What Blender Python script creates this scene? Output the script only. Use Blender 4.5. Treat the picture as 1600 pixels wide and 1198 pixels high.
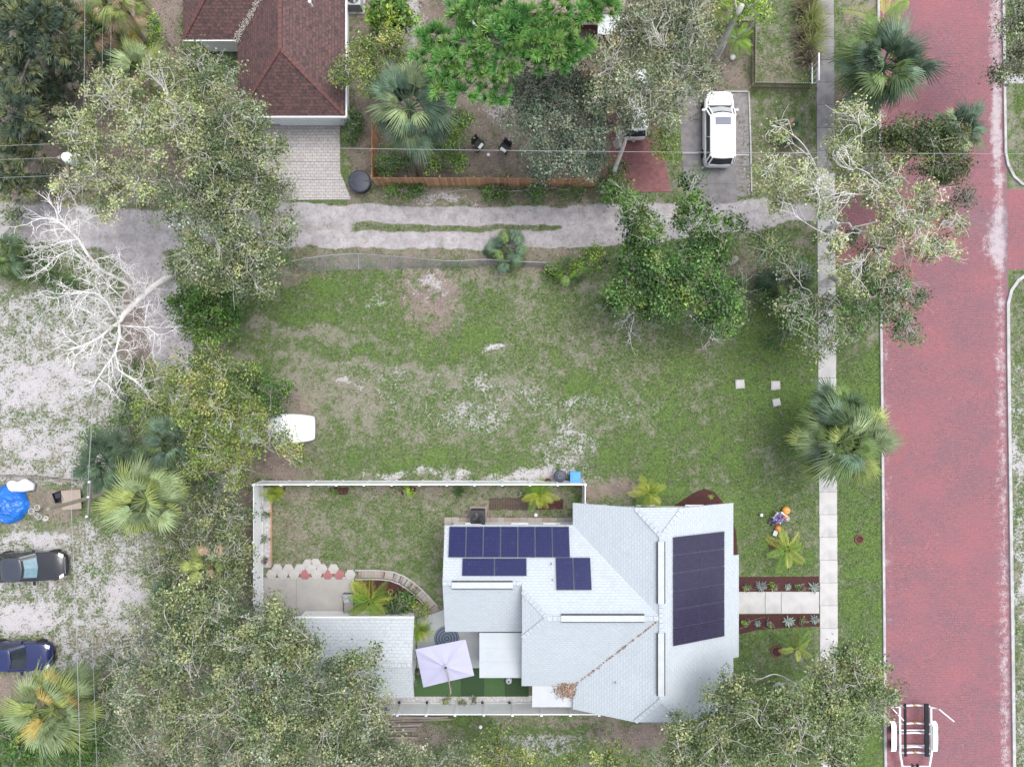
import bpy, math, random
import numpy as np
from mathutils import Vector, Matrix

for o in list(bpy.data.objects): bpy.data.objects.remove(o, do_unlink=True)
scene = bpy.context.scene
COL = scene.collection
R = math.radians

# ---------------------------------------------------------------- camera
H, F = 47.5, 1109.0                      # drone height in metres, focal length in photo pixels (1600 wide)
cam_d = bpy.data.cameras.new('camera'); cam = bpy.data.objects.new('camera', cam_d); COL.objects.link(cam)
cam.location = (0, 0, H); cam.rotation_euler = (0, 0, 0)
cam_d.sensor_width = 36.0; cam_d.lens = 36.0 * F / 1600.0; cam_d.clip_start = 0.5; cam_d.clip_end = 6000
scene.camera = cam

# ---------------------------------------------------------------- sky, sun, exposure (bright overcast)
SUN_EL, SUN_AZ = 70.0, 52.0             # degrees; azimuth clockwise from north (+Y)
world = bpy.data.worlds.new('World'); scene.world = world; world.use_nodes = True
wn = world.node_tree.nodes; wl = world.node_tree.links; wn.clear()
sky = wn.new('ShaderNodeTexSky'); sky.sky_type = 'NISHITA'; sky.sun_disc = False
sky.sun_elevation = R(SUN_EL); sky.sun_rotation = R(SUN_AZ); sky.dust_density = 2.5; sky.air_density = 1.0
hsv = wn.new('ShaderNodeHueSaturation'); hsv.inputs['Saturation'].default_value = 0.42
bg = wn.new('ShaderNodeBackground'); bg.inputs['Strength'].default_value = 0.15
wo = wn.new('ShaderNodeOutputWorld')
wl.new(sky.outputs[0], hsv.inputs['Color']); wl.new(hsv.outputs[0], bg.inputs['Color']); wl.new(bg.outputs[0], wo.inputs['Surface'])
sd = bpy.data.lights.new('sun', 'SUN'); sd.energy = 0.9; sd.angle = R(40); sd.color = (1.0, 0.98, 0.955)
so = bpy.data.objects.new('sun', sd); COL.objects.link(so)
so.rotation_euler = (R(90 - SUN_EL), 0, R(180 - SUN_AZ)); so.location = (20, 20, 60)
vs = scene.view_settings; vs.view_transform = 'Standard'; vs.look = 'None'; vs.gamma = 1.0; vs.use_curve_mapping = False
vs.exposure = 1.2

# ---------------------------------------------------------------- helpers
def W(px, py, z=0.0):
    """photo pixel -> world point at height z"""
    s = (H - z) / F
    return Vector(((px - 800.0) * s, -(py - 599.0) * s, z))
def WL(pts, z=0.0): return [W(a, b, z) for a, b in pts]

ORG = {}
def org(o):
    v = Vector((0, 0, 0))
    while o is not None:
        v = v + o.location; o = o.parent
    return v
def tag(o, label=None, cat=None, group=None, kind=None):
    if label: o['label'] = label
    if cat: o['category'] = cat
    if group: o['group'] = group
    if kind: o['kind'] = kind
    return o
def thing(name, loc, label, cat, group=None, rz=0.0):
    o = bpy.data.objects.new(name, None); COL.objects.link(o)
    o.location = loc; o.rotation_euler = (0, 0, rz); o.empty_display_size = 0.3
    return tag(o, label, cat, group)
def copy_tree(o, parent=None):
    c = o.copy(); COL.objects.link(c)
    if parent is not None: c.parent = parent
    for ch in list(o.children): copy_tree(ch, c)
    return c
def link(name, me, parent=None, loc=None, rot=None, scale=None):
    o = bpy.data.objects.new(name, me); COL.objects.link(o)
    if parent is not None: o.parent = parent
    if loc is not None: o.location = loc
    if rot is not None: o.rotation_euler = rot
    if scale is not None: o.scale = scale
    return o

class MB:
    def __init__(s): s.v = []; s.f = []
    def add(s, vs, fs):
        b = len(s.v); s.v += [tuple(p) for p in vs]; s.f += [tuple(i + b for i in f) for f in fs]; return s
    def box(s, c, d, rz=0.0, tilt=None, taper=1.0):
        hx, hy, hz = d[0] / 2, d[1] / 2, d[2] / 2
        P = []
        for z in (-1, 1):
            k = taper if z > 0 else 1.0
            for x, y in ((-1, -1), (1, -1), (1, 1), (-1, 1)): P.append(Vector((x * hx * k, y * hy * k, z * hz)))
        M = Matrix.Rotation(rz, 3, 'Z')
        if tilt is not None: M = M @ tilt
        c = Vector(c)
        return s.add([M @ p + c for p in P], [(3, 2, 1, 0), (4, 5, 6, 7), (0, 1, 5, 4), (1, 2, 6, 5), (2, 3, 7, 6), (3, 0, 4, 7)])
    def bbox(s, c, d, b=0.02, rz=0.0):
        """box with a chamfered top edge"""
        hx, hy, hz = d[0] / 2, d[1] / 2, d[2] / 2
        M = Matrix.Rotation(rz, 3, 'Z'); c = Vector(c); P = []
        for z, k in ((-hz, 0), (hz - b, 0), (hz, b)):
            for x, y in ((-1, -1), (1, -1), (1, 1), (-1, 1)): P.append(M @ Vector((x * (hx - k), y * (hy - k), z)) + c)
        fs = [(3, 2, 1, 0), (8, 9, 10, 11)]
        for l in (0, 4):
            for i in range(4): fs.append((l + i, l + (i + 1) % 4, l + 4 + (i + 1) % 4, l + 4 + i))
        return s.add(P, fs)
    def bar(s, a, b, w, h=None):
        """rectangular bar between two points"""
        a = Vector(a); b = Vector(b); h = w if h is None else h
        d = (b - a); L = d.length
        if L < 1e-6: return s
        d.normalize(); up = Vector((0, 0, 1)) if abs(d.z) < 0.95 else Vector((0, 1, 0))
        x = d.cross(up).normalized(); y = x.cross(d)
        P = [p + x * i * w / 2 + y * j * h / 2 for p in (a, b) for i, j in ((-1, -1), (1, -1), (1, 1), (-1, 1))]
        return s.add(P, [(0, 1, 2, 3), (7, 6, 5, 4), (0, 4, 5, 1), (1, 5, 6, 2), (2, 6, 7, 3), (3, 7, 4, 0)])
    def tube(s, pts, rad, n=6, cap=True):
        pts = [Vector(p) for p in pts]; m = len(pts)
        if not hasattr(rad, '__len__'): rad = [rad] * m
        P = []; ref = None
        for i, p in enumerate(pts):
            d = (pts[min(i + 1, m - 1)] - pts[max(i - 1, 0)])
            if d.length < 1e-7: d = Vector((0, 0, 1))
            d.normalize()
            if ref is None:
                ref = Vector((1, 0, 0)) if abs(d.x) < 0.8 else Vector((0, 1, 0))
            x = (ref - d * ref.dot(d))
            if x.length < 1e-5: x = d.orthogonal()
            x.normalize(); ref = x; y = d.cross(x)
            for k in range(n):
                a = 2 * math.pi * k / n
                P.append(p + x * math.cos(a) * rad[i] + y * math.sin(a) * rad[i])
        fs = [(i * n + k, i * n + (k + 1) % n, (i + 1) * n + (k + 1) % n, (i + 1) * n + k) for i in range(m - 1) for k in range(n)]
        if cap: fs += [tuple(range(n))[::-1], tuple(range((m - 1) * n, m * n))]
        return s.add(P, fs)
    def lathe(s, c, prof, n=20, sx=1.0, sy=1.0):
        c = Vector(c); P = []; m = len(prof)
        for r, z in prof:
            for k in range(n):
                a = 2 * math.pi * k / n; P.append(c + Vector((math.cos(a) * r * sx, math.sin(a) * r * sy, z)))
        fs = [(i * n + k, i * n + (k + 1) % n, (i + 1) * n + (k + 1) % n, (i + 1) * n + k) for i in range(m - 1) for k in range(n)]
        fs += [tuple(range(n))[::-1], tuple(range((m - 1) * n, m * n))]
        return s.add(P, fs)
    def prism(s, pts, z0, z1):
        pts = [(p[0], p[1]) for p in pts]
        A = sum(pts[i][0] * pts[(i + 1) % len(pts)][1] - pts[(i + 1) % len(pts)][0] * pts[i][1] for i in range(len(pts)))
        if A < 0: pts = pts[::-1]
        n = len(pts); P = [(x, y, z0) for x, y in pts] + [(x, y, z1) for x, y in pts]
        fs = [tuple(range(n))[::-1], tuple(range(n, 2 * n))] + [(i, (i + 1) % n, n + (i + 1) % n, n + i) for i in range(n)]
        return s.add(P, fs)
    def poly(s, pts, up=True):
        pts = [Vector(p) for p in pts]
        n = Vector((0, 0, 0))
        for i in range(len(pts)): n += pts[i].cross(pts[(i + 1) % len(pts)])
        if (n.z < 0) == up: pts = pts[::-1]
        return s.add(pts, [tuple(range(len(pts)))])
    def loft(s, rings, closed=True, cap=True):
        n = len(rings[0]); P = [p for r in rings for p in r]; m = len(rings)
        kk = range(n) if closed else range(n - 1)
        fs = [(i * n + k, i * n + (k + 1) % n, (i + 1) * n + (k + 1) % n, (i + 1) * n + k) for i in range(m - 1) for k in kk]
        if cap: fs += [tuple(range(n))[::-1], tuple(range((m - 1) * n, m * n))]
        return s.add(P, fs)
    def mesh(s, name, mat, off=None, smooth=False):
        me = bpy.data.meshes.new(name)
        V = s.v if off is None else [(a - off[0], b - off[1], c - off[2]) for a, b, c in s.v]
        me.from_pydata(V, [], s.f); me.update()
        uv = me.uv_layers.new(name='UVMap').data
        for p in me.polygons:
            n = p.normal; h = Vector((0, 0, 1)).cross(n)
            h = Vector((1, 0, 0)) if h.length < 1e-3 else h.normalized()
            w = n.cross(h)
            for li in p.loop_indices:
                co = Vector(s.v[me.loops[li].vertex_index]); uv[li].uv = (co.dot(h), co.dot(w))
        if smooth:
            for p in me.polygons: p.use_smooth = True
        me.materials.append(mat)
        return me
    def build(s, name, mat, parent=None, world=True, smooth=False, kind=None, label=None):
        off = org(parent) if (parent is not None and world) else None
        o = link(name, s.mesh(name, mat, off, smooth), parent)
        if kind: o['kind'] = kind
        if label: o['label'] = label
        return o

def np_mesh(name, V, faces_n, idx, mat, tint=None, smooth=False):
    """fast mesh from numpy: V (n,3), faces all with faces_n corners, idx (m,faces_n)"""
    me = bpy.data.meshes.new(name); n = len(V); m = len(idx)
    me.vertices.add(n); me.vertices.foreach_set('co', np.ascontiguousarray(V, dtype=np.float32).ravel())
    me.loops.add(m * faces_n); me.loops.foreach_set('vertex_index', np.ascontiguousarray(idx, dtype=np.int32).ravel())
    me.polygons.add(m); me.polygons.foreach_set('loop_start', np.arange(0, m * faces_n, faces_n, dtype=np.int32))
    me.update(calc_edges=True); me.validate()
    if tint is not None:
        a = me.color_attributes.new('tint', 'FLOAT_COLOR', 'POINT')
        t = np.ones((n, 4), dtype=np.float32); t[:, :tint.shape[1]] = tint
        a.data.foreach_set('color', t.ravel())
    if smooth: me.polygons.foreach_set('use_smooth', np.ones(m, dtype=bool))
    me.materials.append(mat)
    return me

def vnoise(x, y, seed=0):
    """smooth value noise in 0..1 on numpy arrays"""
    rs = np.random.RandomState(seed); T = rs.rand(256, 256)
    xi = np.floor(x).astype(int); yi = np.floor(y).astype(int); fx = x - xi; fy = y - yi
    fx = fx * fx * (3 - 2 * fx); fy = fy * fy * (3 - 2 * fy)
    g = lambda a, b: T[a % 256, b % 256]
    return (g(xi, yi) * (1 - fx) + g(xi + 1, yi) * fx) * (1 - fy) + (g(xi, yi + 1) * (1 - fx) + g(xi + 1, yi + 1) * fx) * fy
def fbm(x, y, seed=0, o=4):
    t = 0; a = 0.5; s = 0
    for i in range(o):
        t = t + a * vnoise(x * 2 ** i + i * 17.3, y * 2 ** i + i * 9.1, seed + i); s += a; a *= 0.55
    return t / s

# ---------------------------------------------------------------- materials
MATS = {}
FULL = {'white_stucco', 'garage_door_paint', 'white_vinyl', 'white_plastic', 'white_cover_fabric', 'trailer_white', 'pale_bark', 'bleached_dead_wood', 'grey_bark', 'orange_cedar', 'orange_cedar_light', 'orange_cedar_dark', 'pale_pebbles', 'orange_pumpkin', 'orange_red_pumpkin', 'purple_cloth', 'blue_tarp', 'bright_blue_plastic', 'milky_plastic', 'pale_lilac_canvas', 'pale_cable', 'turf_dark', 'turf_light', 'headlight_lens'}
def _base(name):
    m = bpy.data.materials.new(name); m.use_nodes = True; nt = m.node_tree; nt.nodes.clear()
    out = nt.nodes.new('ShaderNodeOutputMaterial'); b = nt.nodes.new('ShaderNodeBsdfPrincipled')
    nt.links.new(b.outputs[0], out.inputs[0]); return m, nt, b, out
def nd(nt, t, **kw):
    n = nt.nodes.new(t)
    for k, v in kw.items():
        if k.startswith('i_'):
            kk = k[2:]; n.inputs[int(kk) if kk.isdigit() else kk.replace('_', ' ')].default_value = v
        else: setattr(n, k, v)
    return n
def c4(c): return (c[0], c[1], c[2], 1.0)
def mix(nt, fac, a, b, mode='MIX'):
    m = nt.nodes.new('ShaderNodeMix'); m.data_type = 'RGBA'; m.blend_type = mode
    for s, v in ((0, fac), (6, a), (7, b)):
        if hasattr(v, 'is_output'): nt.links.new(v, m.inputs[s])
        elif s == 0: m.inputs[0].default_value = v
        else: m.inputs[s].default_value = c4(v)
    return m.outputs[2]
def noise(nt, scale, detail=4.0, rough=0.55, coord='Object', vec=None):
    n = nd(nt, 'ShaderNodeTexNoise'); n.inputs['Scale'].default_value = scale; n.inputs['Detail'].default_value = detail; n.inputs['Roughness'].default_value = rough
    if vec is None:
        tc = nd(nt, 'ShaderNodeTexCoord'); vec = tc.outputs[coord]
    nt.links.new(vec, n.inputs['Vector']); return n.outputs['Fac']
def rng(nt, v, a, b, c=0.0, d=1.0):
    m = nd(nt, 'ShaderNodeMapRange'); m.inputs[1].default_value = a; m.inputs[2].default_value = b; m.inputs[3].default_value = c; m.inputs[4].default_value = d
    nt.links.new(v, m.inputs[0]); return m.outputs[0]
def math_(nt, op, a, b=None):
    m = nd(nt, 'ShaderNodeMath', operation=op)
    for i, v in enumerate((a, b)):
        if v is None: continue
        if hasattr(v, 'is_output'): nt.links.new(v, m.inputs[i])
        else: m.inputs[i].default_value = v
    return m.outputs[0]
def bump(nt, b, hgt, strength=0.3, dist=0.02):
    n = nd(nt, 'ShaderNodeBump'); n.inputs['Strength'].default_value = strength; n.inputs['Distance'].default_value = dist
    nt.links.new(hgt, n.inputs['Height']); nt.links.new(n.outputs[0], b.inputs['Normal'])

def pm(name, c1, c2=None, scale=3.0, rough=0.7, bmp=0.15, fine=40.0, metal=0.0, stain=None, spec=None):
    """plain procedural material: two-colour noise mottling, fine grain bump, optional stain colour"""
    if name in MATS: return MATS[name]
    m, nt, b, out = _base(name); kd = 1.0 if name in FULL else 0.72
    c1 = tuple(x * kd for x in c1); c2 = tuple(x * kd for x in c2) if c2 else None; stain = tuple(x * kd for x in stain) if stain else None
    c2 = c2 or tuple(x * 0.8 for x in c1)
    f = rng(nt, noise(nt, scale, 5.0), 0.35, 0.65)
    col = mix(nt, f, c1, c2)
    if stain: col = mix(nt, rng(nt, noise(nt, scale * 0.35, 6.0, 0.65), 0.55, 0.72, 0.0, 0.75), col, stain)
    fn = noise(nt, fine, 3.0)
    col = mix(nt, rng(nt, fn, 0.3, 0.7, 0.0, 0.22), col, tuple(x * 0.6 for x in c1))
    nt.links.new(col, b.inputs['Base Color']); b.inputs['Roughness'].default_value = rough; b.inputs['Metallic'].default_value = metal
    if spec is not None: b.inputs['Specular IOR Level'].default_value = spec
    if bmp: bump(nt, b, fn, bmp, 0.01)
    MATS[name] = m; return m

def brickmat(name, cols, mortar, bw, bh, mort=0.012, blend=0.6, off=0.5, rough=0.8, bmp=0.5, stain=None, rotate=False, patchy=None):
    """courses of shingles / bricks / pavers from UVs in metres; cols = three colours"""
    if name in MATS: return MATS[name]
    m, nt, b, out = _base(name); dk = lambda c: tuple(x * 0.72 for x in c) if c else None
    cols = [dk(c) for c in cols]; mortar = dk(mortar); stain = dk(stain); patchy = dk(patchy)
    tc = nd(nt, 'ShaderNodeTexCoord'); vec = tc.outputs['UV']
    if rotate:
        mp = nd(nt, 'ShaderNodeMapping'); mp.inputs['Rotation'].default_value = (0, 0, R(90)); nt.links.new(vec, mp.inputs[0]); vec = mp.outputs[0]
    br = nd(nt, 'ShaderNodeTexBrick'); br.offset = off; br.inputs['Scale'].default_value = 1.0
    br.inputs['Color1'].default_value = c4(cols[0]); br.inputs['Color2'].default_value = c4(cols[1]); br.inputs['Mortar'].default_value = c4(mortar)
    br.inputs['Mortar Size'].default_value = mort; br.inputs['Mortar Smooth'].default_value = 0.3; br.inputs['Bias'].default_value = 0.0
    br.inputs['Brick Width'].default_value = bw; br.inputs['Row Height'].default_value = bh
    nt.links.new(vec, br.inputs['Vector'])
    col = mix(nt, rng(nt, noise(nt, 1.5 / bw, 2.0, vec=vec), 0.42, 0.62, 0.0, blend), br.outputs['Color'], cols[2])
    col = mix(nt, rng(nt, noise(nt, 0.45, 5.0, 0.6), 0.35, 0.7, 0.0, 0.35), col, patchy or tuple(x * 0.75 for x in cols[0]))
    if stain: col = mix(nt, rng(nt, noise(nt, 0.8, 6.0, 0.65), 0.56, 0.75, 0.0, 0.6), col, stain)
    g = noise(nt, 60, 2.0)
    col = mix(nt, rng(nt, g, 0.3, 0.7, 0.0, 0.15), col, tuple(x * 0.5 for x in cols[0]))
    nt.links.new(col, b.inputs['Base Color']); b.inputs['Roughness'].default_value = rough
    h = math_(nt, 'ADD', math_(nt, 'MULTIPLY', br.outputs['Fac'], -1.0), math_(nt, 'MULTIPLY', g, 0.25))
    bump(nt, b, h, bmp, 0.012)
    MATS[name] = m; return m

def tintmat(name, rough=0.6, trans=0.25, gain=1.0):
    """foliage: colour from the per-leaf 'tint' attribute, a little light passing through"""
    if name in MATS: return MATS[name]
    m, nt, b, out = _base(name)
    at = nd(nt, 'ShaderNodeVertexColor', layer_name='tint')
    nt.links.new(at.outputs['Color'], b.inputs['Base Color']); b.inputs['Roughness'].default_value = rough
    b.inputs['Specular IOR Level'].default_value = 0.35
    if trans:
        t = nd(nt, 'ShaderNodeBsdfTranslucent'); nt.links.new(at.outputs['Color'], t.inputs['Color'])
        ms = nd(nt, 'ShaderNodeMixShader'); ms.inputs[0].default_value = trans
        nt.links.new(b.outputs[0], ms.inputs[1]); nt.links.new(t.outputs[0], ms.inputs[2]); nt.links.new(ms.outputs[0], out.inputs[0])
    MATS[name] = m; return m

def leafmat(name, c1, c2, rough=0.5):
    """single large fronds: streaky two-tone green, varying from frond to frond"""
    if name in MATS: return MATS[name]
    m, nt, b, out = _base(name)
    oi = nd(nt, 'ShaderNodeObjectInfo')
    col = mix(nt, oi.outputs['Random'], tuple(x * .60 for x in c1), tuple(x * 1.40 for x in c2))
    col = mix(nt, rng(nt, noise(nt, 9.0, 3.0), 0.35, 0.7, 0, 0.4), col, tuple(x * 0.6 for x in c1))
    nt.links.new(col, b.inputs['Base Color']); b.inputs['Roughness'].default_value = rough
    t = nd(nt, 'ShaderNodeBsdfTranslucent'); nt.links.new(col, t.inputs['Color'])
    ms = nd(nt, 'ShaderNodeMixShader'); ms.inputs[0].default_value = 0.18
    nt.links.new(b.outputs[0], ms.inputs[1]); nt.links.new(t.outputs[0], ms.inputs[2]); nt.links.new(ms.outputs[0], out.inputs[0])
    MATS[name] = m; return m

def glass(name, c=(0.02, 0.025, 0.03), rough=0.06):
    if name in MATS: return MATS[name]
    m, nt, b, out = _base(name)
    col = mix(nt, rng(nt, noise(nt, 2.0, 3.0), 0.3, 0.7), c, tuple(x * 1.5 + 0.005 for x in c))
    nt.links.new(col, b.inputs['Base Color']); b.inputs['Roughness'].default_value = rough; b.inputs['Specular IOR Level'].default_value = 0.3
    MATS[name] = m; return m
def paint(name, c, rough=0.25, coat=0.6):
    if name in MATS: return MATS[name]
    m, nt, b, out = _base(name)
    col = mix(nt, rng(nt, noise(nt, 1.5, 6.0, 0.6), 0.45, 0.75, 0, 0.25), c, tuple(x * 0.7 + 0.02 for x in c))
    nt.links.new(col, b.inputs['Base Color']); b.inputs['Roughness'].default_value = rough; b.inputs['Coat Weight'].default_value = coat; b.inputs['Coat Roughness'].default_value = 0.08
    MATS[name] = m; return m

M_white = pm('white_vinyl', (0.80, 0.80, 0.80), (0.74, 0.75, 0.76), 1.2, 0.45, 0.03, 25)
M_stucco = pm('white_stucco', (0.74, 0.73, 0.71), (0.66, 0.66, 0.65), 1.5, 0.85, 0.3, 60)
M_conc = pm('pale_concrete', (0.62, 0.59, 0.56), (0.53, 0.505, 0.485), 1.6, 0.9, 0.25, 45, stain=(0.30, 0.29, 0.29))
M_kerb = pm('kerb_concrete', (0.62, 0.60, 0.58), (0.46, 0.45, 0.45), 2.0, 0.9, 0.3, 40, stain=(0.28, 0.27, 0.28))
M_bark = pm('grey_bark', (0.34, 0.31, 0.28), (0.22, 0.20, 0.18), 3.0, 0.9, 0.5, 25)
M_pale = pm('pale_bark', (0.56, 0.54, 0.50), (0.38, 0.365, 0.335), 3.0, 0.9, 0.4, 25)
M_dead = pm('bleached_dead_wood', (0.78, 0.75, 0.72), (0.62, 0.59, 0.57), 2.0, 0.9, 0.3, 25)
M_wood = pm('orange_cedar', (0.46, 0.24, 0.12), (0.36, 0.18, 0.09), 2.5, 0.8, 0.3, 30)
M_oldwood = pm('weathered_wood', (0.30, 0.26, 0.22), (0.20, 0.17, 0.15), 2.5, 0.9, 0.4, 30)
M_darkwood = pm('dark_stained_wood', (0.13, 0.085, 0.07), (0.09, 0.06, 0.05), 2.5, 0.85, 0.3, 30)
M_mulch = pm('red_brown_mulch', (0.10, 0.030, 0.027), (0.055, 0.020, 0.020), 9.0, 0.95, 0.9, 30)
M_black = pm('black_plastic', (0.022, 0.023, 0.026), (0.03, 0.03, 0.034), 3.0, 0.5, 0.05, 30)
M_rubber = pm('tyre_rubber', (0.02, 0.02, 0.02), (0.03, 0.03, 0.03), 6.0, 0.85, 0.2, 40)
M_metal = pm('galvanised_metal', (0.55, 0.56, 0.57), (0.42, 0.43, 0.44), 3.0, 0.45, 0.05, 30, metal=0.6)
M_chrome = pm('bright_trim', (0.7, 0.7, 0.72), (0.6, 0.6, 0.62), 3.0, 0.25, 0.0, 30, metal=0.8)
M_glass = glass('dark_window_glass')
LEAF = tintmat('leaf_tint', 0.5, 0.14)
GRASS = tintmat('grass_tint', 0.75, 0.15)
LITTER = tintmat('litter_tint', 0.9, 0.0)
# ================================================================ THE SETTING
# ---- ground cover painted from soft patches (grass, sand, fallen leaves), edges broken by noise
def ell(X, Y, cx, cy, rx, ry, ang=0.0, soft=0.5):
    a = R(ang); dx = X - cx; dy = Y - cy
    u = (dx * math.cos(a) + dy * math.sin(a)) / rx; v = (-dx * math.sin(a) + dy * math.cos(a)) / ry
    d = np.sqrt(u * u + v * v); return np.clip((1 + soft - d) / (2 * soft), 0, 1)
def rect(X, Y, x0, y0, x1, y1, soft=10.0):
    return np.clip((X - x0) / soft + .5, 0, 1) * np.clip((x1 - X) / soft + .5, 0, 1) * np.clip((Y - y0) / soft + .5, 0, 1) * np.clip((y1 - Y) / soft + .5, 0, 1)
def path(X, Y, pts, hw, soft=8.0):
    best = np.full(X.shape, 1e9)
    for (ax, ay), (bx, by) in zip(pts[:-1], pts[1:]):
        dx, dy = bx - ax, by - ay; t = np.clip(((X - ax) * dx + (Y - ay) * dy) / (dx * dx + dy * dy), 0, 1)
        best = np.minimum(best, np.hypot(X - ax - t * dx, Y - ay - t * dy))
    return np.clip((hw - best) / soft + .5, 0, 1)

def cover(PX, PY):
    """returns sand, litter, green, alley in 0..1 for ground points given in photo pixels"""
    n1 = fbm(PX / 34.0, PY / 34.0, 3); n2 = fbm(PX / 34.0, PY / 34.0, 11); n3 = fbm(PX / 80.0, PY / 80.0, 21); nf = fbm(PX / 9.0, PY / 9.0, 31, 3)
    X = PX + (n1 - .5) * 44; Y = PY + (n2 - .5) * 44
    sand = np.zeros_like(X); lit = np.zeros_like(X); gr = 0.47 + 0.5 * (n3 - .5)
    def S(m, k=1.0): nonlocal sand; sand = np.maximum(sand, m * k)
    def L(m, k=1.0): nonlocal lit; lit = np.maximum(lit, m * k)
    def G(m, k): nonlocal gr; gr = gr * (1 - m) + (k + 0.35 * (n3 - .5)) * m
    # the open lot
    G(rect(X, Y, 380, 420, 1275, 750, 40), 0.50)
    G(ell(X, Y, 540, 470, 110, 48), 0.80); G(ell(X, Y, 1130, 700, 190, 140), 0.72); G(ell(X, Y, 1230, 620, 90, 130), 0.85)
    G(ell(X, Y, 620, 545, 120, 30, 5), 0.72); G(ell(X, Y, 830, 520, 90, 60), 0.58); G(ell(X, Y, 700, 720, 150, 22), 0.78)
    G(ell(X, Y, 480, 520, 130, 9, 8), 0.12); G(ell(X, Y, 520, 565, 170, 9, 6), 0.12); G(ell(X, Y, 700, 590, 130, 8, 8), 0.2); G(ell(X, Y, 480, 620, 90, 40), 0.22)
    for cx, cy, r in ((965, 722, 26), (758, 522, 24), (870, 566, 16), (935, 568, 14), (1040, 752, 30), (815, 733, 14), (1060, 560, 30), (905, 600, 20)): G(ell(X, Y, cx, cy, r, r * .8), 0.95)
    L(ell(X, Y, 668, 470, 46, 52, -20, .7) * np.clip(nf * 2.2 - .2, 0, 1), 0.95); S(ell(X, Y, 660, 462, 40, 40) * np.clip(n2 * 1.6 - .2, 0, 1), .5); L(ell(X, Y, 625, 470, 26, 26), 0.35); L(ell(X, Y, 470, 430, 80, 12), 0.55); L(ell(X, Y, 700, 432, 90, 8), 0.45)
    L(ell(X, Y, 420, 715, 70, 34), 0.9); L(ell(X, Y, 450, 628, 60, 26, 20) * np.clip(nf * 2 - .2, 0, 1), 0.7); L(ell(X, Y, 560, 610, 70, 26, 20), 0.4); L(ell(X, Y, 650, 690, 90, 30), .3); L(ell(X, Y, 1000, 560, 130, 60), .28); L(ell(X, Y, 955, 765, 55, 24), 0.75); L(ell(X, Y, 1105, 543, 14, 7), 0.7)
    L(ell(X, Y, 900, 530, 170, 70), 0.24); L(ell(X, Y, 1175, 440, 50, 55), 0.55)
    S(ell(X, Y, 850, 640, 110, 26, 35), .34); S(ell(X, Y, 880, 700, 60, 40), .42); S(ell(X, Y, 770, 605, 50, 28, 30), .36); S(ell(X, Y, 905, 628, 46, 16), .44)
    S(ell(X, Y, 850, 745, 75, 16), .75); S(rect(X, Y, 470, 738, 830, 757, 12) * np.clip(n1 * 1.8 - .1, 0, 1), .66); S(ell(X, Y, 545, 598, 26, 10, 30), .55); S(ell(X, Y, 770, 548, 16, 6), .8)
    S(ell(X, Y, 660, 625, 150, 60, 20), .28); S(ell(X, Y, 590, 470, 18, 14), .45); S(ell(X, Y, 740, 650, 60, 36), .42); S(ell(X, Y, 980, 640, 90, 30), .30)
    # front lawn and verge
    G(rect(X, Y, 1146, 740, 1280, 1110, 20), 0.74); G(rect(X, Y, 1308, 545, 1381, 1210, 10), 0.88); G(ell(X, Y, 1340, 1150, 30, 60), 1.0); L(ell(X, Y, 1240, 850, 18, 40), 0.2)
    G(rect(X, Y, 1300, 420, 1376, 560, 20), 0.6); L(ell(X, Y, 1340, 30, 26, 30), 0.55); L(ell(X, Y, 1318, 160, 16, 40), .8); G(rect(X, Y, 1303, 0, 1374, 120, 14), 0.5)
    # fenced back yard
    G(rect(X, Y, 420, 765, 900, 890, 14), 0.44); G(ell(X, Y, 640, 835, 50, 55), 0.62); L(rect(X, Y, 424, 765, 500, 890, 50) * np.clip(n1 * 1.7 - .1, 0, 1), .6); L(rect(X, Y, 424, 765, 720, 890, 30), .2); L(rect(X, Y, 424, 760, 740, 782, 14), .55); L(rect(X, Y, 700, 762, 895, 815, 14), .40)
    # west lots: white sand with sparse weeds
    S(rect(X, Y, -300, 450, 196, 755, 24), .52); S(ell(X, Y, 60, 600, 130, 60), .66); S(ell(X, Y, 60, 690, 110, 36), .64); S(ell(X, Y, 30, 740, 90, 16), .62)
    G(ell(X, Y, 75, 520, 60, 36), 0.55); S(rect(X, Y, -300, 818, 250, 1060, 30), .50); S(ell(X, Y, 40, 965, 80, 36), .78); S(ell(X, Y, 60, 845, 60, 14), .72); S(ell(X, Y, 200, 930, 46, 50), .72)
    L(ell(X, Y, 130, 1010, 90, 40), .5); L(rect(X, Y, -50, 755, 130, 810, 16), .65); L(ell(X, Y, 150, 860, 60, 30), .35)
    L(rect(X, Y, 190, 440, 242, 590, 16), .9); L(ell(X, Y, 330, 790, 60, 110), .7); S(ell(X, Y, 345, 765, 40, 22), .6); L(rect(X, Y, 372, 770, 396, 980, 10), 1.0)
    L(rect(X, Y, 200, 940, 420, 1210, 40), .8); L(ell(X, Y, 40, 1085, 80, 30), .8)
    L(rect(X, Y, -60, -60, 290, 315, 30), 1.0); L(rect(X, Y, 200, 200, 440, 310, 30), .9)
    # yards north of the alley
    L(rect(X, Y, 545, -60, 950, 285, 24), .72); S(ell(X, Y, 790, 165, 40, 36), .5); S(ell(X, Y, 640, 20, 22, 70), .6); S(ell(X, Y, 740, 200, 26, 20), .4); S(ell(X, Y, 552, 80, 10, 10), .8)
    G(rect(X, Y, 700, 230, 930, 280, 14), 0.5); L(rect(X, Y, 545, 292, 945, 318, 12), .62); G(ell(X, Y, 850, 300, 70, 12), .75); S(ell(X, Y, 690, 308, 60, 8), .5)
    G(rect(X, Y, 1170, -60, 1280, 310, 20), 0.52); L(ell(X, Y, 1215, 115, 40, 30), .45); L(ell(X, Y, 1140, 100, 40, 60), .65); L(rect(X, Y, 1172, 205, 1275, 300, 20), .45); L(rect(X, Y, 1110, 150, 1176, 300, 20), .4)
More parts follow.
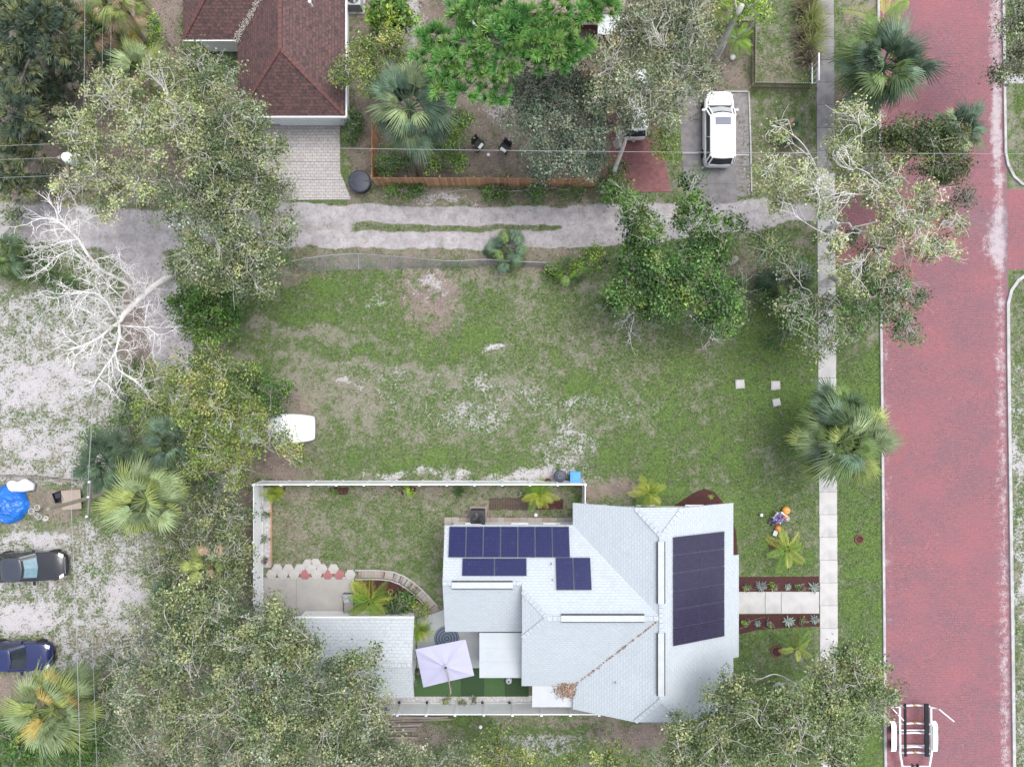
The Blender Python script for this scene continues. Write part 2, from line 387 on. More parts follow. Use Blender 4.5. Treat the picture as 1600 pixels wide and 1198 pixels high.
    # strip along the wire fence, south side of the alley
    L(rect(X, Y, 455, 384, 930, 420, 12), .55); G(rect(X, Y, 650, 405, 930, 424, 8), .6)
    # south of the white fence
    G(rect(X, Y, 600, 1118, 900, 1210, 20), .62); S(ell(X, Y, 850, 1165, 70, 22), .5); L(ell(X, Y, 1000, 1148, 70, 26), .85); L(ell(X, Y, 660, 1145, 60, 26), .7); L(ell(X, Y, 880, 1128, 120, 10), .5)
    # east side of the street
    G(rect(X, Y, 1578, -400, 2400, 1600, 10), .50); S(rect(X, Y, 1580, 560, 2400, 1250, 10), .40); S(ell(X, Y, 1592, 720, 12, 60), .6); S(ell(X, Y, 1592, 900, 12, 60), .6)
    # sandy alley: two wheel tracks with a weedy middle, widening to the west and turning south
    X, Y = PX + (n1 - .5) * 15, PY + (n2 - .5) * 15
    A = path(X, Y, [(-900, 350), (-10, 348), (120, 352), (240, 362), (330, 352), (440, 345)], 32, 14)
    A = np.maximum(A, path(X, Y, [(400, 330), (560, 333), (800, 337), (960, 336), (1210, 330), (1285, 330)], 14.5, 7))
    A = np.maximum(A, path(X, Y, [(400, 372), (560, 375), (800, 374), (930, 371), (1060, 362), (1150, 350), (1220, 336)], 13.5, 7))
    A = np.maximum(A, path(X, Y, [(900, 340), (1000, 350), (1110, 345), (1200, 332)], 24, 14))
    A = np.maximum(A, path(X, Y, [(190, 370), (232, 420), (258, 480), (272, 560), (270, 600)], 34, 12))
    A = np.maximum(A, .6 * path(X, Y, [(440, 352), (540, 353)], 14, 8))
    A = np.clip(A, 0, 1)
    G(path(X, Y, [(540, 355), (925, 355)], 7, 6), .55)
    G(path(X, Y, [(0, 425), (60, 428), (100, 455)], 9, 8), 0.95)
    edge = (nf - .5) * 1.3
    out = [np.clip(s, 0, 1) for s in (sand + edge * .5 * (sand > .02), lit + edge * .4 * (lit > .02), gr + edge * .5 + (n1 - .5) * .7 + (fbm(PX / 16.0, PY / 16.0, 41, 3) - .5) * .8 + .05, A + edge * .25 * ((A > .05) & (A < .95)))]
    return out

def ground_mat():
    m, nt, b, out = _base('ground_cover')
    at = nd(nt, 'ShaderNodeVertexColor', layer_name='tint')
    sp = nd(nt, 'ShaderNodeSeparateColor'); nt.links.new(at.outputs['Color'], sp.inputs[0])
    sand, lit, gr, al = sp.outputs[0], sp.outputs[1], sp.outputs[2], at.outputs['Alpha']
    n1 = noise(nt, 1.1, 5.0, 0.6); n2 = noise(nt, 6.0, 5.0, 0.7); n3 = noise(nt, 17.0, 4.0, 0.7); n4 = noise(nt, 2.2, 7.0, 0.72)
    green = mix(nt, rng(nt, n2, 0.35, 0.65), (0.046, 0.078, 0.024), (0.125, 0.178, 0.058))
    dry = mix(nt, rng(nt, n2, 0.3, 0.7), (0.140, 0.136, 0.100), (0.255, 0.236, 0.188))
    gm = rng(nt, math_(nt, 'ADD', gr, math_(nt, 'MULTIPLY', math_(nt, 'SUBTRACT', math_(nt, 'ADD', n4, n3), 1.0), 3.0)), 0.16, 0.62)
    col = mix(nt, gm, dry, green)
    col = mix(nt, rng(nt, gr, 0.84, 1.05, 0.0, 0.65), col, mix(nt, rng(nt, n2, .35, .65), (0.080, 0.138, 0.030), (0.145, 0.212, 0.058)))
    col = mix(nt, rng(nt, n3, 0.56, 0.72, 0.0, 0.55), col, (0.050, 0.046, 0.034))
    litc = mix(nt, rng(nt, n3, 0.38, 0.62), (0.110, 0.082, 0.070), (0.330, 0.262, 0.228))
    litc = mix(nt, rng(nt, n1, 0.4, 0.65, 0.0, 0.7), litc, (0.135, 0.112, 0.099))
    lm = rng(nt, math_(nt, 'ADD', lit, math_(nt, 'MULTIPLY', math_(nt, 'SUBTRACT', math_(nt, 'ADD', n2, n3), 1.0), 1.9)), 0.36, 0.72)
    col = mix(nt, lm, col, litc)
    sandc = mix(nt, rng(nt, n2, 0.3, 0.7), (0.47, 0.445, 0.45), (0.34, 0.32, 0.325))
    sm = rng(nt, math_(nt, 'ADD', sand, math_(nt, 'MULTIPLY', math_(nt, 'SUBTRACT', math_(nt, 'ADD', math_(nt, 'MULTIPLY', n2, .7), math_(nt, 'MULTIPLY', n3, .6)), 0.65), 2.1)), 0.44, 0.62)
    col = mix(nt, sm, col, sandc)
    alc = mix(nt, rng(nt, n1, 0.35, 0.65), (0.420, 0.395, 0.400), (0.300, 0.278, 0.282))
    alc = mix(nt, rng(nt, n2, 0.46, 0.70, 0, .6), alc, (0.215, 0.190, 0.180)); alc = mix(nt, rng(nt, n4, 0.52, 0.68, 0, .55), alc, (0.20, 0.168, 0.150))
    am = rng(nt, math_(nt, 'ADD', al, math_(nt, 'MULTIPLY', math_(nt, 'SUBTRACT', math_(nt, 'ADD', n2, n3), 1.0), 0.8)), 0.40, 0.60)
    col = mix(nt, am, col, alc)
    nt.links.new(col, b.inputs['Base Color']); b.inputs['Roughness'].default_value = 0.95; b.inputs['Specular IOR Level'].default_value = 0.15
    bump(nt, b, math_(nt, 'ADD', n3, math_(nt, 'MULTIPLY', n2, 2.0)), 0.6, 0.03)
    return m
M_ground = ground_mat()

gx = np.concatenate([[-2500, -900, -300, -120, -70], (np.arange(-60, 1664, 4.0) - 800) * H / F, [70, 120, 300, 900, 2500]])
gy = np.concatenate([[-2500, -900, -300, -100, -50], (np.arange(-50, 1252, 4.0) - 602) * H / F, [50, 100, 300, 900, 2500]])
GX, GY = np.meshgrid(gx, gy); nx, ny = len(gx), len(gy)
PXg, PYg = GX * F / H + 800, -GY * F / H + 599
cov = cover(PXg, PYg)
TINT = np.stack([c.ravel() for c in cov], 1)
V = np.stack([GX.ravel(), GY.ravel(), np.zeros(nx * ny)], 1)
ii = (np.arange(ny - 1)[:, None] * nx + np.arange(nx - 1)[None, :]).ravel()
Q = np.stack([ii, ii + 1, ii + nx + 1, ii + nx], 1)
ground = link('ground', np_mesh('ground', V, 4, Q, M_ground, TINT)); tag(ground, kind='structure')
# the alley is its own sheet of the same sandy cover, 4 mm up
am = TINT[:, 3]; keep = am[Q].max(1) > 0.30
Qa = Q[keep]; used = np.unique(Qa); remap = np.zeros(len(V), int); remap[used] = np.arange(len(used))
Va = V[used].copy(); Va[:, 2] = 0.004
alley = link('sandy_alley', np_mesh('sandy_alley', Va, 4, remap[Qa], M_ground, TINT[used])); tag(alley, kind='structure')

# ---- red brick street
def road_mat():
    m, nt, b, out = _base('red_brick_paving')
    tc = nd(nt, 'ShaderNodeTexCoord'); vec = tc.outputs['Object']
    br = nd(nt, 'ShaderNodeTexBrick'); br.inputs['Scale'].default_value = 1.0
    br.inputs['Color1'].default_value = c4((0.235, 0.066, 0.075)); br.inputs['Color2'].default_value = c4((0.130, 0.047, 0.058)); br.inputs['Mortar'].default_value = c4((0.24, 0.145, 0.15))
    br.inputs['Mortar Size'].default_value = 0.011; br.inputs['Mortar Smooth'].default_value = 0.4; br.inputs['Brick Width'].default_value = 0.215; br.inputs['Row Height'].default_value = 0.11
    nt.links.new(vec, br.inputs['Vector'])
    col = mix(nt, rng(nt, noise(nt, 9.0, 3.0, 0.7), 0.45, 0.68, 0, .8), br.outputs['Color'], (0.270, 0.135, 0.150))
    col = mix(nt, rng(nt, noise(nt, 0.55, 6.0, 0.6), 0.38, 0.68, 0, 0.55), col, (0.145, 0.085, 0.105))
    col = mix(nt, rng(nt, noise(nt, 3.0, 6.0, 0.75), 0.50, 0.66, 0, 0.55), col, (0.150, 0.098, 0.118)); col = mix(nt, rng(nt, noise(nt, 0.25, 4.0, 0.6), 0.42, 0.65, 0, 0.5), col, (0.290, 0.096, 0.106))
    at = nd(nt, 'ShaderNodeVertexColor', layer_name='tint'); sp = nd(nt, 'ShaderNodeSeparateColor'); nt.links.new(at.outputs['Color'], sp.inputs[0])
    g = noise(nt, 14.0, 5.0, 0.7)
    sm = rng(nt, math_(nt, 'ADD', sp.outputs[0], math_(nt, 'MULTIPLY', math_(nt, 'SUBTRACT', math_(nt, 'ADD', g, noise(nt, 2.3, 5.0, .7)), 1.0), 2.2)), 0.40, 0.95, 0, 0.9)
    col = mix(nt, sm, col, (0.40, 0.35, 0.36))
    gm = rng(nt, math_(nt, 'ADD', sp.outputs[1], math_(nt, 'MULTIPLY', math_(nt, 'SUBTRACT', g, 0.5), 1.2)), 0.4, 0.9, 0, 0.7)
    col = mix(nt, gm, col, (0.150, 0.115, 0.130))
    nt.links.new(col, b.inputs['Base Color']); b.inputs['Roughness'].default_value = 0.85
    bump(nt, b, math_(nt, 'ADD', math_(nt, 'MULTIPLY', br.outputs['Fac'], -1.0), math_(nt, 'MULTIPLY', g, 0.6)), 0.5, 0.012)
    return m
M_road = road_mat()
def road_edge_l(py): return 1373.5 + py * 0.0083
def road_edge_r(py): return 1566 + py * 0.0125
rows = np.arange(-1500, 2700, 6.0); cols_ = np.linspace(0, 1, 34)
PXr = np.array([[road_edge_l(p) + c * (road_edge_r(p) + 4 - road_edge_l(p)) for c in cols_] for p in rows]); PYr = np.repeat(rows[:, None], 34, 1)
n1 = fbm(PXr / 22, PYr / 40, 51); fr = np.repeat(cols_[None, :], len(rows), 0)
sandr = np.clip((fr - .86) / .07, 0, 1) * np.clip((1.0 - fr) / .05, 0, 1) * (0.25 + 0.75 * n1) + ell(PXr, PYr, 1575, 345, 36, 22) * .55 + ell(PXr, PYr, 1556, 385, 20, 26) * .75 + ell(PXr, PYr, 1556, 205, 8, 50) * .75 + 0.30 * ell(PXr, PYr, 1555, 60, 14, 110) + ell(PXr, PYr, 1575, 280, 24, 8) * .4
sandr += np.clip((0.09 - fr) / .05, 0, 1) * 0.42 * n1 * 1.4
dirtr = np.clip((fr - .95) / .03, 0, 1) * .9 + ell(PXr, PYr, 1530, 350, 34, 26) * .6 + np.clip((0.12 - fr) / .08, 0, 1) * .35 + ell(PXr, PYr, 1430, 330, 60, 60) * .35
Vr = np.stack([(PXr - 800) * H / F, -(PYr - 599) * H / F, np.full(PXr.shape, 0.008)], 2).reshape(-1, 3)
i2 = (np.arange(len(rows) - 1)[:, None] * 34 + np.arange(33)[None, :]).ravel()
road = link('brick_street', np_mesh('brick_street', Vr, 4, np.stack([i2, i2 + 34, i2 + 35, i2 + 1], 1), M_road, np.stack([np.clip(sandr, 0, 1).ravel(), np.clip(dirtr, 0, 1).ravel()], 1))); tag(road, kind='structure')
def flat(name, pts_px, z, mat, kind='structure', th=None):
    mb = MB(); P = WL(pts_px, 0)
    if th: mb.prism(P, z - th, z)
    else: mb.poly([(p.x, p.y, z) for p in P])
    o = mb.build(name, mat); o['kind'] = kind; return o
flat('brick_side_street', [(1570.8, 296), (1700, 294), (2400, 294), (2400, 421), (1700, 421), (1571.6, 421)], 0.004, M_road)
flat('brick_apron', [(1300, 283), (1376, 283), (1377, 412), (1301, 412)], 0.006, M_road)

# ---- kerbs
def kerb(name, pts, w=0.16, h=0.12):
    P = [W(a, b) for a, b in pts]; L_, R_ = [], []
    for i, p in enumerate(P):
        d = (P[min(i + 1, len(P) - 1)] - P[max(i - 1, 0)]).normalized(); n = Vector((-d.y, d.x, 0)) * w / 2
        L_.append(p + n); R_.append(p - n)
    rings = [[Vector((l.x, l.y, -.05)), Vector((l.x, l.y, h)), Vector((r.x, r.y, h)), Vector((r.x, r.y, -.05))] for l, r in zip(L_, R_)]
    o = MB().loft(rings).build(name, M_kerb); o['kind'] = 'structure'; return o
kerb('kerb', [(1361, -1500), (1371.5, -60), (1372, 60), (1373.4, 160), (1374.4, 278)])
kerb('kerb', [(1375.2, 416), (1376, 520), (1378, 700), (1380.5, 950), (1383, 1240), (1396, 2700)])
kerb('kerb', [(1549, -1500), (1567, 20), (1568.5, 140), (1570, 238), (1574, 258), (1583, 276), (1596, 288), (1625, 294), (2400, 294)])
kerb('kerb', [(2400, 422), (1640, 422), (1606, 427), (1590, 438), (1579, 454), (1574, 474), (1574.5, 560), (1577.5, 760), (1581, 1000), (1584, 1240), (1602, 2700)], 0.2)

# ---- sidewalk: separate slabs with recessed joints
def slab_mesh(name, w, l, t, mat):
    return MB().bbox((0, 0, -t / 2), (w, l, t), 0.012).mesh(name, mat)
sw = bpy.data.objects.new('sidewalk', None); COL.objects.link(sw); sw['kind'] = 'structure'
SLAB = [pm('walk_slab_a', (0.66, 0.635, 0.61), (0.56, 0.54, 0.525), 1.3, 0.9, .25, 45, stain=(0.40, 0.385, 0.37)), pm('walk_slab_b', (0.67, 0.645, 0.625), (0.56, 0.54, 0.525), 1.1, 0.9, .25, 45, stain=(0.25, 0.24, 0.24)),
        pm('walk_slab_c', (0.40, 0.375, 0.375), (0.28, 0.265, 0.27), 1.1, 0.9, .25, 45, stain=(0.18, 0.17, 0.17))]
smesh = [slab_mesh('slab', 1.19, 1.505, 0.10, m) for m in SLAB]
rs = random.Random(4)
y = 30.0
while y > -30:
    py = 599 - y * F / H; cx = (1288.5 + py * 0.0065)
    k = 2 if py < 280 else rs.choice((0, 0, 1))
    link('slab', smesh[k], sw, (W(cx, py).x, y, 0.045 + rs.uniform(-.006, .006)), (R(rs.uniform(-.3, .3)), 0, R(-0.35)))
    y -= 1.52
# front walk of the white house
fw = bpy.data.objects.new('front_walk', None); COL.objects.link(fw); fw['kind'] = 'structure'
for x0, x1 in ((1140, 1195), (1195.6, 1220), (1220.6, 1279.5)):
    a, b_ = W(x0, 924), W(x1, 958)
    link('slab', MB().bbox((0, 0, -.05), (b_.x - a.x, a.y - b_.y, .1), .012).mesh('slab', SLAB[0]), fw, ((a.x + b_.x) / 2, (a.y + b_.y) / 2, 0.04))

# ---- driveways and yard surfaces
M_paver = brickmat('pale_pavers', ((0.62, 0.58, 0.55), (0.50, 0.46, 0.445), (0.69, 0.655, 0.63)), (0.24, 0.22, 0.21), 0.30, 0.2, 0.02, patchy=(0.40, 0.37, 0.36))
flat('paver_driveway', [(405, 196), (531, 196), (532, 270), (549, 312), (405, 313)], 0.05, M_paver, th=.1)
M_reddrive = brickmat('red_drive_paving', ((0.30, 0.115, 0.115), (0.24, 0.085, 0.088), (0.36, 0.17, 0.165)), (0.26, 0.13, 0.13), 0.4, 0.2, 0.012, stain=(0.18, 0.10, 0.10))
flat('red_driveway', [(948, 130), (1020, 130), (1048, 300), (938, 301)], 0.04, M_reddrive, th=.1)
M_gravel = pm('grey_gravel_drive', (0.36, 0.335, 0.33), (0.24, 0.22, 0.215), 3.5, .95, .8, 24, stain=(0.15, 0.12, 0.10))
flat('gravel_driveway', [(1058, 145), (1169, 146), (1172, 306), (1072, 312)], 0.010, M_gravel)
M_asph = pm('worn_asphalt', (0.30, 0.285, 0.29), (0.20, 0.19, 0.195), 2.0, .9, .4, 40, stain=(0.42, 0.39, 0.38))
flat('asphalt_strip', [(1062, 190), (1090, 188), (1142, 195), (1150, 250), (1152, 316), (1084, 322), (1066, 250)], 0.016, M_asph)
for nm, pts in (('kerb', [(1020, 143), (1169.5, 144)]), ('kerb', [(1169.5, 144), (1172, 210), (1174, 300)]), ('kerb', [(1066, 240), (1090, 240)]), ('kerb', [(1145, 243), (1170, 243)])): kerb('edging_' + nm, pts, .09, .09)
flat('concrete_patio', [(411, 902), (553, 900), (555, 966), (552, 972), (411, 972)], 0.04, pm('patio_concrete', (0.50, 0.475, 0.44), (0.42, 0.40, 0.375), .9, .9, .2, 45, stain=(0.33, 0.31, 0.29)), th=.08)
MB().box(W(463, 934, .042), (.02, 2.7, .006)).build('patio_joint', M_oldwood)['kind'] = 'structure'
flat('court_floor', [(652, 966), (700, 950), (746, 945), (830, 945), (830, 1046), (652, 1066)], 0.035, pm('court_paint', (0.55, 0.575, 0.58), (0.48, 0.505, 0.51), 1.4, .7, .1, 40), th=.07)
flat('gravel_strip', [(404, 762), (423, 762), (423, 886), (404, 886)], 0.02, pm('pale_pebbles', (0.52, 0.50, 0.49), (0.30, 0.29, 0.285), 7.0, .95, .9, 22), th=.04)
flat('gravel_strip', [(580, 1087), (834, 1086), (834, 1097), (580, 1097)], 0.022, MATS['pale_pebbles'], th=.044)
MB().bar(W(424, 762, .06), W(424.5, 884, .06), .07, .14).build('timber_edging', M_wood)['kind'] = 'structure'
flat('concrete_drive', [(1566, 116), (2000, 112), (2000, 131), (1569, 131)], 0.02, M_kerb, th=.05)
flat('mulch_bed', [(1050, 792), (1062, 784), (1085, 769), (1100, 763), (1116, 768), (1130, 785), (1140, 800), (1150, 830), (1153, 870), (1140, 880), (1100, 800)], .03, M_mulch, th=.05)
flat('mulch_bed', [(1150, 901), (1279, 900), (1280, 923), (1150, 924)], .03, M_mulch, th=.05)
flat('mulch_bed', [(1150, 960), (1280, 958), (1281, 978), (1230, 980), (1180, 984), (1150, 992)], .03, M_mulch, th=.05)
flat('mulch_bed', [(556, 905), (600, 905), (630, 912), (655, 932), (673, 953), (650, 964), (557, 965)], .03, M_mulch, th=.05)
flat('mulch_bed', [(838, 780), (880, 780), (880, 795), (838, 796)], .03, M_mulch, th=.05)
for x0, x1 in ((424, 446), (515, 545), (625, 650)): flat('mulch_bed', [(x0, 761), (x1, 761), (x1 - 2, 772), (x0 + 3, 773)], .025, M_mulch, th=.05)

# artificial turf in strips
tf = bpy.data.objects.new('artificial_turf', None); COL.objects.link(tf); tf['kind'] = 'structure'
T1 = pm('turf_dark', (0.028, 0.062, 0.022), (0.022, 0.05, 0.018), 6, .9, .6, 60); T2 = pm('turf_light', (0.048, 0.105, 0.034), (0.04, 0.088, 0.03), 6, .9, .6, 60)
for x0, x1, m in ((645, 720, T2), (720.2, 756.5, T1), (756.7, 788.5, T2), (788.7, 826, T1)):
    a, b_ = W(x0, 1043), W(x1, 1087)
    link('turf_strip', MB().box((0, 0, 0), (b_.x - a.x, a.y - b_.y, .03)).mesh('turf_strip', m), tf, ((a.x + b_.x) / 2, (a.y + b_.y) / 2, .055))

# hexagon stepping pavers, square pavers along the wing, curved brick edging
hx = bpy.data.objects.new('hexagon_paving', None); COL.objects.link(hx); hx['kind'] = 'structure'
hm = [MB().lathe((0, 0, 0), [(.37, -.06), (.37, .0), (.35, .012)], 6).mesh('hexagon_paver', m) for m in (pm('hex_white', (0.60, 0.57, 0.545), (0.50, 0.48, 0.46), 2, .9, .2, 40), pm('hex_pink', (0.46, 0.185, 0.19), (0.38, 0.155, 0.16), 2, .9, .2, 40))]
pink = {(3, 1), (5, 1), (6, 1)}
for i in range(8):
    for j in range(2):
        px = 424 + i * 17.6 + (8.8 if j == 0 else 0); py = 888.5 + j * 8.8
        if j == 0 and (i in (6, 7)): continue
        link('hexagon_paver', hm[1 if (i, j) in pink else 0], hx, W(px, py, .045), (0, 0, R(30) if False else 0))
for px, py in ((481, 881), (493, 880)): link('hexagon_paver', hm[0], hx, W(px, py, .03))
sq = bpy.data.objects.new('wing_paving', None); COL.objects.link(sq); sq['kind'] = 'structure'
sqm = [MB().bbox((0, 0, 0), (.49, .49, .05), .01).mesh('paver', m) for m in (pm('paver_pink', (0.46, 0.36, 0.31), (0.38, 0.30, 0.26), 2, .9, .2, 40), pm('paver_beige', (0.52, 0.46, 0.41), (0.43, 0.38, 0.34), 2, .9, .2, 40), pm('paver_grey', (0.44, 0.41, 0.39), (0.36, 0.33, 0.32), 2, .9, .2, 40))]
for i in range(17): link('paver', sqm[rs.randrange(3)], sq, W(700 + i * 11.8, 814, .03) + Vector((0, rs.uniform(-.02, .02), 0)), (0, 0, R(rs.uniform(-1.5, 1.5))))
for i in range(3): link('paver', sqm[1], sq, W(699, 826 + i * 12, .03))
be = bpy.data.objects.new('brick_edging', None); COL.objects.link(be); be['kind'] = 'structure'
edge = [(555, 897), (575, 896.5), (595, 897), (612, 899), (628, 905), (642, 914), (654, 924), (664, 934), (673, 944), (681, 953)]
P = WL(edge, 0.06); arc = [P[0]]
for a, b_ in zip(P[:-1], P[1:]):
    for k in range(1, 9): arc.append(a.lerp(b_, k / 8))
acc = 0; last = arc[0]; em = [MB().bbox((0, 0, 0), (.21, .50, .08), .012).mesh('brick', m) for m in (sqm[0].materials[0], sqm[2].materials[0], pm('edging_brick', (0.36, 0.30, 0.27), (0.28, 0.23, 0.21), 3, .9, .2, 40))]
rail_o, rail_i = [], []
for a, b_ in zip(arc[:-1], arc[1:]):
    d = (b_ - a).normalized(); n = Vector((-d.y, d.x, 0)); rail_o.append(a + n * .30); rail_i.append(a - n * .30)
    acc += (b_ - a).length
    if acc >= .222: acc -= .222; link('brick', em[rs.randrange(3)], be, b_, (0, 0, math.atan2(d.y, d.x)))
for r_ in (rail_o, rail_i): link('edging_curb', MB().loft([[p + Vector((0, 0, z)) + Vector((sx, sx, 0)) * .0 + Vector((0, 0, 0)) for z, sx in ((-.06, 0), (.06, 0))] + [p + (p2 - p).normalized().cross(Vector((0, 0, 1))) * .07 + Vector((0, 0, z)) for z in (.06, -.06)] for p, p2 in zip(r_[:-1], r_[1:])]).mesh('edging_curb', M_kerb), be)
# dark boarded walk by the north fence
dk = bpy.data.objects.new('boarded_walk', None); COL.objects.link(dk); dk['kind'] = 'structure'
dm = MB().bbox((0, 0, 0), (.14, .80, .04), .008).mesh('plank', M_darkwood)
for i in range(20): link('plank', dm, dk, W(766 + i * 3.9, 787, .03) + Vector((0, rs.uniform(-.04, .04), 0)))
# ================================================================ BUILDINGS
def roofmesh(polys, name, mat, parent, th=0.13):
    mb = MB()
    for p in polys: mb.poly(p)
    o = mb.build(name, mat, parent)
    md = o.modifiers.new('thickness', 'SOLIDIFY'); md.thickness = th; md.offset = -1.0
    return o
def wall_xz(mb, y, pts, t=.12): mb.add([(x, y, z) for x, z in pts] + [(x, y + t, z) for x, z in pts], [tuple(range(len(pts))), tuple(range(len(pts), 2 * len(pts)))[::-1]] + [(i, (i + 1) % len(pts), len(pts) + (i + 1) % len(pts), len(pts) + i) for i in range(len(pts))])
def wall_yz(mb, x, pts, t=.12): mb.add([(x, y, z) for y, z in pts] + [(x + t, y, z) for y, z in pts], [tuple(range(len(pts))), tuple(range(len(pts), 2 * len(pts)))[::-1]] + [(i, (i + 1) % len(pts), len(pts) + (i + 1) % len(pts), len(pts) + i) for i in range(len(pts))])
def window(parent, c, w, h, axis, out):
    """c on the wall face, axis 'x' or 'y' along which the window runs, out = outward sign"""
    c = Vector(c); f = MB(); g = MB()
    def B(mb, du, dz, su, sz, dep, st):
        o = Vector((du, out * dep, dz)) if axis == 'x' else Vector((out * dep, du, dz))
        mb.box(c + o, (su, st, sz) if axis == 'x' else (st, su, sz))
    for s in (-1, 1): B(f, s * (w / 2 - .04), 0, .08, h, .03, .06); B(f, 0, s * (h / 2 - .04), w - .17, .08, .03, .06)
    B(f, 0, 0, w - .17, .05, .028, .05); B(f, 0, -h / 2 - .05, w + .12, .06, .05, .12)
    fo = f.build('window', M_white, parent); B(g, 0, 0, w - .16, h - .16, .012, .02); g.build('pane', M_glass, fo)

M_roofw = brickmat('white_shingles', ((0.595, 0.645, 0.680), (0.545, 0.595, 0.630), (0.63, 0.675, 0.705)), (0.45, 0.50, 0.535), 0.32, 0.17, 0.018, blend=.35, bmp=.7, patchy=(0.50, 0.55, 0.59), stain=(0.47, 0.49, 0.51))
M_roofg = brickmat('pale_garage_shingles', ((0.60, 0.635, 0.655), (0.54, 0.575, 0.60), (0.64, 0.665, 0.68)), (0.41, 0.45, 0.48), 0.34, 0.20, 0.022, bmp=.7, patchy=(0.55, 0.58, 0.60), stain=(0.48, 0.49, 0.50))
M_roofb = brickmat('brown_red_shingles', ((0.175, 0.082, 0.076), (0.060, 0.036, 0.040), (0.275, 0.160, 0.138)), (0.04, 0.026, 0.028), 0.30, 0.20, 0.022, blend=.3, bmp=.7, patchy=(0.15, 0.078, 0.075))
M_metalroof = pm('pale_metal_roof', (0.60, 0.64, 0.67), (0.54, 0.58, 0.61), .8, .4, .05, 30, stain=(0.45, 0.48, 0.50))

# ---- main white house
e, rz = 3.0, 5.4
house = thing('white_house', (8.85, -13.9, 0), 'large white shingle-roofed house carrying dark solar panels', 'house')
w = MB()
w.prism([(4.15, -8.2), (13.5, -8.2), (13.5, -19.95), (4.15, -19.95)], 0, 2.86)
w.prism([(.95, -9.25), (4.15, -9.25), (4.15, -18.6), (.95, -18.6)], 0, 2.86)
w.prism([(-3.85, -9.25), (.95, -9.25), (.95, -15.2), (-3.85, -15.2)], 0, 2.72)
for yy in (-8.2, -20.07): wall_xz(w, yy, [(4.2, 2.86), (13.45, 2.86), (10.3, 4.5), (7.4, 4.5)])
wall_yz(w, .95, [(-9.3, 2.86), (-12.5, 4.45), (-15.3, 4.45), (-18.5, 2.86)]); wall_yz(w, -3.85, [(-9.3, 2.72), (-12.07, 4.25), (-15.1, 2.72)])
w.prism([(1.5, -18.6), (3.9, -18.6), (3.9, -20.1), (1.5, -20.1)], 0, 2.6)
wo_ = w.build('wall', M_stucco, house)
k = 0.4762
RP = [[(-4.21, -8.87, e), (3.81, -8.87, e), (8.85, -13.91, rz), (2.1, -13.91, rz), (.6, -12.48, 4.72), (.6, -12.07, 4.524), (-4.21, -12.07, 4.524)],
      [(.6, -18.95, e), (3.81, -18.95, e), (8.85, -13.91, rz), (2.1, -13.91, rz), (.6, -15.34, 4.72)],
      [(.6, -12.48, 4.72), (2.1, -13.91, rz), (.6, -15.34, 4.72)],
      [(-4.21, -12.07, 4.524), (.6, -12.07, 4.524), (.6, -15.6, 2.84), (-4.21, -15.6, 2.84)],
      [(3.81, -7.48, e), (3.81, -8.87, e), (8.85, -13.91, rz), (8.85, -9.07, rz), (7.42, -7.48, 4.72)],
      [(3.81, -20.4, e), (7.42, -20.4, 4.72), (8.85, -18.75, rz), (8.85, -13.91, rz), (3.81, -18.95, e)],
      [(13.88, -7.48, e), (10.28, -7.48, 4.72), (8.85, -9.07, rz), (8.85, -18.75, rz), (10.28, -20.4, 4.72), (13.88, -20.4, e), (13.88, -17.2, e), (14.28, -17.2, e - .4 * k), (14.28, -10.78, e - .4 * k), (13.88, -10.78, e)],
      [(7.42, -7.48, 4.72), (10.28, -7.48, 4.72), (8.85, -9.07, rz)], [(7.42, -20.4, 4.72), (8.85, -18.75, rz), (10.28, -20.4, 4.72)]]
roof = roofmesh(RP, 'roof', M_roofw, house)
roofmesh([[(1.27, -18.9, 2.99), (4.05, -18.9, 2.99), (4.05, -20.4, 2.72), (1.27, -20.4, 2.72)]], 'lean_to_roof', pm('pale_flat_roof', (0.66, 0.68, 0.70), (0.60, 0.62, 0.64), .9, .6, .1, 40, stain=(0.42, 0.38, 0.36)), house, .1)
# ridge caps and vents
caps = []
def ridge(a, b, w_=.13, up=.035):
    cap = MB(); caps.append(cap)
    a = Vector(a); b = Vector(b); d = b - a; n = max(2, int(d.length / .3))
    for i in range(n):
        p, q = a + d * (i / n), a + d * ((i + .93) / n); cap.bar(p + Vector((0, 0, up - .006)), q + Vector((0, 0, up)), w_ * 2, .03)
for a, b in (((8.85, -9.07, rz), (8.85, -18.75, rz)), ((2.1, -13.91, rz), (8.7, -13.91, rz)), ((-4.2, -12.07, 4.524), (.6, -12.07, 4.524)), ((8.85, -9.07, rz), (7.42, -7.5, 4.72)), ((8.85, -9.07, rz), (10.28, -7.5, 4.72)), ((8.85, -18.75, rz), (7.42, -20.38, 4.72)), ((8.85, -18.75, rz), (10.28, -20.38, 4.72)), ((2.1, -13.91, rz), (.62, -12.5, 4.72)), ((2.1, -13.91, rz), (.62, -15.32, 4.72))): ridge(a, b)
def put_caps(mat, par):
    for c_ in caps: c_.build('ridge_cap', mat, par)
    caps.clear()
put_caps(M_roofw, roof)
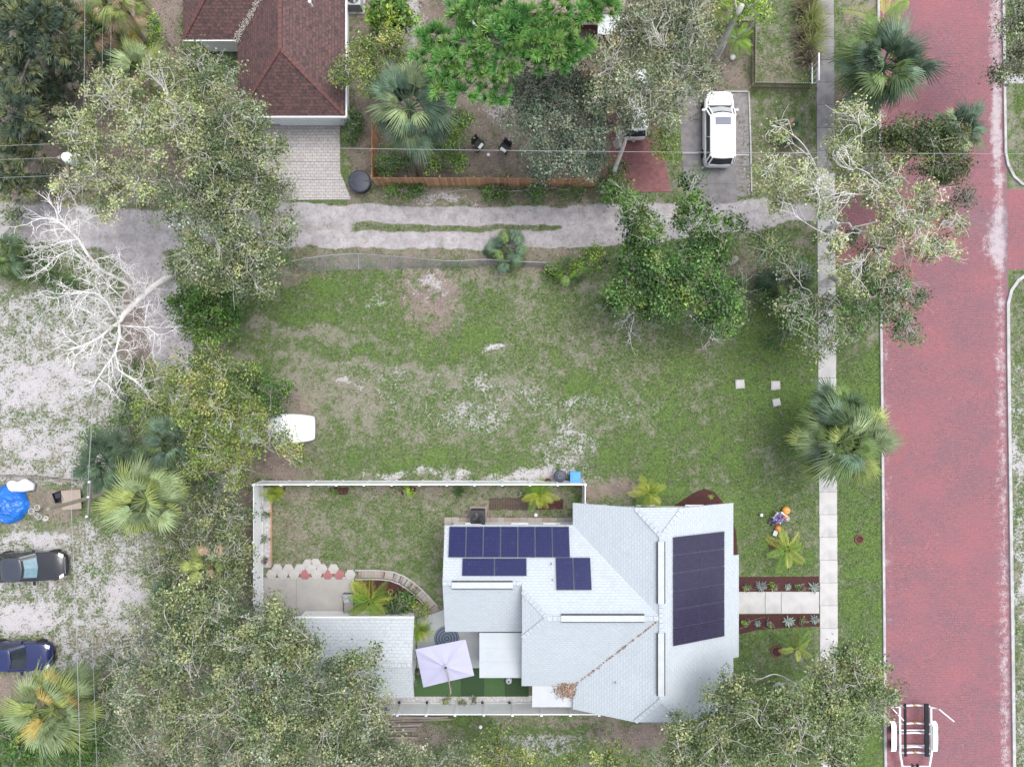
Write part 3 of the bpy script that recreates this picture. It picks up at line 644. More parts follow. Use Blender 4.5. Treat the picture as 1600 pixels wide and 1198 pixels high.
def ridge_vent(a, b, zr):
    a = W(*a, zr + .08); b = W(*b, zr + .08); d = (b - a); n = int(d.length / .28); mb = MB()
    mb.bar(a, b, .36, .07)
    for i in range(n + 1): mb.bar(a + d * (i / n) + d.normalized().cross(Vector((0, 0, 1))) * .18 + Vector((0, 0, .04)), a + d * (i / n) - d.normalized().cross(Vector((0, 0, 1))) * .18 + Vector((0, 0, .04)), .03, .012)
    mb.build('ridge_vent', pm('vent_plastic', (0.62, 0.65, 0.67), (0.55, 0.58, 0.60), 2, .6, .05, 30), roof)
    f = MB(); s = d.normalized().cross(Vector((0, 0, 1)))
    for sg in (-1, 1): f.bar(a + s * sg * .22 - Vector((0, 0, .05)), b + s * sg * .22 - Vector((0, 0, .05)), .07, .05)
    f.build('vent_slot', M_black, roof)
ridge_vent((1033, 846), (1033, 943), rz); ridge_vent((1033, 989), (1033, 1087), rz); ridge_vent((877, 966), (1007, 966), rz); ridge_vent((706, 914), (801, 914), 4.524)
for px, py, zz in ((722, 883, 3.9), (862, 881, 4.2), (962, 1066, 4.3), (996, 871, 4.6), (864, 905, 4.4)):
    MB().lathe(W(px, py, zz), [(.05, -.2), (.05, .18), (.035, .2)], 8).build('vent_pipe', M_roofw, roof)
# solar arrays
def solar_mat(name, c, line):
    m, nt, b, out = _base(name); tc = nd(nt, 'ShaderNodeTexCoord')
    br = nd(nt, 'ShaderNodeTexBrick'); br.offset = 0; br.inputs['Scale'].default_value = 1.0; br.inputs['Color1'].default_value = c4(c); br.inputs['Color2'].default_value = c4(tuple(x * 1.25 for x in c)); br.inputs['Mortar'].default_value = c4(line)
    br.inputs['Mortar Size'].default_value = .006; br.inputs['Brick Width'].default_value = .166; br.inputs['Row Height'].default_value = .166; nt.links.new(tc.outputs['UV'], br.inputs['Vector'])
    col = mix(nt, rng(nt, noise(nt, 6.0, 4.0), .6, .75, 0, .2), br.outputs['Color'], (0.12, 0.12, 0.14))
    nt.links.new(col, b.inputs['Base Color']); b.inputs['Roughness'].default_value = .22; b.inputs['Specular IOR Level'].default_value = .22; return m
M_sol = solar_mat('blue_solar_cells', (0.009, 0.012, 0.058), (0.028, 0.034, 0.09)); M_sol2 = solar_mat('reflection_tinted_cells', (0.024, 0.020, 0.042), (0.055, 0.052, 0.085))  # street-side cells: violet sky reflection painted into their base colour
M_solf = pm('solar_frame', (0.05, 0.055, 0.095), (0.065, 0.07, 0.115), 3, .5, 0, 30, metal=.1)
def solar_array(o0, u, v, nu, nv, pu, pv, mat, lab, loc):
    """panels laid from corner o0 along unit vectors u, v"""
    arr = thing('solar_array', (0, 0, 0), None, None); arr.parent = house; arr.location = Vector(loc) - house.location; arr['label'] = lab
    u = Vector(u).normalized(); v = Vector(v).normalized(); n = u.cross(v)
    if n.z < 0: n = -n
    for i in range(nu):
        for j in range(nv):
            a = Vector(o0) + u * (pu * i + .012) + v * (pv * j + .012); U = u * (pu - .024); Vv = v * (pv - .024)
            f = MB(); q = [a, a + U, a + U + Vv, a + Vv]; t = n * .04
            ring = [p - t for p in q] + [p for p in q]; f.add(ring, [(0, 1, 5, 4), (1, 2, 6, 5), (2, 3, 7, 6), (3, 0, 4, 7), (0, 1, 2, 3), (4, 5, 6, 7)])
            g = MB(); ins = .026; q2 = [a + (U.normalized() * ins * (1 if k in (0, 3) else -1) + Vv.normalized() * ins * (1 if k in (0, 1) else -1)) + p - a + n * .004 for k, p in enumerate(q)]
            g.poly(q2); po = f.build('solar_panel', M_solf, arr); g.build('cells', mat, po)
    rl = MB()
    for j in range(nv):
        for fr in (.25, .75): a = Vector(o0) + v * (pv * (j + fr)) - n * .07; rl.bar(a, a + u * pu * nu, .04, .05)
    rl.build('mounting_rail', M_metal, arr)
ex = Vector((1, 0, 0)); up_n = Vector((0, -1, k)).normalized(); dn_e = Vector((1, 0, -k)).normalized(); nN = Vector((0, k, 1)).normalized(); nE = Vector((k, 0, 1)).normalized()
def on_n(px, py):       # point on the north slope under a pixel, lifted 11 cm
    z = 3.6
    for _ in range(12): p = W(px, py, z); z = e + (-8.87 - p.y) * k + .12
    return W(px, py, z)
def on_e(px, py):
    z = 4.5
    for _ in range(12): p = W(px, py, z); z = rz - (p.x - 8.85) * k + .12
    return W(px, py, z)
solar_array(on_n(702, 822), ex, up_n, 7, 1, 1.07, 1.93, M_sol, 'long row of blue panels at the north eave', on_n(796, 845))
solar_array(on_n(722.5, 871.5), ex, up_n, 2, 1, 1.97, 1.08, M_sol, 'two blue panels laid lengthways below the long row', on_n(770, 885))
solar_array(on_n(868, 870.5), ex, up_n, 2, 1, 1.07, 1.95, M_sol, 'pair of upright blue panels by themselves', on_n(895, 895))
solar_array(on_e(1052.5, 839), dn_e, Vector((0, -1, 0)), 2, 6, 1.965, 1.085, M_sol2, 'large block of panels on the street side, violet reflection painted in', on_e(1092, 920))
# leaves caught in the valley and against the lean-to
rs = random.Random(9); N = 520; pts = []
for i in range(N):
    if i < 110: t = rs.random() ** 1.0; x = 3.9 + 4.8 * t; y = -18.9 + 4.85 * t; z = 3.05 + 2.3 * t; s = .05 * (1.2 - t)
    else: p = W(885, 1077, 3.05); x, y, z, s = p.x, p.y, 3.08, .32
    dx, dy = rs.gauss(0, s), rs.gauss(0, s * .8); pts.append((x + dx, y + dy, max(z + .02, z + rs.uniform(0, .05) + (abs(dx + dy) * .3 if i < 110 else (.13 * math.exp(-(dx * dx + dy * dy) / .08))))))
P_ = np.array(pts); rr = np.random.RandomState(2)
def scatter_mesh(name, C, L, Wd, tint, mat, flatness=0.5, seed=0):
    """leaf-like quads at centres C; L, Wd sizes; random tilt"""
    r = np.random.RandomState(seed); n = len(C)
    nrm = r.normal(size=(n, 3)); nrm /= np.linalg.norm(nrm, axis=1)[:, None]; nrm = nrm * (1 - flatness) + np.array([0, 0, 1.0]) * flatness * 1.4; nrm /= np.linalg.norm(nrm, axis=1)[:, None]
    t = r.normal(size=(n, 3)); t -= nrm * (t * nrm).sum(1)[:, None]; t /= np.linalg.norm(t, axis=1)[:, None]; b = np.cross(nrm, t)
    L = np.broadcast_to(L, n)[:, None]; Wd = np.broadcast_to(Wd, n)[:, None]
    V = np.stack([C - t * L / 2, C + b * Wd / 2 + t * L * .05, C + t * L / 2, C - b * Wd / 2 + t * L * .05], 1).reshape(-1, 3)
    return np_mesh(name, V, 4, np.arange(n * 4).reshape(n, 4), mat, np.repeat(tint, 4, 0))
def jit(base, n, r, a=.25):
    b = np.array(base)[None, :] * (1 + r.normal(size=(n, 1)) * a); return np.clip(b * (1 + r.normal(size=(n, 3)) * .06), .01, .9)
deb = link('fallen_leaves', scatter_mesh('fallen_leaves', P_ - np.array(org(roof)), .13, .08, jit((0.22, .15, .11), N, rr, .35), LITTER, .7), roof); deb['kind'] = 'stuff'
# metal patio cover, posts, windows
pcv = MB(); a, b = W(749, 988, 2.75), W(817, 1058, 2.6)
cover_o = thing('patio_cover', (0, 0, 0), None, None); cover_o.parent = house; cover_o.location = Vector(((a.x + b.x) / 2, (a.y + b.y) / 2, 0)) - house.location; del_ = None
ys = [a.y, W(0, 1012.6, 2.7).y, W(0, 1034.5, 2.65).y, b.y]
for i in range(3):
    mb = MB(); z0, z1 = 2.78 - i * .05, 2.74 - i * .05
    mb.add([(a.x, ys[i] - .005, z0 - .05), (b.x, ys[i] - .005, z0 - .05), (b.x, ys[i + 1] + .005, z1 - .05), (a.x, ys[i + 1] + .005, z1 - .05), (a.x, ys[i] - .005, z0), (b.x, ys[i] - .005, z0), (b.x, ys[i + 1] + .005, z1), (a.x, ys[i + 1] + .005, z1)], [(0, 1, 2, 3)[::-1], (4, 5, 6, 7)[::-1], (0, 1, 5, 4), (1, 2, 6, 5), (2, 3, 7, 6), (3, 0, 4, 7)])
    mb.bar((a.x, ys[i + 1] + .03, z1 + .012), (b.x, ys[i + 1] + .03, z1 + .012), .05, .022)
    mb.build('roof_panel', M_metalroof, cover_o)
for px_, py_ in ((a.x + .1, b.y + .1), (b.x - .1, b.y + .1), (a.x + .1, a.y - .1)): MB().bar((px_, py_, 0), (px_, py_, 2.62), .09).build('post', M_white, cover_o)
for yy in (-9.4, -12.2, -15.6, -18.6): window(house, (13.5, yy, 1.5), 1.2, 1.3, 'y', 1)
for xx in (5.6, 8.8, 12): window(house, (xx, -8.08, 1.5), 1.1, 1.3, 'x', 1); window(house, (xx, -20.08, 1.5), 1.1, 1.3, 'x', -1)
for xx in (-2.5, .5, 2.6): window(house, (xx, -9.25, 1.5), 1.0, 1.1, 'x', 1)
dr = MB().box((13.53, -13.9, 1.03), (.06, .95, 2.06)).build('front_door', pm('door_paint', (0.12, .2, .3), (.1, .17, .26), 2, .4, .05, 30), house); MB().box((13.58, -13.55, 1.0), (.06, .05, .12)).build('handle', M_chrome, dr)

# ---- detached garage
gar = thing('garage_building', W(544, 1030, 0), 'low detached garage with pale gabled shingle roof beside the umbrella', 'garage')
xg0, xg1 = W(452, 0, 2.5).x, W(647, 0, 2.5).x
w = MB(); w.prism([(xg0 + .3, -15.2), (xg1 - .25, -15.2), (xg1 - .25, -19.65), (xg0 + .3, -19.65)], 0, 2.42)
for xx in (xg0 + .3, xg1 - .37): wall_yz(w, xx, [(-15.25, 2.4), (-17.41, 3.3), (-19.6, 2.4)])
w.build('wall', M_stucco, gar)
gr_ = roofmesh([[(xg0, -14.9, 2.5), (xg1, -14.9, 2.5), (xg1, -17.41, 3.54), (xg0, -17.41, 3.54)], [(xg0, -19.92, 2.5), (xg1, -19.92, 2.5), (xg1, -17.41, 3.54), (xg0, -17.41, 3.54)]], 'roof', M_roofg, gar)
ridge((xg0, -17.41, 3.54), (xg1, -17.41, 3.54)); put_caps(M_roofg, gr_)
MB().bar((xg0, -14.82, 2.44), (xg1, -14.82, 2.44), .10, .09).build('gutter', M_white, gar)
window(gar, (xg1 - .25, -16.4, 1.45), .9, 1.0, 'y', 1)
dd = MB().box((xg1 - .22, -18.4, 1.02), (.06, .85, 2.04)).build('door', M_white, gar); MB().box((xg1 - .17, -18.1, 1.0), (.05, .05, .1)).build('handle', M_chrome, dd)

# ---- brown shingled house in the north-west
nz = 4.9; ap = W(437.6, 76, nz); se = W(539.6, 181, 2.7); xw = 2 * ap.x - se.x; ytop = 34.0
nwh = thing('brown_roof_house', (ap.x, 21, 0), 'white-walled house with mottled brown-red hip roof beside the paver drive', 'house')
w = MB(); w.prism([(xw + .4, se.y + .42), (se.x - .38, se.y + .42), (se.x - .38, ytop), (xw + .4, ytop)], 0, 2.62)
wy = W(0, 62, 2.7).y; wx = W(285.5, 0, 2.7).x
w.prism([(wx + .5, wy + .5), (xw + .5, wy + .5), (xw + .5, ytop - .01), (wx + .5, ytop - .01)], 0, 2.6)
w.build('wall', M_stucco, nwh)
kk = (nz - 2.7) / (se.x - ap.x)                       # pitch
wr = 3.0; wzr = 2.7 + wr * kk                          # west wing ridge
RN = [[(xw, se.y, 2.7), (se.x, se.y, 2.7), tuple(ap)], [(se.x, se.y, 2.7), (se.x, ytop, 2.7), (ap.x, ytop, nz), tuple(ap)], [(xw, se.y, 2.7), (xw, wy, 2.7), (xw + wr, wy + wr, wzr), (xw + wr, ytop, wzr), (ap.x, ytop, nz), tuple(ap)]]
RN += [[(wx, wy, 2.7), (xw, wy, 2.7), (xw + wr, wy + wr, wzr), (wx + wr, wy + wr, wzr)], [(wx, wy, 2.7), (wx + wr, wy + wr, wzr), (wx + wr, ytop, wzr), (wx, ytop, 2.7)], [(wx + wr, wy + wr, wzr), (xw + wr, wy + wr, wzr), (xw + wr, ytop, wzr), (wx + wr, ytop, wzr)]]
nr = roofmesh(RN, 'roof', M_roofb, nwh)
ridge(ap, (ap.x, ytop, nz), .11); ridge(ap, (se.x - .05, se.y + .05, 2.72), .11); ridge(ap, (xw + .05, se.y + .05, 2.72), .11); ridge((wx + .05, wy + .05, 2.72), (wx + wr, wy + wr, wzr), .11)
put_caps(pm('brown_ridge', (0.20, 0.09, 0.08), (0.15, 0.065, 0.06), 4, .85, .3, 40) , nr)
gtr = MB()
gtr.bar((xw, se.y - .05, 2.6), (se.x + .05, se.y - .05, 2.6), .1, .13); gtr.bar((se.x + .05, se.y, 2.6), (se.x + .05, ytop, 2.6), .1, .13); gtr.bar((wx, wy - .04, 2.6), (xw - .1, wy - .04, 2.6), .06, .13)
gtr.build('fascia', M_white, nwh)
gd = MB()
for i in range(5): gd.box((ap.x + .9, se.y + .38, .24 + i * .44), (4.9, .06, .42))
gd.build('garage_door', pm('garage_door_paint', (0.70, 0.72, 0.73), (0.64, 0.66, 0.67), 2, .5, .05, 30), nwh)
for yy in (20, 23.5, 27): window(nwh, (se.x - .38, yy, 1.5), 1.1, 1.2, 'y', 1)
N = 900; t = rr.rand(N); C = np.stack([xw + wr * 1.02 * t + rr.normal(size=N) * .12, wy + wr * 1.02 * t + rr.normal(size=N) * .10, 2.74 + (wzr - 2.7) * t + np.abs(rr.normal(size=N)) * .05], 1)
dl = link('fallen_leaves', scatter_mesh('fallen_leaves', C - np.array(org(nr)), .14, .06, jit((.30, .27, .24), N, rr, .25), LITTER, .7, 3), nr); dl['kind'] = 'stuff'
MB().lathe(W(485, 5, 4.6), [(.07, -.4), (.07, .12), (.1, .13), (.1, .2), (.02, .22)], 10).build('vent_pipe', M_white, nr)
# ---- red-walled house at the top edge
rh = thing('red_wall_house', W(850, 0, 0) + Vector((0, 3, 0)), 'dark red-walled house with pinkish tile roof behind the bright pine', 'house')
y0 = W(0, 46, 0).y; xa, xb = W(722, 0, 2.7).x, W(1010, 0, 2.7).x
MB().prism([(xa + .3, y0), (xb - .3, y0), (xb - .3, 34), (xa + .3, 34)], 0, 2.6).build('wall', pm('red_brick_wall', (0.22, 0.065, 0.05), (0.17, 0.05, 0.04), 4, .9, .3, 40), rh)
ye = W(0, 20, 2.75).y
roofmesh([[(xa, ye, 2.75), (xb, ye, 2.75), (xb, 34, 5.2), (xa, 34, 5.2)]], 'roof', brickmat('pink_tan_tiles', ((0.42, 0.30, 0.26), (0.32, 0.22, 0.19), (0.50, 0.38, 0.33)), (0.14, 0.10, 0.09), 0.22, 0.34, 0.03, bmp=.8), rh)
roofmesh([[(W(934, 0, 2.4).x, W(0, 54, 2.4).y, 2.38), (W(992, 0, 2.4).x, W(0, 54, 2.4).y, 2.38), (W(992, 0, 2.4).x, ye + .3, 2.62), (W(934, 0, 2.4).x, ye + .3, 2.62)]], 'porch_roof', M_metalroof, rh, .06)
for xx in (936, 990): p = W(xx, 53, 2.3); MB().bar((p.x, p.y, 0), (p.x, p.y, 2.34), .1).build('porch_post', M_white, rh)
roofmesh([[tuple(W(742, 50, 2.5)), tuple(W(762, 53, 2.5)), tuple(W(792, 12, 2.6)), tuple(W(722, -8, 2.6)), tuple(W(735, 30, 2.5))]], 'carport_roof', M_metalroof, rh, .06)
for a_ in ((746, 48), (764, 48)): p = W(*a_, 2.4); MB().bar((p.x, p.y, 0), (p.x, p.y, 2.42), .1).build('carport_post', M_white, rh)
window(rh, (W(918, 0).x, y0, 1.5), 1.0, 1.2, 'x', -1)

# ================================================================ FENCES
def vinyl_panel(L):
    mb = MB(); mb.box((L / 2, 0, .16), (L, .06, .14)); mb.box((L / 2, 0, 1.76), (L, .06, .12)); n = int(L / .18)
    for i in range(n): mb.box(((i + .5) * L / n, 0, .96), (L / n - .012, .035, 1.47))
    mb.box((L / 2, 0, .96), (L, .02, 1.46))
    return mb.mesh('fence_panel', M_white)
VPOST = MB(); VPOST.box((0, 0, .95), (.127, .127, 1.9)); VPOST.box((0, 0, 1.915), (.15, .15, .03)); VPOST.box((0, 0, 1.95), (.13, .13, .05), taper=.15)
VPOST = VPOST.mesh('post', M_white)
def vinyl_fence(a, b, label, step=1.83, ends=(1, 1)):
    a = Vector((a[0], a[1], 0)); b = Vector((b[0], b[1], 0)); d = b - a; n = max(1, round(d.length / step)); L = d.length / n; ang = math.atan2(d.y, d.x)
    t = thing('vinyl_fence', a, label, 'fence', 'white vinyl fence round the yard', ang)
    pn = vinyl_panel(L - .127)
    for i in range(n + 1):
        if (i == 0 and not ends[0]) or (i == n and not ends[1]): continue
        link('post', VPOST, t, (i * L, 0, 0))
    for i in range(n): link('fence_panel', pn, t, (i * L + .0635, 0, 0))
fN, fW, fS, fE = W(0, 757, 1.83).y, W(396, 0, 1.83).x, W(0, 1116, 1.83).y, W(914.5, 0, 1.83).x
vinyl_fence((fW, fN), (fE, fN), 'long white vinyl fence run along the open grass lot')
vinyl_fence((fW, fN), (fW, fS), 'white vinyl fence run beside the pebble strip and the oaks', ends=(0, 1))
vinyl_fence((fW, fS), (W(936, 0, 1.83).x, fS), 'white vinyl fence run behind the garage and turf', ends=(0, 1))
vinyl_fence((fE, fN), (fE, -7.75), 'short white vinyl fence piece joining the house corner', ends=(0, 1))

# cedar board fence
PICK = MB().box((0, 0, .93), (.136, .02, 1.84)).mesh('picket', M_wood)
PICK2 = MB().box((0, 0, .93), (.136, .02, 1.82)).mesh('picket', pm('orange_cedar_light', (0.54, 0.31, 0.17), (0.44, 0.24, 0.13), 2.5, .8, .3, 30))
PICK3 = MB().box((0, 0, .93), (.136, .02, 1.85)).mesh('picket', pm('orange_cedar_dark', (0.38, 0.19, 0.10), (0.29, 0.14, 0.075), 2.5, .8, .3, 30))
def board_fence(a, b, label, side=1):
    d = b - a; ang = math.atan2(d.y, d.x); L = d.length
    t = thing('board_fence', a, label, 'fence', 'cedar board fence', ang); r = random.Random(int(L * 100))
    for i in range(int(L / .142)): link('picket', r.choice((PICK, PICK, PICK2, PICK3)), t, (.07 + i * .142, -.05 * side, r.uniform(-.015, .015)), (0, R(r.uniform(-.5, .5)), 0))
    for z in (.35, 1.0, 1.6): MB().box((L / 2, 0, z), (L, .04, .09)).build('rail', M_wood, t, world=False)
    for i in range(int(L / 2.2) + 1): MB().box((min(i * 2.2, L), .05 * side, .93), (.09, .09, 1.86)).build('post', M_wood, t, world=False)
board_fence(W(588.5, 289), W(931, 290.5), 'orange cedar board fence along the alley edge')
board_fence(W(588.5, 198), W(588.5, 288), 'orange cedar side fence beside the shady dirt strip', -1)
board_fence(W(895, 128), W(925, 128), 'short orange cedar screen tucked under the oak crowns')
bf = thing('block_wall', W(589, 60), 'thin pale garden wall between the brown-roofed house and shrubs', 'wall')
cb = MB().bbox((0, 0, 0), (.09, .395, .195), .008).mesh('block', M_kerb)
for i in range(12):
    for j in range(3): link('block', cb, bf, (0, 1.9 - i * .4 - (.2 if j % 2 else 0), .1 + j * .2))

# dark picket fence and rail in the north-east yard
DP = MB(); DP.box((0, 0, .55), (.05, .022, 1.1)); DP.box((0, 0, 1.12), (.05, .022, .05), taper=.1)
DPm = DP.mesh('picket', pm('brown_picket', (0.15, 0.10, 0.085), (0.11, 0.075, 0.065), 3, .85, .3, 30)); 
DPt = MB().box((0, 0, 0), (.06, .035, .05)).mesh('picket_cap', pm('pale_cap', (0.5, 0.46, 0.42), (0.4, 0.37, 0.34), 3, .85, .2, 30))
def picket_fence(a, b, label):
    d = b - a; ang = math.atan2(d.y, d.x); L = d.length; t = thing('picket_fence', a, label, 'fence', 'brown picket fence', ang)
    for i in range(int(L / .135)):
        link('picket', DPm, t, (i * .135, 0, 0)); link('picket_cap', DPt, t, (i * .135, 0, 1.15))
    for z in (.25, .85): MB().box((L / 2, .03, z), (L, .03, .08)).build('rail', M_darkwood, t, world=False)
picket_fence(W(1172, 46), W(1171.5, 140), 'brown picket fence beside the leaning bare trunk')
picket_fence(W(1120, 45), W(1171, 45), 'brown picket fence run behind the bright green plant')
picket_fence(W(1171.5, 140), W(1266, 141.5), 'brown picket fence run ending at the sidewalk')
wr_ = thing('railing', W(1268, 112), 'short white post railing beside the sidewalk and grass clump', 'railing')
for px in (1266, 1269.5):
    mb = MB()
    for i in range(5): p = W(px, 96 + i * 9.5); mb.bar((p.x, p.y, 0), (p.x, p.y, 1.0 if px > 1267 else .3), .05)
    a, b = W(px, 94), W(px, 136); zz = 1.0 if px > 1267 else .3
    mb.bar((a.x, a.y, zz), (b.x, b.y, zz), .08, .05); mb.build('rail', M_white, wr_)

# sagging chain-link fence
cl = thing('wire_fence', W(690, 410), 'sagging galvanised chain-link fence along the grassy alley edge', 'fence')
M_wire = pm('dull_wire', (0.42, 0.42, 0.42), (0.33, 0.33, 0.33), 3, .5, 0, 30, metal=.3)
topp = [(456, 408), (480, 403), (520, 398), (555, 396), (600, 399), (645, 403), (690, 407), (710, 408), (760, 405), (800, 408), (850, 410), (932, 409)]
bott = [(456, 424), (500, 423), (560, 421), (620, 420), (680, 417), (720, 416), (760, 415), (800, 416), (850, 415), (932, 413)]
def interp(P, x):
    for (a, b), (c, d) in zip(P[:-1], P[1:]):
        if a <= x <= c: return b + (d - b) * (x - a) / (c - a)
    return P[-1][1]
xs = list(np.arange(456, 932.1, 2.0)); zt = lambda x: .85 + .2 * math.sin(x * .02) - .35 * math.exp(-((x - 560) / 70) ** 2)
top = [W(x, interp(topp, x), zt(x)) for x in xs]; bot = [W(x, interp(bott, x), .03) for x in xs]
mb = MB(); mb.tube(top[::6] + [top[-1]], .028, 5); mb.build('top_rail', M_metal, cl)
mb = MB(); mb.tube([p + Vector((0, 0, .02)) for p in bot[::6]], .010, 4); mb.build('tension_wire', M_wire, cl)
for i in range(0, len(xs), 26): MB().tube([bot[i], top[i] + Vector((0, 0, .05))], .03, 6).build('post', M_metal, cl)
mb = MB(); n = 7
for i in range(0, len(xs) - 14):
    for s in (0, 1):
        q = [(bot[i + (j if s == 0 else 14 - j)].lerp(top[i + (j if s == 0 else 14 - j)], j / 14)) for j in (0, 7, 14)]
        mb.tube(q, .0045, 3, cap=False)
mb.build('wire_mesh', M_wire, cl)['kind'] = 'stuff'
# ================================================================ VEHICLES
def ring_rect(x, hw, z0, z1, r=.10, n=3):
    """rounded cross-section at station x (y-z plane)"""
    P = []
    for sy, sz, a0 in ((1, 1, 0), (-1, 1, 90), (-1, -1, 180), (1, -1, 270)):
        cy, cz = sy * (hw - r), (z1 - r if sz > 0 else z0 + r)
        for i in range(n + 1):
            a = R(a0 + 90 * i / n); P.append(Vector((x, cy + r * math.cos(a), cz + r * math.sin(a))))
    return P
def make_car(loc, ang, label, group, body, L=4.8, Wd=1.86, Ht=1.5, kind='sedan', roofmat=None, glassm=None, extra=()):
    t = thing('parked_car', loc, label, 'car', group, ang); hl, hw = L / 2, Wd / 2; belt = .92 if kind == 'sedan' else 1.05
    hood = .86 if kind == 'sedan' else 1.02; tail = .95 if kind == 'sedan' else belt + .02
    st = [(-hl, hw * .62, .38, tail - .22), (-hl + .05, hw * .80, .30, tail - .10), (-hl + .18, hw * .90, .26, tail - .02), (-hl + .5, hw * .97, .22, tail), (-hl * .5, hw, .20, belt), (0, hw, .20, belt), (hl * .28, hw, .20, belt - .02), (hl * .40, hw * .99, .20, hood + .01), (hl - .75, hw * .97, .22, hood - .04), (hl - .40, hw * .90, .24, hood - .10), (hl - .16, hw * .76, .28, hood - .20), (hl - .04, hw * .58, .34, hood - .30), (hl, hw * .42, .40, hood - .36)]
    b = MB(); b.loft([ring_rect(x, w_, a, c, min(.13, (c - a) * .35)) for x, w_, a, c in st]); bo = b.build('body', body, t, world=False, smooth=True)
    # cabin
    if kind == 'sedan': base = (-hl * .82, hl * .30); topx = (-hl * .46, -hl * .03); tw = hw * .76
    elif kind == 'suv': base = (-hl * .97, hl * .42); topx = (-hl * .86, hl * .13); tw = hw * .80
    else: base = (-hl * .97, hl * .52); topx = (-hl * .88, hl * .22); tw = hw * .83
    bw = hw * .93; z0, z1 = belt - .03, Ht
    def sec(z):
        f = (z - z0) / (z1 - z0); x0 = base[0] + (topx[0] - base[0]) * f; x1 = base[1] + (topx[1] - base[1]) * f; w_ = bw + (tw - bw) * f; c = .16
        return [Vector((x0 + c, -w_, z)), Vector((x1 - c * .6, -w_, z)), Vector((x1, -w_ * .80, z)), Vector((x1 + .10, 0, z)), Vector((x1, w_ * .80, z)), Vector((x1 - c * .6, w_, z)), Vector((x0 + c, w_, z)), Vector((x0, w_ * .82, z)), Vector((x0 - .05, 0, z)), Vector((x0, -w_ * .82, z))]
    g = MB(); g.loft([sec(z0), sec(z1 - .07)]); g.build('window_band', glassm or M_glass, t, world=False)
    rf = MB(); s1 = sec(z1 - .07); c0 = Vector((sum(p.x for p in s1) / 10, 0, 0))
    def shrink(s_, k_, z): return [Vector((c0.x + (p.x - c0.x) * k_, p.y * k_, z)) for p in s_]
    rf.loft([shrink(s1, 1.012, z1 - .075), shrink(s1, 1.0, z1 - .03), shrink(s1, .93, z1), shrink(s1, .6, z1 + .02)])
    ro = rf.build('roof', roofmat or body, t, world=False, smooth=True)
    # pillars
    A, B_ = sec(z0), sec(z1 - .05)
    for i in (1, 5, 0, 6): 
        a_, b_ = A[i].copy(), B_[i].copy(); a_.y *= 1.01; b_.y *= 1.01; MB().bar(a_, b_, .09, .05).build('pillar', body, t, world=False)
    for i in (2, 4, 7, 9): MB().bar(A[i], B_[i], .09, .05).build('pillar', body, t, world=False)
    for s in (-1, 1):
        m0 = Vector(((base[0] + base[1]) / 2 - .05, s * bw * 1.005, z0)); m1 = Vector(((topx[0] + topx[1]) / 2 - .05, s * tw * 1.01, z1 - .06)); MB().bar(m0, m1, .09, .03).build('pillar', body, t, world=False)
    for s in (-1, 1):
        h = MB(); h.add([(hl - .44, s * hw * .905, hood - .12), (hl - .17, s * hw * .75, hood - .205), (hl - .20, s * hw * .52, hood - .175), (hl - .42, s * hw * .66, hood - .095)], [(0, 1, 2, 3) if s > 0 else (3, 2, 1, 0)])
        for i, (x, y, z) in enumerate(h.v): h.v[i] = (x + .012, y * 1.01, z + .018)
        h.build('headlight', pm('headlight_lens', (0.75, 0.76, 0.78), (0.62, 0.64, 0.66), 5, .15, 0, 30), t, world=False)
        MB().box((-hl + .10, s * hw * .74, tail - .13), (.10, .22, .14)).build('tail_light', pm('red_lens', (0.35, 0.02, 0.02), (0.28, 0.02, 0.02), 5, .2, 0, 30), t, world=False)
        mr = MB(); mr.bbox((base[1] - .22, s * (hw + .10), belt + .02), (.13, .22, .14), .03); mr.build('mirror', body, t, world=False)
        for x in (hl - .92, -hl + .95):
            wm = MB(); prof = [(.20, -.10), (.31, -.10), (.335, -.06), (.335, .06), (.31, .10), (.20, .10)]
            c = Vector((x, s * (hw - .09), .335))
            P = [[c + Vector((r * math.cos(2 * math.pi * k / 18), d, r * math.sin(2 * math.pi * k / 18))) for k in range(18)] for r, d in prof]
            wm.loft(P); wo2 = wm.build('wheel', M_rubber, t, world=False)
            rm = MB(); rm.loft([[c + Vector((r * math.cos(2 * math.pi * k / 10), s * .085, r * math.sin(2 * math.pi * k / 10))) for k in range(10)] for r in (.21, .05)]); rm.build('rim', M_chrome, wo2, world=False)
    MB().bbox((hl - .03, 0, hood - .36), (.06, hw * .7, .16), .01).build('grille', M_black, t, world=False)
    # bonnet shut line and wiper cowl
    cw = MB(); cw.box((base[1] + .06, 0, hood + .006), (.10, hw * 1.55, .03)); cw.build('cowl', M_black, t, world=False)
    sl = MB()
    for s in (-1, 1): sl.bar((base[1] + .1, s * hw * .80, hood + .008), (hl - .42, s * hw * .62, hood - .085), .02, .02)
    sl.build('bonnet_seam', M_black, t, world=False)
    return t, ro, dict(hl=hl, hw=hw, z1=z1, z0=z0, base=base, topx=topx, tw=tw, bw=bw, sec=sec, belt=belt, hood=hood)
P_white = paint('white_car_paint', (0.80, 0.80, 0.80)); P_black = paint('black_car_paint', (0.012, 0.013, 0.017)); P_blue = paint('deep_blue_car_paint', (0.006, 0.013, 0.075)); P_slate = paint('slate_car_roof', (0.030, 0.035, 0.050))
GC = 'cars parked around the lots'
t, ro, d = make_car(W(1118, 207), R(90), 'white minivan with dark sunroof parked on the gravel drive', GC, P_white, 5.0, 1.96, 1.72, 'van')
MB().bbox((d['topx'][1] - .42, 0, d['z1'] + .015), (.52, 1.02, .03), .01).build('sunroof', glass('blue_roof_glass', (0.035, 0.045, 0.085)), ro, world=False)
sh = MB(); s0, s1 = d['sec'](d['z0'] + .12), d['sec'](d['z1'] - .16)
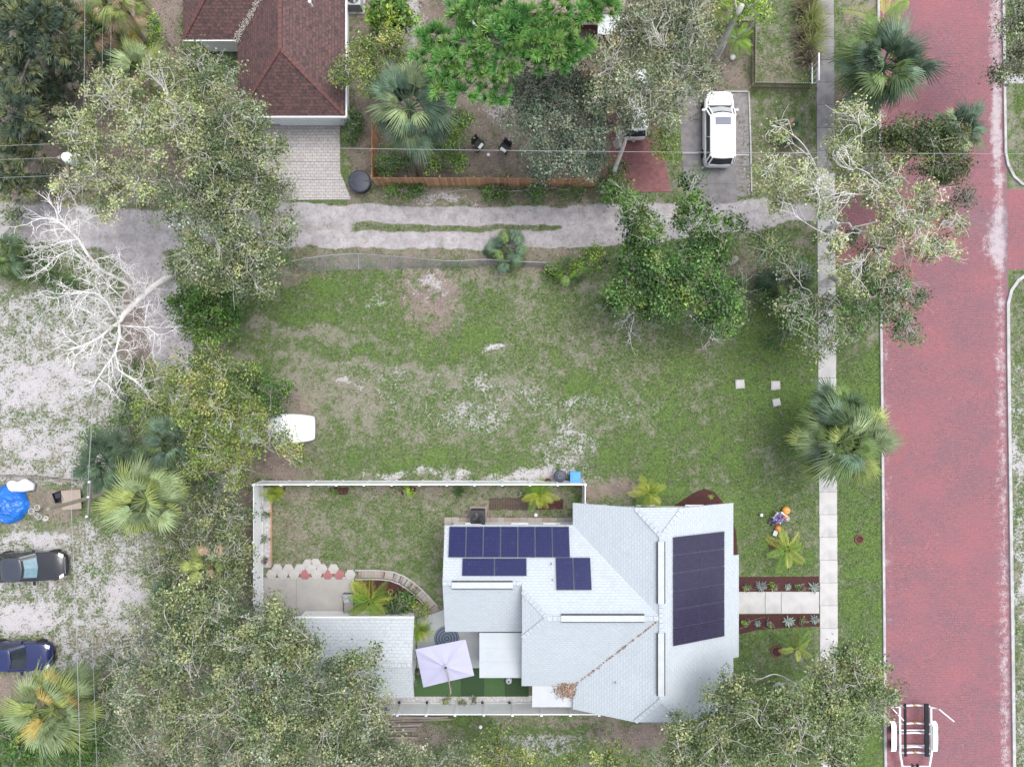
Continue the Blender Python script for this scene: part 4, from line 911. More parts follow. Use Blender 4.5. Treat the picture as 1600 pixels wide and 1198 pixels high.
sh.add([p + Vector((.02, 0, .012)) for p in (s0[2], s0[3], s0[4], s1[4], s1[3], s1[2])], [(0, 1, 4, 5), (1, 2, 3, 4)]); sh.build('sunshade', pm('silver_sunshade', (0.62, 0.64, 0.64), (0.50, 0.52, 0.52), 9, .5, .3, 20), t, world=False)
for s in (-1, 1): MB().bar((d['topx'][0] + .25, s * .72, d['z1'] + .03), (d['topx'][1] - .3, s * .74, d['z1'] + .03), .04, .04).build('roof_rail', M_chrome, ro, world=False)
t, ro, d = make_car(W(988, 168), R(91), 'white car half hidden under the grey-green oak', GC, P_white, 4.7, 1.82, 1.55, 'suv')
t, ro, d = make_car(W(55, 881), R(2), 'black car with pale windscreen shade on the sandy lot', GC, P_black, 5.0, 1.90, 1.46, 'sedan', roofmat=P_slate)
sh = MB(); s0, s1 = d['sec'](d['z0'] + .04), d['sec'](d['z1'] - .12)
sh.add([p + Vector((.02, 0, .014)) for p in (s0[2], s0[3], s0[4], s1[4], s1[3], s1[2])], [(0, 1, 4, 5), (1, 2, 3, 4)]); sh.build('sunshade', pm('aqua_sunshade', (0.22, 0.36, 0.42), (0.16, 0.28, 0.34), 5, .25, .2, 20), t, world=False)
MB().bar((d['hl'] - .10, -.55, .62), (d['hl'] - .10, .55, .62), .03, .04).build('chrome_bar', M_chrome, t, world=False)
t, ro, d = make_car(W(38, 1019), R(0), 'deep blue car nosing into the sandy lot', GC, P_blue, 4.6, 1.84, 1.46, 'sedan')
# white covered vehicle under the yellow-green tree
cv = thing('covered_vehicle', W(438, 668), 'white smooth-topped covered vehicle half under a leafy branch', 'vehicle'); b = MB()
st = [(-2.45, .62, .35, 1.0), (-2.38, .80, .28, 1.22), (-2.15, .90, .25, 1.42), (-1.4, .94, .22, 1.56), (0, .96, .22, 1.58), (.9, .96, .22, 1.50), (1.6, .92, .22, 1.26), (2.15, .84, .25, 1.02), (2.42, .76, .30, .86), (2.50, .62, .40, .70)]
b.loft([ring_rect(x, w_, a, c, .20, 4) for x, w_, a, c in st]); b.build('cover', pm('white_cover_fabric', (0.80, 0.81, 0.82), (0.77, 0.78, 0.79), .9, .6, .08, 12), cv, world=False, smooth=True)
for x in (-1.5, 1.5):
    for s in (-1, 1): MB().lathe((0, 0, 0), [(.28, -.09), (.32, -.05), (.32, .05), (.28, .09)], 16).build('wheel', M_rubber, cv, world=False).location = (x, s * .74, .31); cv.children[-1].rotation_euler = (R(90), 0, 0)
# boat trailer on the brick street
tr = thing('boat_trailer', W(1427, 1155), 'empty white boat trailer with black bunks on the brick street', 'trailer')
M_trw = pm('trailer_white', (0.80, 0.80, 0.80), (0.72, 0.73, 0.74), 2, .4, .03, 30); zf = .62
fr = MB()
for s, x0, x1, x2 in ((-1, 1405.5, 1406, 1411), (1, 1454, 1455, 1450)):
    fr.bar(W(x0, 1104, zf), W(x1, 1177, zf), .11, .16); fr.bar(W(x1, 1176.5, zf), W(x2, 1205, zf), .11, .16); fr.bar(W(x2, 1204, zf), W(1430, 1275, zf), .11, .16)
fr.bar(W(1410, 1197, zf), W(1451, 1197, zf), .09, .12); fr.bar(W(1430, 1270, zf), W(1430, 1300, zf), .1, .14)
fr.build('frame', M_trw, tr)
for y_, ye_ in ((1102, 1), (1130, 1), (1145, 0), (1167, 0), (1175.5, 1)):
    c = MB(); c.bar(W(1407, y_, zf - .02), W(1430, y_ - 1.2, zf - .14), .08, .09); c.bar(W(1430, y_ - 1.2, zf - .14), W(1453, y_ + .8, zf - .02), .08, .09); co = c.build('cross_member', M_trw, tr)
    if ye_: MB().lathe(W(1430, y_ - 1.2, zf - .03), [(.05, -.12), (.07, 0), (.05, .06)], 10, 1.6, 1).build('keel_roller', pm('yellow_roller', (0.6, 0.42, 0.10), (0.5, .35, .1), 4, .6, 0, 30), co)
for px, wd in ((1414, .14), (1447.5, .26)):
    bk = MB(); bk.bar(W(px, 1099, zf + .24), W(px + .8, 1181, zf + .24), wd, .10); bo = bk.build('bunk', pm('black_carpet', (0.012, 0.013, 0.018), (0.02, 0.02, 0.025), 5, .95, .4, 40), tr)
    sp = MB()
    for y_ in (1104, 1131, 1174): p = W(px, y_, zf + .2); sp.bar(p, (p.x, p.y, zf - .06), .06)
    sp.build('bunk_bracket', M_metal, bo)
for s, x0 in ((-1, 1396.5), (1, 1461)):
    f = MB(); P0 = W(x0, 1128, .78); P1 = W(x0, 1176, .78); w_ = .34; prof = [(0, -.22), (.10, -.04), (.30, .03), (1.75, .03), (1.95, -.04), (2.05, -.22)]
    L_ = (P0.y - P1.y)
    rg = [[Vector((P0.x + q, P0.y - u / 2.05 * L_, .80 + v_ + th)) for q, th in ((-w_ / 2, 0), (w_ / 2, 0), (w_ / 2, -.03), (-w_ / 2, -.03))] for u, v_ in prof]
    f.loft(rg); f.build('fender', M_trw, tr)
    for y_ in (1140, 1164):
        c = W(x0 - s * 1.0, y_, .33); c.x += s * .04
        c.z = .33; wm = MB(); wm.loft([[c + Vector((d_, r * math.cos(2 * math.pi * k_ / 18), r * math.sin(2 * math.pi * k_ / 18))) for k_ in range(18)] for r, d_ in ((.18, -.1), (.30, -.1), (.325, -.06), (.325, .06), (.30, .1), (.18, .1))]); wo2 = wm.build('wheel', M_rubber, tr)
        wm = MB(); wm.loft([[c + Vector((s * .075, r * math.cos(2 * math.pi * k_ / 10), r * math.sin(2 * math.pi * k_ / 10))) for k_ in range(10)] for r in (.185, .05)]); wm.build('rim', M_chrome, wo2)
for y_ in (1140, 1164): MB().bar(W(1398, y_, .35), W(1460, y_, .35), .07).build('axle', M_trw, tr)
g1 = MB(); a = W(1406, 1104, zf); g1.tube([a, W(1393, 1105, zf + .1), W(1393, 1105, zf + .9), W(1412, 1125, zf + 1.0)], .035, 6); g1.build('guide_arm', M_trw, tr)
g1 = MB(); g1.tube([W(1455, 1105, zf), W(1464, 1106, zf + .15), W(1468, 1108, zf + .7), W(1491, 1127, zf + 1.3)], .05, 6); g1.build('guide_arm', M_trw, tr)
MB().bar(W(1430, 1196, zf + .05), W(1430, 1196, zf + .7), .1).build('winch_post', M_black, tr)
for s in (-1, 1): MB().box(W(1430 + s * 4, 1197, zf + .62), (.08, .30, .22)).build('bow_stop', M_black, tr)

# ================================================================ SMALL THINGS
def simple(name, label, cat, loc, group=None): return thing(name, loc, label, cat, group)
# bins by the fence
t = simple('wheeled_bin', 'dark round-lidded bin standing by the white fence', 'bin', W(873.5, 741))
MB().lathe(W(873.5, 741), [(.30, 0), (.36, .85), (.38, .86)], 20).build('bin_body', pm('navy_plastic', (0.035, 0.042, 0.07), (0.045, 0.052, 0.08), 3, .5, .05, 30), t)
lid = MB().lathe(W(873.5, 741), [(.40, .86), (.41, .90), (.36, .95), (.15, .98), (.10, 1.0)], 24).build('lid', MATS['navy_plastic'], t)
mb = MB(); mb.tube([W(873.5, 741) + Vector((.13 * math.cos(a), .13 * math.sin(a), 1.0)) for a in np.linspace(0, 2 * math.pi, 17)], .02, 5); mb.build('handle', pm('grey_plastic', (.28, .30, .35), (.22, .24, .28), 3, .5, 0, 30), lid)
t = simple('recycling_bin', 'bright blue square-lidded recycling bin by the white fence', 'bin', W(897, 743)); c = W(897, 743)
M_bb = pm('bright_blue_plastic', (0.045, 0.24, 0.62), (0.06, 0.29, 0.68), 3, .4, .05, 30)
MB().box(c + Vector((0, 0, .45)), (.56, .62, .80)).build('bin_body', M_bb, t)
lid = MB().bbox(c + Vector((0, 0, .90)), (.70, .76, .09), .035).build('lid', M_bb, t); MB().bar(c + Vector((-.28, -.40, .88)), c + Vector((.28, -.40, .88)), .05).build('handle', M_bb, lid); MB().bbox(c + Vector((0, .02, .955)), (.46, .46, .03), .015).build('lid_panel', M_bb, lid)
for s in (-1, 1): w_ = MB().lathe((0, 0, 0), [(.1, -.03), (.12, 0), (.1, .03)], 12).build('wheel', M_rubber, t, world=False); w_.location = (s * .30, -.26, .12); w_.rotation_euler = (0, R(90), 0)
def pot(px, py, r, h, label, soil=(0.06, 0.035, 0.03), col=((0.42, .25, .13), (0.33, .19, .10)), nm='plant_pot', z=0, mat=None, grp=None):
    t = thing(nm, W(px, py, z), label, 'pot', grp); c = W(px, py, z)
    MB().lathe(c, [(r * .72, 0), (r * .95, h * .85), (r * 1.04, h * .87), (r * 1.04, h), (r * .88, h), (r * .86, h * .86)], 20).build('pot_wall', mat or pm('terracotta_' + nm + str(int(px)), col[0], col[1], 4, .8, .2, 40), t)
    MB().lathe(c, [(r * .86, h * .80), (r * .80, h * .87), (.02, h * .90)], 16).build('soil', pm('soil', (0.05, 0.032, 0.027), (0.035, .022, .02), 9, .95, .8, 30), t); return t
pot(855.5, 751.5, .28, .42, 'small tan planter beside the dark bin')
pot(611, 923, .17, .20, 'little yellow pot in the curved mulch bed', col=((.62, .40, .10), (.52, .32, .08)))
MB_B = pm('brick_ring', (0.22, 0.085, 0.06), (0.15, 0.06, 0.045), 6, .9, .3, 40)
def tree_ring(px, py, label, r=.34):
    t = thing('planting_ring', W(px, py), label, 'planter', 'brick planting rings on the front lawns'); c = W(px, py)
    bm = MB().bbox((0, 0, 0), (.20, .10, .09), .01).mesh('brick', MB_B); n = 10
    for i in range(n): a = 2 * math.pi * i / n; link('brick', bm, t, (math.cos(a) * r, math.sin(a) * r, .045), (0, 0, a + R(90)))
    MB().lathe(c, [(r - .06, .0), (r - .06, .03), (.1, .06)], 16).build('mulch', M_mulch, t)
tree_ring(1342, 842, 'brown brick ring in the grass verge by the kerb', .26); tree_ring(1213, 1017, 'brown brick ring in the lawn south of the walk'); tree_ring(1211, 851, 'brown brick ring below the seated figure, palm leaning out')
# concrete blocks in the lot
for px, py, s, lab, rz_ in ((1156, 600, .62, 'pale square utility cover in the grass, leftmost of three', 4), (1211.5, 602, .62, 'pale square utility cover north-east in the grass group of three', 2), (1213, 628.5, .52, 'pale cut-corner stone just below the other two covers', 12)):
    t = thing('utility_cover', W(px, py), lab, 'cover', 'pale covers in the grass', R(rz_)); MB().bbox((0, 0, .03), (s, s * .98, .08), .015).build('frame', M_kerb, t, world=False); MB().bbox((0, 0, .072), (s * .78, s * .76, .03), .01).build('lid', SLAB[0], t, world=False)
# big round black tank by the drive
t = simple('round_tank', 'large dark round lidded tank at the paver drive corner', 'tank', W(566, 289)); c = W(566, 289)
M_tank = pm('slate_plastic', (0.045, 0.055, 0.085), (0.035, 0.043, 0.065), 2, .45, .05, 30)
MB().lathe(c, [(.60, 0), (.68, .8), (.70, .82)], 28).build('tank_wall', M_black, t); MB().lathe(c, [(.72, .82), (.73, .88), (.66, .92), (.30, .96), (.05, .97)], 28).build('lid', M_tank, t)
mb = MB(); mb.bar(c + Vector((-.66, 0, .945)), c + Vector((.66, 0, .945)), .05, .03); mb.build('lid_hinge', M_black, t)
# AC condensers
def condenser(px, py, s, label, body, top, h=.85, frame=None):
    t = thing('air_conditioner', W(px, py), label, 'air conditioner', None, 0); c = W(px, py)
    MB().bbox(c + Vector((0, 0, .05)), (s + .25, s + .25, .10), .02).build('pad', frame or M_kerb, t)
    mb = MB(); mb.box(c + Vector((0, 0, .1 + h / 2)), (s * .94, s * .94, h - .02))
    for i in range(10): mb.box(c + Vector((0, 0, .16 + i * (h - .1) / 10)), (s, s, .025))
    mb.build('case', body, t); MB().bbox(c + Vector((0, 0, .1 + h + .015)), (s, s, .05), .015).build('top_panel', top, t)
    MB().lathe(c + Vector((0, 0, .1 + h + .042)), [(s * .42, 0), (s * .42, .006), (.02, .006)], 24).build('fan_opening', M_black, t)
    for i in range(4):
        a = R(90 * i + 20); b = MB(); b.box(Vector((s * .2, 0, 0)), (s * .36, .16, .01), tilt=Matrix.Rotation(R(14), 3, 'X')); o = b.build('fan_blade', top, t, world=False); o.location = (0, 0, .1 + h + .07); o.rotation_euler = (0, 0, a)
    g = MB()
    for rr_ in (.12, .22, .32, .41): g.tube([c + Vector((rr_ * s * math.cos(a), rr_ * s * math.sin(a), .1 + h + .10)) for a in np.linspace(0, 2 * math.pi, 25)], .006, 3, cap=False)
    for i in range(6): a = R(60 * i); g.bar(c + Vector((0, 0, .1 + h + .105)), c + Vector((math.cos(a) * s * .43, math.sin(a) * s * .43, .1 + h + .085)), .012)
    g.build('guard', M_black if body is M_black else M_metal, t)
condenser(747.5, 804, .92, 'black air conditioner condenser on a pad at the panel row', M_black, pm('charcoal_metal', (.03, .032, .04), (.04, .042, .05), 3, .45, .05, 30), frame=pm('pink_pad', (0.40, .32, .29), (.33, .26, .24), 3, .9, .2, 40))
condenser(557, 9, .95, 'pale grey air conditioner unit beside the brown-roofed house', pm('ac_grey', (0.42, 0.43, 0.44), (.36, .37, .38), 3, .5, .05, 30), pm('ac_top', (0.60, .61, .62), (.54, .55, .56), 3, .5, .05, 30))
# cantilever umbrella
um = simple('patio_umbrella', 'large square off-white cantilever umbrella over the courtyard', 'umbrella', W(708, 1083)); zc = 2.55
cor = [W(649, 1014, zc), W(727.5, 998.5, zc), W(741, 1055, zc), W(661.5, 1073.5, zc)]; ctr = W(696, 1042, zc + .42); cl_ = MB(); n = 8
hub = ctr
for i in range(4):
    a, b = cor[i], cor[(i + 1) % 4]; mid = (a + b) / 2; mid.z -= .03
    for p, q in ((a, mid), (mid, b)):
        rows_ = []
        for j in range(n + 1):
            f = j / n; s = math.sin(f * math.pi) * -.05; A_ = hub.lerp(p, f); B_ = hub.lerp(q, f); A_.z += s * .3; B_.z += s * .3; rows_.append([A_, (A_ + B_) / 2 + Vector((0, 0, s)), B_])
        base = len(cl_.v); cl_.v += [tuple(v) for r_ in rows_ for v in r_]
        for j in range(n):
            for k_ in range(2): cl_.f.append((base + j * 3 + k_, base + j * 3 + k_ + 1, base + (j + 1) * 3 + k_ + 1, base + (j + 1) * 3 + k_))
M_can = pm('pale_lilac_canvas', (0.40, 0.395, 0.52), (0.37, 0.365, 0.48), .7, .8, .1, 80)
co = cl_.build('canopy', M_can, um, smooth=False); md = co.modifiers.new('thickness', 'SOLIDIFY'); md.thickness = .012
rb = MB()
for i in range(4): rb.bar(hub - Vector((0, 0, .05)), cor[i] - Vector((0, 0, .03)), .03); rb.bar(hub - Vector((0, 0, .05)), (cor[i] + cor[(i + 1) % 4]) / 2 - Vector((0, 0, .05)), .025)
rb.build('rib', M_oldwood, um)
vt = MB().lathe(hub + Vector((0, 0, .0)), [(.24, -.02), (.15, .06), (.05, .10)], 4).build('vent_cap', M_can, um); 
arm = MB(); arm.tube([hub + Vector((.02, .0, .14)), W(699, 1050, 3.15), W(704, 1079, 2.9)], .035, 6); arm.tube([W(704, 1079, 2.9), W(704, 1084, 2.7)], .05, 6); arm.build('arm', pm('tan_aluminium', (0.40, .33, .27), (.33, .27, .22), 3, .4, .05, 30), um)
mb = MB(); p = W(708, 1083); q = W(704, 1079, 2.9); mb.tube([(q.x, q.y - .08, 0.05), (q.x, q.y - .08, 2.95)], .045, 8); mb.build('mast', MATS['tan_aluminium'], um); MB().bbox((q.x, q.y - .08, .10), (.75, .75, .08), .02).build('base', M_black, um)
MB().box(hub + Vector((.03, .04, .16)), (.14, .10, .08)).build('hub', M_black, um)
# round rug
t = simple('round_rug', 'round blue-grey patterned rug half under the umbrella', 'rug', W(698, 997, .04))
def rug_mat():
    m, nt, b, out = _base('rug_pattern'); tc = nd(nt, 'ShaderNodeTexCoord'); ln = nd(nt, 'ShaderNodeVectorMath', operation='LENGTH'); nt.links.new(tc.outputs['Object'], ln.inputs[0])
    wv = math_(nt, 'SINE', math_(nt, 'MULTIPLY', ln.outputs['Value'], 34.0)); col = mix(nt, rng(nt, wv, -.4, .4), (0.055, 0.075, 0.115), (0.20, 0.235, 0.29))
    gr2 = nd(nt, 'ShaderNodeTexGradient', gradient_type='RADIAL'); nt.links.new(tc.outputs['Object'], gr2.inputs[0]); col = mix(nt, rng(nt, math_(nt, 'SINE', math_(nt, 'MULTIPLY', gr2.outputs[1], 6.2832 * 16)), .2, .6, 0, .6), col, (0.12, 0.145, 0.19))
    nt.links.new(col, b.inputs['Base Color']); b.inputs['Roughness'].default_value = .95; return m
mr_ = rug_mat(); MB().lathe((0, 0, 0), [(.84, 0), (.84, .012), (.82, .014)], 40).build('rug_field', mr_, t, world=False); mb = MB()
mb.tube([(0.83 * math.cos(a), .83 * math.sin(a), .012) for a in np.linspace(0, 2 * math.pi, 41)], .016, 5, cap=False); mb.build('border', pm('rug_border', (.16, .19, .24), (.12, .14, .19), 6, .95, .3, 40), t, world=False)
# ball near the patio cover
t = simple('play_ball', 'blue and white ball on the turf at the patio cover edge', 'ball', W(795, 1062.5, .07)); c = W(795, 1062.5, .30)
def sphere(mb, c, r, n=16, sz=1.0, top=None): return mb.lathe(c, [(max(.001, r * math.sin(a)), -r * sz * math.cos(a)) for a in np.linspace(.02, math.pi - .02 if top is None else top, 11)], n)
sphere(MB(), c, .23).build('ball_skin', pm('ball_white', (.72, .74, .78), (.66, .68, .72), 3, .4, 0, 30), t, smooth=True)
mb = MB()
for i in range(6): a = R(60 * i); q = c + Vector((math.cos(a), math.sin(a), .55)).normalized() * .222; mb.lathe(q, [(.055, -.02), (.055, .008), (.02, .012)], 5)
mb.lathe(c + Vector((0, 0, .222)), [(.09, -.02), (.08, .008), (.02, .014)], 5); mb.build('ball_patch', pm('ball_blue', (.03, .05, .16), (.04, .06, .2), 3, .4, 0, 30), t)
# patio lounge chair
lc = simple('patio_chair', 'black-framed patio chaise with patterned cushion beside the feather palm', 'chair', W(547, 943)); c = W(547, 943, .04)
mb = MB()
for s in (-1, 1):
    mb.bar(c + Vector((s * .34, .80, .36)), c + Vector((s * .34, -.85, .32)), .05)
    for y_ in (.72, -.75): mb.bar(c + Vector((s * .34, y_, 0)), c + Vector((s * .34, y_, .35)), .04)
for y_ in (.8, .2, -.3, -.85): mb.bar(c + Vector((-.34, y_, .34)), c + Vector((.34, y_, .34)), .04)
mb.build('frame', M_black, lc)
MB().bbox(c + Vector((0, -.28, .42)), (.60, 1.10, .10), .03).build('seat_cushion', pm('taupe_cushion', (.36, .33, .31), (.30, .28, .26), 4, .9, .2, 40), lc); mb = MB(); mb.box(c + Vector((0, .52, .56)), (.62, .62, .10), tilt=Matrix.Rotation(R(25), 3, 'X')); mb.build('back_cushion', pm('white_blue_floral', (0.66, .66, .68), (0.20, .20, .33), 7, .9, .1, 40), lc)
# seated halloween figure, chair, pumpkins
wc = simple('garden_chair', 'white plastic garden chair on the lawn under the seated figure', 'chair', W(1212, 806)); wc.rotation_euler = (0, 0, R(-38)); M_pl = pm('white_plastic', (0.78, .78, .77), (.72, .72, .72), 3, .4, .03, 30)
MB().bbox((0, 0, .42), (.50, .50, .05), .02).build('seat', M_pl, wc, world=False)
for x in (-.22, .22):
    for y_ in (-.22, .22): MB().bar((x * 1.1, y_ * 1.15, 0), (x, y_, .42), .045).build('leg', M_pl, wc, world=False)
    MB().bbox((x * 1.2, -.02, .64), (.07, .52, .04), .015).build('armrest', M_pl, wc, world=False); MB().bar((x * 1.2, -.22, .42), (x * 1.2, -.22, .63), .05).build('arm_support', M_pl, wc, world=False)
for i in range(5): MB().bar((-.18 + i * .09, .24, .43), (-.18 + i * .09, .36, .88), .06, .025).build('back_slat', M_pl, wc, world=False)
MB().bar((-.25, .36, .90), (.25, .36, .90), .07, .05).build('back_rail', M_pl, wc, world=False)
def skin_body(name, verts, edges, rad, mat, parent, root=0):
    me = bpy.data.meshes.new(name); me.from_pydata(verts, edges, []); o = link(name, me, parent); md = o.modifiers.new('skin', 'SKIN'); md.use_smooth_shade = True
    for i, v in enumerate(me.skin_vertices[0].data): v.radius = (rad[i], rad[i]); v.use_root = (i == root)
    sb = o.modifiers.new('subd', 'SUBSURF'); sb.levels = 1; sb.render_levels = 1; me.materials.append(mat); return o
fg = thing('seated_figure', W(1212, 806), 'pumpkin-headed decoration figure in purple trousers seated on the white chair', 'decoration', None, R(-38))
V_ = [(0, .06, .55), (0, .16, .80), (0, .20, 1.02), (.20, .18, 1.0), (.27, -.02, .80), (.27, -.22, .72), (-.20, .18, 1.0), (-.27, -.02, .80), (-.27, -.22, .72), (.10, 0, .54), (.13, -.38, .52), (.13, -.48, .10), (-.10, 0, .54), (-.13, -.38, .52), (-.13, -.48, .10), (.13, -.64, .06), (-.13, -.64, .06)]
E_ = [(0, 1), (1, 2), (2, 3), (3, 4), (4, 5), (2, 6), (6, 7), (7, 8), (0, 9), (9, 10), (10, 11), (0, 12), (12, 13), (13, 14), (11, 15), (14, 16)]
skin_body('body', V_, E_, [.13, .13, .10, .07, .055, .04, .07, .055, .04, .09, .075, .05, .09, .075, .05, .04, .04], pm('purple_cloth', (0.23, 0.13, 0.42), (.17, .10, .33), 5, .9, .2, 40), fg)
sphere(MB(), (0, .22, 1.20), .12, 14).build('head', pm('orange_red_pumpkin', (0.62, .17, .04), (.5, .12, .03), 4, .5, .1, 20), fg, world=False, smooth=True)
MB().bbox((0, .17, .80), (.40, .22, .34), .05).build('shirt', pm('white_shirt', (.74, .74, .74), (.66, .66, .67), 4, .9, .2, 40), fg, world=False)
for s in (-1, 1): MB().bbox((s * .13, -.60, .05), (.11, .27, .11), .04).build('boot', M_black, fg, world=False)
M_pump = pm('orange_pumpkin', (0.70, .33, .07), (.60, .26, .05), 3, .45, .1, 20)
def pumpkin(px, py, r, label, mat):
    t = thing('pumpkin', W(px, py), label, 'pumpkin', 'pumpkins on the front lawn'); mb = MB(); n = 32; rings = []
    for a in np.linspace(.08, math.pi - .08, 11): rings.append([Vector((r * math.sin(a) * math.cos(2 * math.pi * k_ / n) * (1 + .05 * math.cos(2 * math.pi * k_ / n * 9)), r * math.sin(a) * math.sin(2 * math.pi * k_ / n) * (1 + .05 * math.cos(2 * math.pi * k_ / n * 9)), r * .82 - r * .82 * math.cos(a))) for k_ in range(n)])
    mb.loft(rings); mb.build('rind', mat, t, world=False, smooth=True); mb = MB(); mb.tube([(0, 0, r * 1.58), (.01, 0, r * 1.75), (.04, .02, r * 1.9)], [.035, .025, .02], 6); mb.build('stem', M_oldwood, t, world=False)
pumpkin(1226.3, 796.5, .27, 'big pale orange pumpkin beside the white garden chair', M_pump); pumpkin(1214, 824.5, .20, 'smaller red-orange pumpkin at the figure\'s feet', MATS['orange_red_pumpkin'])
t = simple('cloth_sack', 'cream cloth sack slumped next to the big pumpkin', 'sack', W(1227, 809)); mb = MB(); mb.lathe(W(1227, 809), [(.16, 0), (.24, .08), (.22, .26), (.10, .36), (.12, .42), (.03, .40)], 12); mb.build('sack_cloth', pm('cream_cloth', (.62, .54, .46), (.54, .46, .39), 4, .9, .3, 30), t, smooth=True); mb = MB(); mb.tube([W(1227, 809) + Vector((.115 * math.cos(a), .115 * math.sin(a), .36)) for a in np.linspace(0, 2 * math.pi, 13)], .015, 5); mb.build('tie', M_oldwood, t)
t = simple('lawn_lamp', 'small white lamp standing on the lawn left of the figure', 'lamp', W(1187, 803)); MB().lathe(W(1187, 803), [(.03, 0), (.03, .25), (.09, .26), (.10, .40), (.04, .45)], 12).build('lamp_head', M_pl, t); MB().lathe(W(1187, 803), [(.10, 0), (.10, .02), (.03, .03)], 12).build('lamp_foot', M_black, t)
t = simple('garden_sign', 'small white stake sign below the smaller pumpkin', 'sign', W(1211.5, 833)); MB().box(W(1211.5, 833, .32), (.10, .34, .22), R(-20), tilt=Matrix.Rotation(R(50), 3, 'Y')).build('sign_board', M_pl, t); p = W(1211.5, 833); MB().bar((p.x, p.y, 0), (p.x, p.y, .35), .025).build('stake', M_pl, t)
# yard chairs behind the board fence
for px, py, az, lab in ((748, 229, 50, 'black yard chair with white cushion, left of the pair'), (789, 234, -35, 'black yard chair with white cushion, right of the pair')):
    t = thing('yard_chair', W(px, py), lab, 'chair', 'black chairs behind the cedar fence', R(az)); MB().bbox((0, 0, .40), (.58, .62, .08), .02).build('seat', M_black, t, world=False)
    mb = MB(); mb.box((0, .36, .68), (.58, .08, .55), tilt=Matrix.Rotation(R(-14), 3, 'X')); mb.build('backrest', M_black, t, world=False); MB().bbox((0, -.20, .465), (.20, .42, .06), .02, R(90)).build('cushion', M_pl, t, world=False)
    for x in (-.25, .25):
        for y_ in (-.26, .26): MB().bar((x, y_, 0), (x, y_, .38), .05).build('leg', M_black, t, world=False)
        MB().bbox((x * 1.2, 0, .60), (.07, .6, .05), .015).build('armrest', M_black, t, world=False)
# yard debris in the west lot: tarp, sack, plywood, buckets
tp = simple('blue_tarp', 'crumpled bright blue tarp heaped at the left edge', 'tarp', W(14, 787)); c = W(14, 787); n = 46; r_ = np.linspace(-1, 1, n); TX, TY = np.meshgrid(r_, r_)
rad = np.sqrt(TX ** 2 + TY ** 2); hgt = np.clip(1 - rad ** 2, 0, 1) ** .7 * .62 + (fbm(TX * 3.1 + 9 + TY * 1.6, TY * 2.0 + 4, 71) - .5) * .62 + np.abs(fbm(TX * 5 + TY * 3 + 30, TY * 2.6, 72) - .5) * .75
hgt = np.maximum(hgt, .0) * np.clip((1.05 - rad) * 6, 0, 1) + .02; wx_ = 1.42 * TX * (1 + .12 * (fbm(TX * 2 + 5, TY * 2, 73) - .5)); wy_ = 1.30 * TY * (1 + .12 * (fbm(TX * 2 + 5, TY * 2 + 7, 74) - .5)); mk = rad < 1.0 + .14 * (fbm(TX * 2.5 + 3, TY * 2.5, 75) - .5)
i3 = (np.arange(n - 1)[:, None] * n + np.arange(n - 1)[None, :]).ravel(); Qt = np.stack([i3, i3 + 1, i3 + n + 1, i3 + n], 1); Qt = Qt[mk.ravel()[Qt].all(1)]
o = link('tarp_sheet', np_mesh('tarp_sheet', np.stack([wx_.ravel(), wy_.ravel(), hgt.ravel()], 1), 4, Qt, pm('blue_tarp', (0.010, 0.115, 0.46), (0.016, 0.165, 0.58), 2, .32, .2, 60)), tp); MB().tube([(1.0, -.6, .03), (1.5, -.9, .02), (1.9, -.8, .02)], .012, 4).build('tie_rope', M_oldwood, tp, world=False)
sk = simple('white_bundle', 'white plastic-wrapped bundle above the blue tarp', 'bundle', W(38, 758)); c = W(38, 758); mb = MB(); rings = []
for x in np.linspace(-.85, .85, 12): rings.append([Vector((x, (.40 + .06 * math.sin(x * 7)) * math.cos(a) * (1 - (x / .95) ** 4 * .6) + .05 * math.sin(5 * x), max(.0, .28 + .28 * math.sin(a) * (1 - (x / .95) ** 4 * .5) + .04 * math.sin(9 * x + 3 * a)))) for a in np.linspace(0, 2 * math.pi, 13)[:-1]])
mb.loft(rings); mb.build('wrap', pm('milky_plastic', (.70, .73, .78), (.58, .62, .70), 2.5, .3, .2, 25), sk, world=False, smooth=True); MB().bar((-.1, -.45, .3), (-.1, .45, .34), .04).build('strap', M_metal, sk, world=False)
t = thing('plywood_sheet', W(117, 779), 'tan plywood sheet lying by the utility pole wires', 'board', None, R(4)); MB().bbox((0, 0, .38), (1.28, 1.30, .03), .005).build('board', pm('tan_plywood', (0.46, .37, .30), (.40, .32, .26), 2, .8, .2, 40), t, world=False)
for y_ in (-.4, .4): MB().bbox((0, y_, .18), (1.1, .09, .36), .01).build('bearer', M_oldwood, t, world=False)
for i, (px, py, r, h, lab) in enumerate(((55, 797, .20, .36, 'white bucket nearest the blue tarp'), (64, 791, .19, .36, 'white bucket behind, topmost of the bucket cluster'), (62, 803, .17, .30, 'white bucket lowest left in the bucket cluster'), (66, 806, .18, .3, 'white bucket at the lower right of the cluster'))):
    t = thing('bucket', W(px, py), lab, 'bucket', 'white buckets by the tarp'); c = W(px, py); MB().lathe(c, [(r * .8, 0), (r, h), (r * 1.06, h), (r * 1.06, h + .03), (r * .9, h + .03), (r * .75, .05)], 16).build('shell', pm('ivory_plastic', (.66, .65, .60), (.58, .57, .52), 3, .5, .05, 30), t)
    mb = MB(); mb.tube([c + Vector((r * 1.05 * math.cos(a), -r * .4 * math.sin(a), h - .01 + .05 * math.sin(a))) for a in np.linspace(0, math.pi, 9)], .01, 4); mb.build('handle', M_metal, t)
